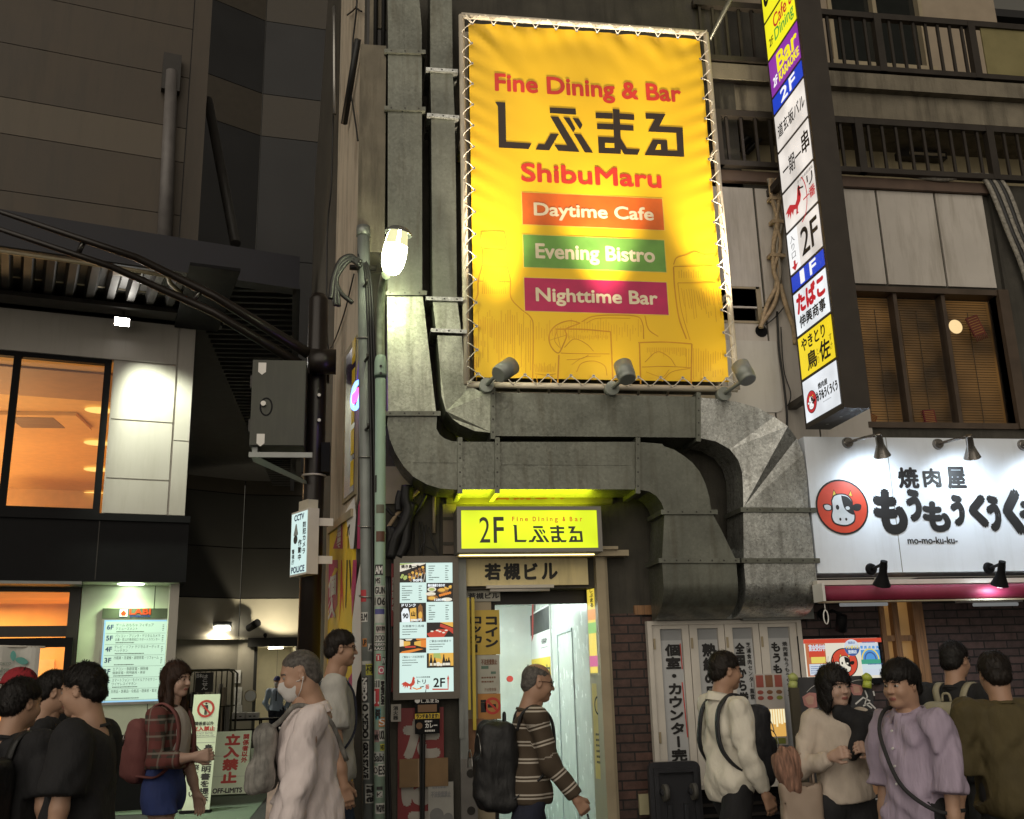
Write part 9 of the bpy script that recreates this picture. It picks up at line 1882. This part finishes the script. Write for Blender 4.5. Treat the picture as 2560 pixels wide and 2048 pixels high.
s_, T_ = I['s'], I['T']; c = T_((.195, .02, 1.24)); F = Field(c - .26, c + .28, .012); F.rbox(c, np.array((.055, .12, .13)) * s_, .05, .01); F.rbox(c + np.array((.015, 0, -.09)), np.array((.062, .10, .07)) * s_, .05, .03); folds(F, .007, 5); v, f = F.mesh()
m = mat('camo_cloth', (.24, .23, .21), .8, var=.55, scale=13, dirt=(.05, .05, .045), dirt_amt=.8, dscale=14)
bg_ = link('shoulder_bag', [(v, f)], m); place(bg_, p); bg_['label'] = 'grey patterned bag carried on the chest of the man in the mask'; bg_['category'] = 'bag'
m_ = MB(); m_.tube(rcurve([c + np.array((0, .09, .11)), T_((.12, .10, 1.40)), T_((.04, .11, 1.465)), T_((-.10, .08, 1.40)), T_((-.19, .0, 1.2))], 6), .013, 6); o = m_.build('strap', m, bg_); o.location = (0, 0, 0)
m_ = MB(); q = T_((.158, -.07, 1.25)); m_.box(q[0], q[0] + .006, q[1] - .008, q[1] + .008, q[2] - .02, q[2] + .02); o = m_.build('chest_logo', inkb, p); o.location = (0, 0, 0)
p, I = person('tall dark-haired man with glasses in a pale shirt walking right behind the grey poles', -.16, -.72, 1.875, 2, skA, hdk, 'short', (0, 2, 0), lean=.03, arms=dn, top=clothm('grey_white_shirt', (.44, .43, .40)), sleeve='short', loose=.025, bottom=clothm('jeans', (.03, .045, .08)), glasses=True, seed=8)
backpack(p, I, 'dark navy backpack on the tall man with glasses', navy, w=.14, d=.07, h=.22, zc_=1.2)
p, I = person('security guard in blue cap, mask and pale blue shirt standing in the alley doorway', -1.93, 18.1, 1.71, 262, skB, hk, 'short', (0, 0, 0), arms=(((-.15, .35, -1), (-.2, -.45, -1)), ((-.15, -.35, -1), (-.2, .45, -1))), top=clothm('guard_blue', (.36, .44, .56)), sleeve='long', hem=.92, loose=.02, bottom=clothm('guard_navy', (.015, .017, .03)), cap=clothm('guard_cap', (.05, .06, .20)), mask=True, seed=9, legs=(.10, -.10))
m_ = MB(); T_ = I['T']; m_.tube([tuple(T_(q)) for q in ((.155, .02, 1.40), (.17, .02, 1.15))], .016, 6); o = m_.build('tie', navy, p); o.location = (0, 0, 0)
m_ = MB(); m_.tube(rcurve([T_((.02, .21, 1.42)), T_((.15, .14, 1.3)), T_((.16, .10, 1.36))], 5), .012, 6); o = m_.build('braid', mat('braid_yellow', (.55, .4, .05), .6), p); o.location = (0, 0, 0)
p, I = person('balding man in glasses and a striped brown sweater walking right past the lit entrance', 1.02, -1.30, 1.625, 2, skA, hg, 'thin', (0, 8, 0), lean=.10, build=1.06, arms=(((-.12, .12, -1), (.10, .05, -1)), ((.25, -.10, -1), (.62, -.08, -.85))), legs=(.30, -.28), top=stripem('striped_knit', (.070, .050, .032), (.50, .45, .38), .098, .0095), sleeve='long', hem=.86, loose=.025, bottom=clothm('dark_blue_trousers', (.018, .021, .04)), glasses=True, stripes=True, seed=10, curl=(.6, 1.0))
backpack(p, I, 'slouching black backpack on the man in the striped sweater', clothm('bag_black2', (.013, .013, .014), .6), w=.155, d=.115, h=.27, zc_=1.10, puff=1.6)
q = I['Wr'][1]; m_ = MB(); m_.tube([q + np.array((.07, 0, -.09)), q + np.array((.10, 0, -.22))], .006, 6); o = m_.build('folded_umbrella', blk, None); place(o, p); o.location = p.location;
for v_ in o.data.vertices: v_.co += Vector(((q[0] + q[0] + .17) / 2, q[1], q[2] - .223)) - Vector((0, 0, 0))
o['label'] = 'thin dark rod held in the hand of the striped man'; o['category'] = 'rod'
p, I = person('short-haired man in a loose white shirt standing before the white doors', 2.27, -1.38, 1.665, 8, skA, hdk, 'short', (-6, 4, 0), lean=.0, arms=(((.05, .10, -1), (.35, -.15, -1)), ((.06, -.16, -1), (.40, -.04, -1))), legs=(.28, -.24), top=clothm('white_shirt', (.72, .68, .58), .8, .05), sleeve='long', hem=.82, loose=.030, collar=True, bottom=clothm('black_trousers', (.014, .014, .016)), seed=11, fold=.006)
backpack(p, I, 'square black backpack worn on the chest of the man in the white shirt', clothm('bag_black3', (.014, .014, .018), .6), side=1, w=.15, d=.085, h=.25, zc_=1.14)
p, I = person('young woman with a black bob in a beige top clasping her hands', 2.68, -2.05, 1.56, 262, skB, hk, 'bob', (22, 2, 0), fem=True, arms=(((.10, .30, -1), (.75, -.60, .45)), ((.12, -.35, -1), (.80, .55, .35))), top=clothm('beige_top', (.56, .48, .40)), sleeve='long', hem=.93, loose=.02, bottom=clothm('black_slacks', (.018, .018, .02)), seed=12, curl=(1.0, 1.0), fold=.005)
T_, s_ = I['T'], I['s']
F = Field(T_((-.2, -.25, .95)) - .05, T_((.25, .36, 1.5)) + .05, .011); F.ell(T_((.02, .15, 1.36)), np.array((.13, .12, .10)) * s_, .03); F.cone(T_((.10, .12, 1.38)), T_((.135, .03, 1.20)), .055, .03, .03); F.cone(T_((-.02, .19, 1.34)), T_((-.06, .21, 1.10)), .075, .05, .03); F.cone(T_((.06, .02, 1.44)), T_((.09, .08, 1.40)), .06, .07, .03); folds(F, .006, 3); v, f = F.mesh(); link('draped_jacket', [(v, f)], blk, p)
q = I['El'][1]; c = q + np.array((.02, -.02, -.20)); F = Field(c - .30, c + .30, .011); F.rbox(c, np.array((.05, .115, .145)), .035, .01); folds(F, .0025, 1); F.F = np.maximum(F.F, -np.maximum(np.maximum(np.abs(F.X - c[0]) - .035, np.abs(F.Y - c[1]) - .095), c[2] - .05 - F.Z)); v, f = F.mesh()
bag = link('tote_bag', [(v, f)], mat('beige_leather', (.34, .26, .20), .55, var=.08)); place(bag, p); bag['label'] = 'beige tote bag hanging from the arm of the bob-haired woman'; bag['category'] = 'bag'
m_ = MB(); [m_.tube(rcurve([c + np.array((dx, -.07, .13)), c + np.array((dx, -.05, .27)), c + np.array((dx, .06, .27)), c + np.array((dx, .07, .13))], 5), .007, 6) for dx in (-.03, .03)]; o = m_.build('handle', MATS['beige_leather'], bag); o.location = (0, 0, 0)
F = Field(c + np.array((-.12, -.22, .08)), c + np.array((.14, .14, .42)), .010); F.ell(c + np.array((0, -.06, .22)), (.07, .085, .11), .02); F.ell(c + np.array((.02, -.04, .13)), (.05, .05, .06), .03); F.F -= .008 * np.sin(F.Y * 95 + F.Z * 30) ; v, f = F.mesh(); o = link('knit_scarf', [(v, f)], mat('striped_knit_bundle', (.24, .13, .09), .85, var=.6, scale=7, stretch=(3, 12, 2))); place(o, p); o['label'] = 'brown striped knit bundle stuffed in the top of the beige tote bag'; o['category'] = 'scarf'
lavm = mat('lavender_shirt', (.40, .33, .43), .8, var=.14, scale=3, stretch=(7, 7, .7), bump=1.0, bscale=6)
p, I = person('black-haired man in a loose lavender shirt with a crossbody strap looking left', 2.74, -2.72, 1.575, 197, skC, hk, 'bowl', (6, 4, 0), build=1.0, arms=(((.03, .13, -1), (.12, .05, -1)), ((.02, -.12, -1), (.20, -.02, -1))), top=lavm, sleeve='half', hem=.74, loose=.044, collar=True, bottom=blk, seed=13, fold=.008)
T_ = I['T']; pts = rcurve([T_((-.17, .0, 1.36)), T_((-.02, -.13, 1.475)), T_((.13, -.09, 1.39)), T_((.195, .0, 1.24)), T_((.20, .10, 1.08)), T_((.10, .215, .97)), T_((-.10, .205, .96))], 6); m_ = MB(); m_.tube(pts, .010, 6); o = m_.build('crossbody_strap', drk, p); o.location = (0, 0, 0)
p, I = person('man with glasses in a black T-shirt walking away with a canvas pack', 3.83, -1.42, 1.695, 28, skA, hk, 'short', (-4, 3, 0), build=1.08, arms=dn, top=blk, loose=.03, bottom=drk, glasses=True, seed=14)
backpack(p, I, 'beige canvas backpack on the man in black at the right', clothm('canvas', (.34, .31, .22)), w=.14, d=.085, h=.21, zc_=1.14)
p, I = person('broad man in a dark olive T-shirt at the right edge, seen from behind', 3.50, -2.35, 1.61, 78, skA, hdk, 'short', (0, 4, 0), build=1.14, arms=(((.0, .24, -1), (.12, .08, -1)), ((.0, -.24, -1), (.12, -.08, -1))), top=clothm('olive_shirt', (.085, .066, .026)), sleeve='half', hem=.78, loose=.05, bottom=drk, seed=15, fold=.005)
bpy.data.objects.remove(_to); bpy.data.curves.remove(_cu)
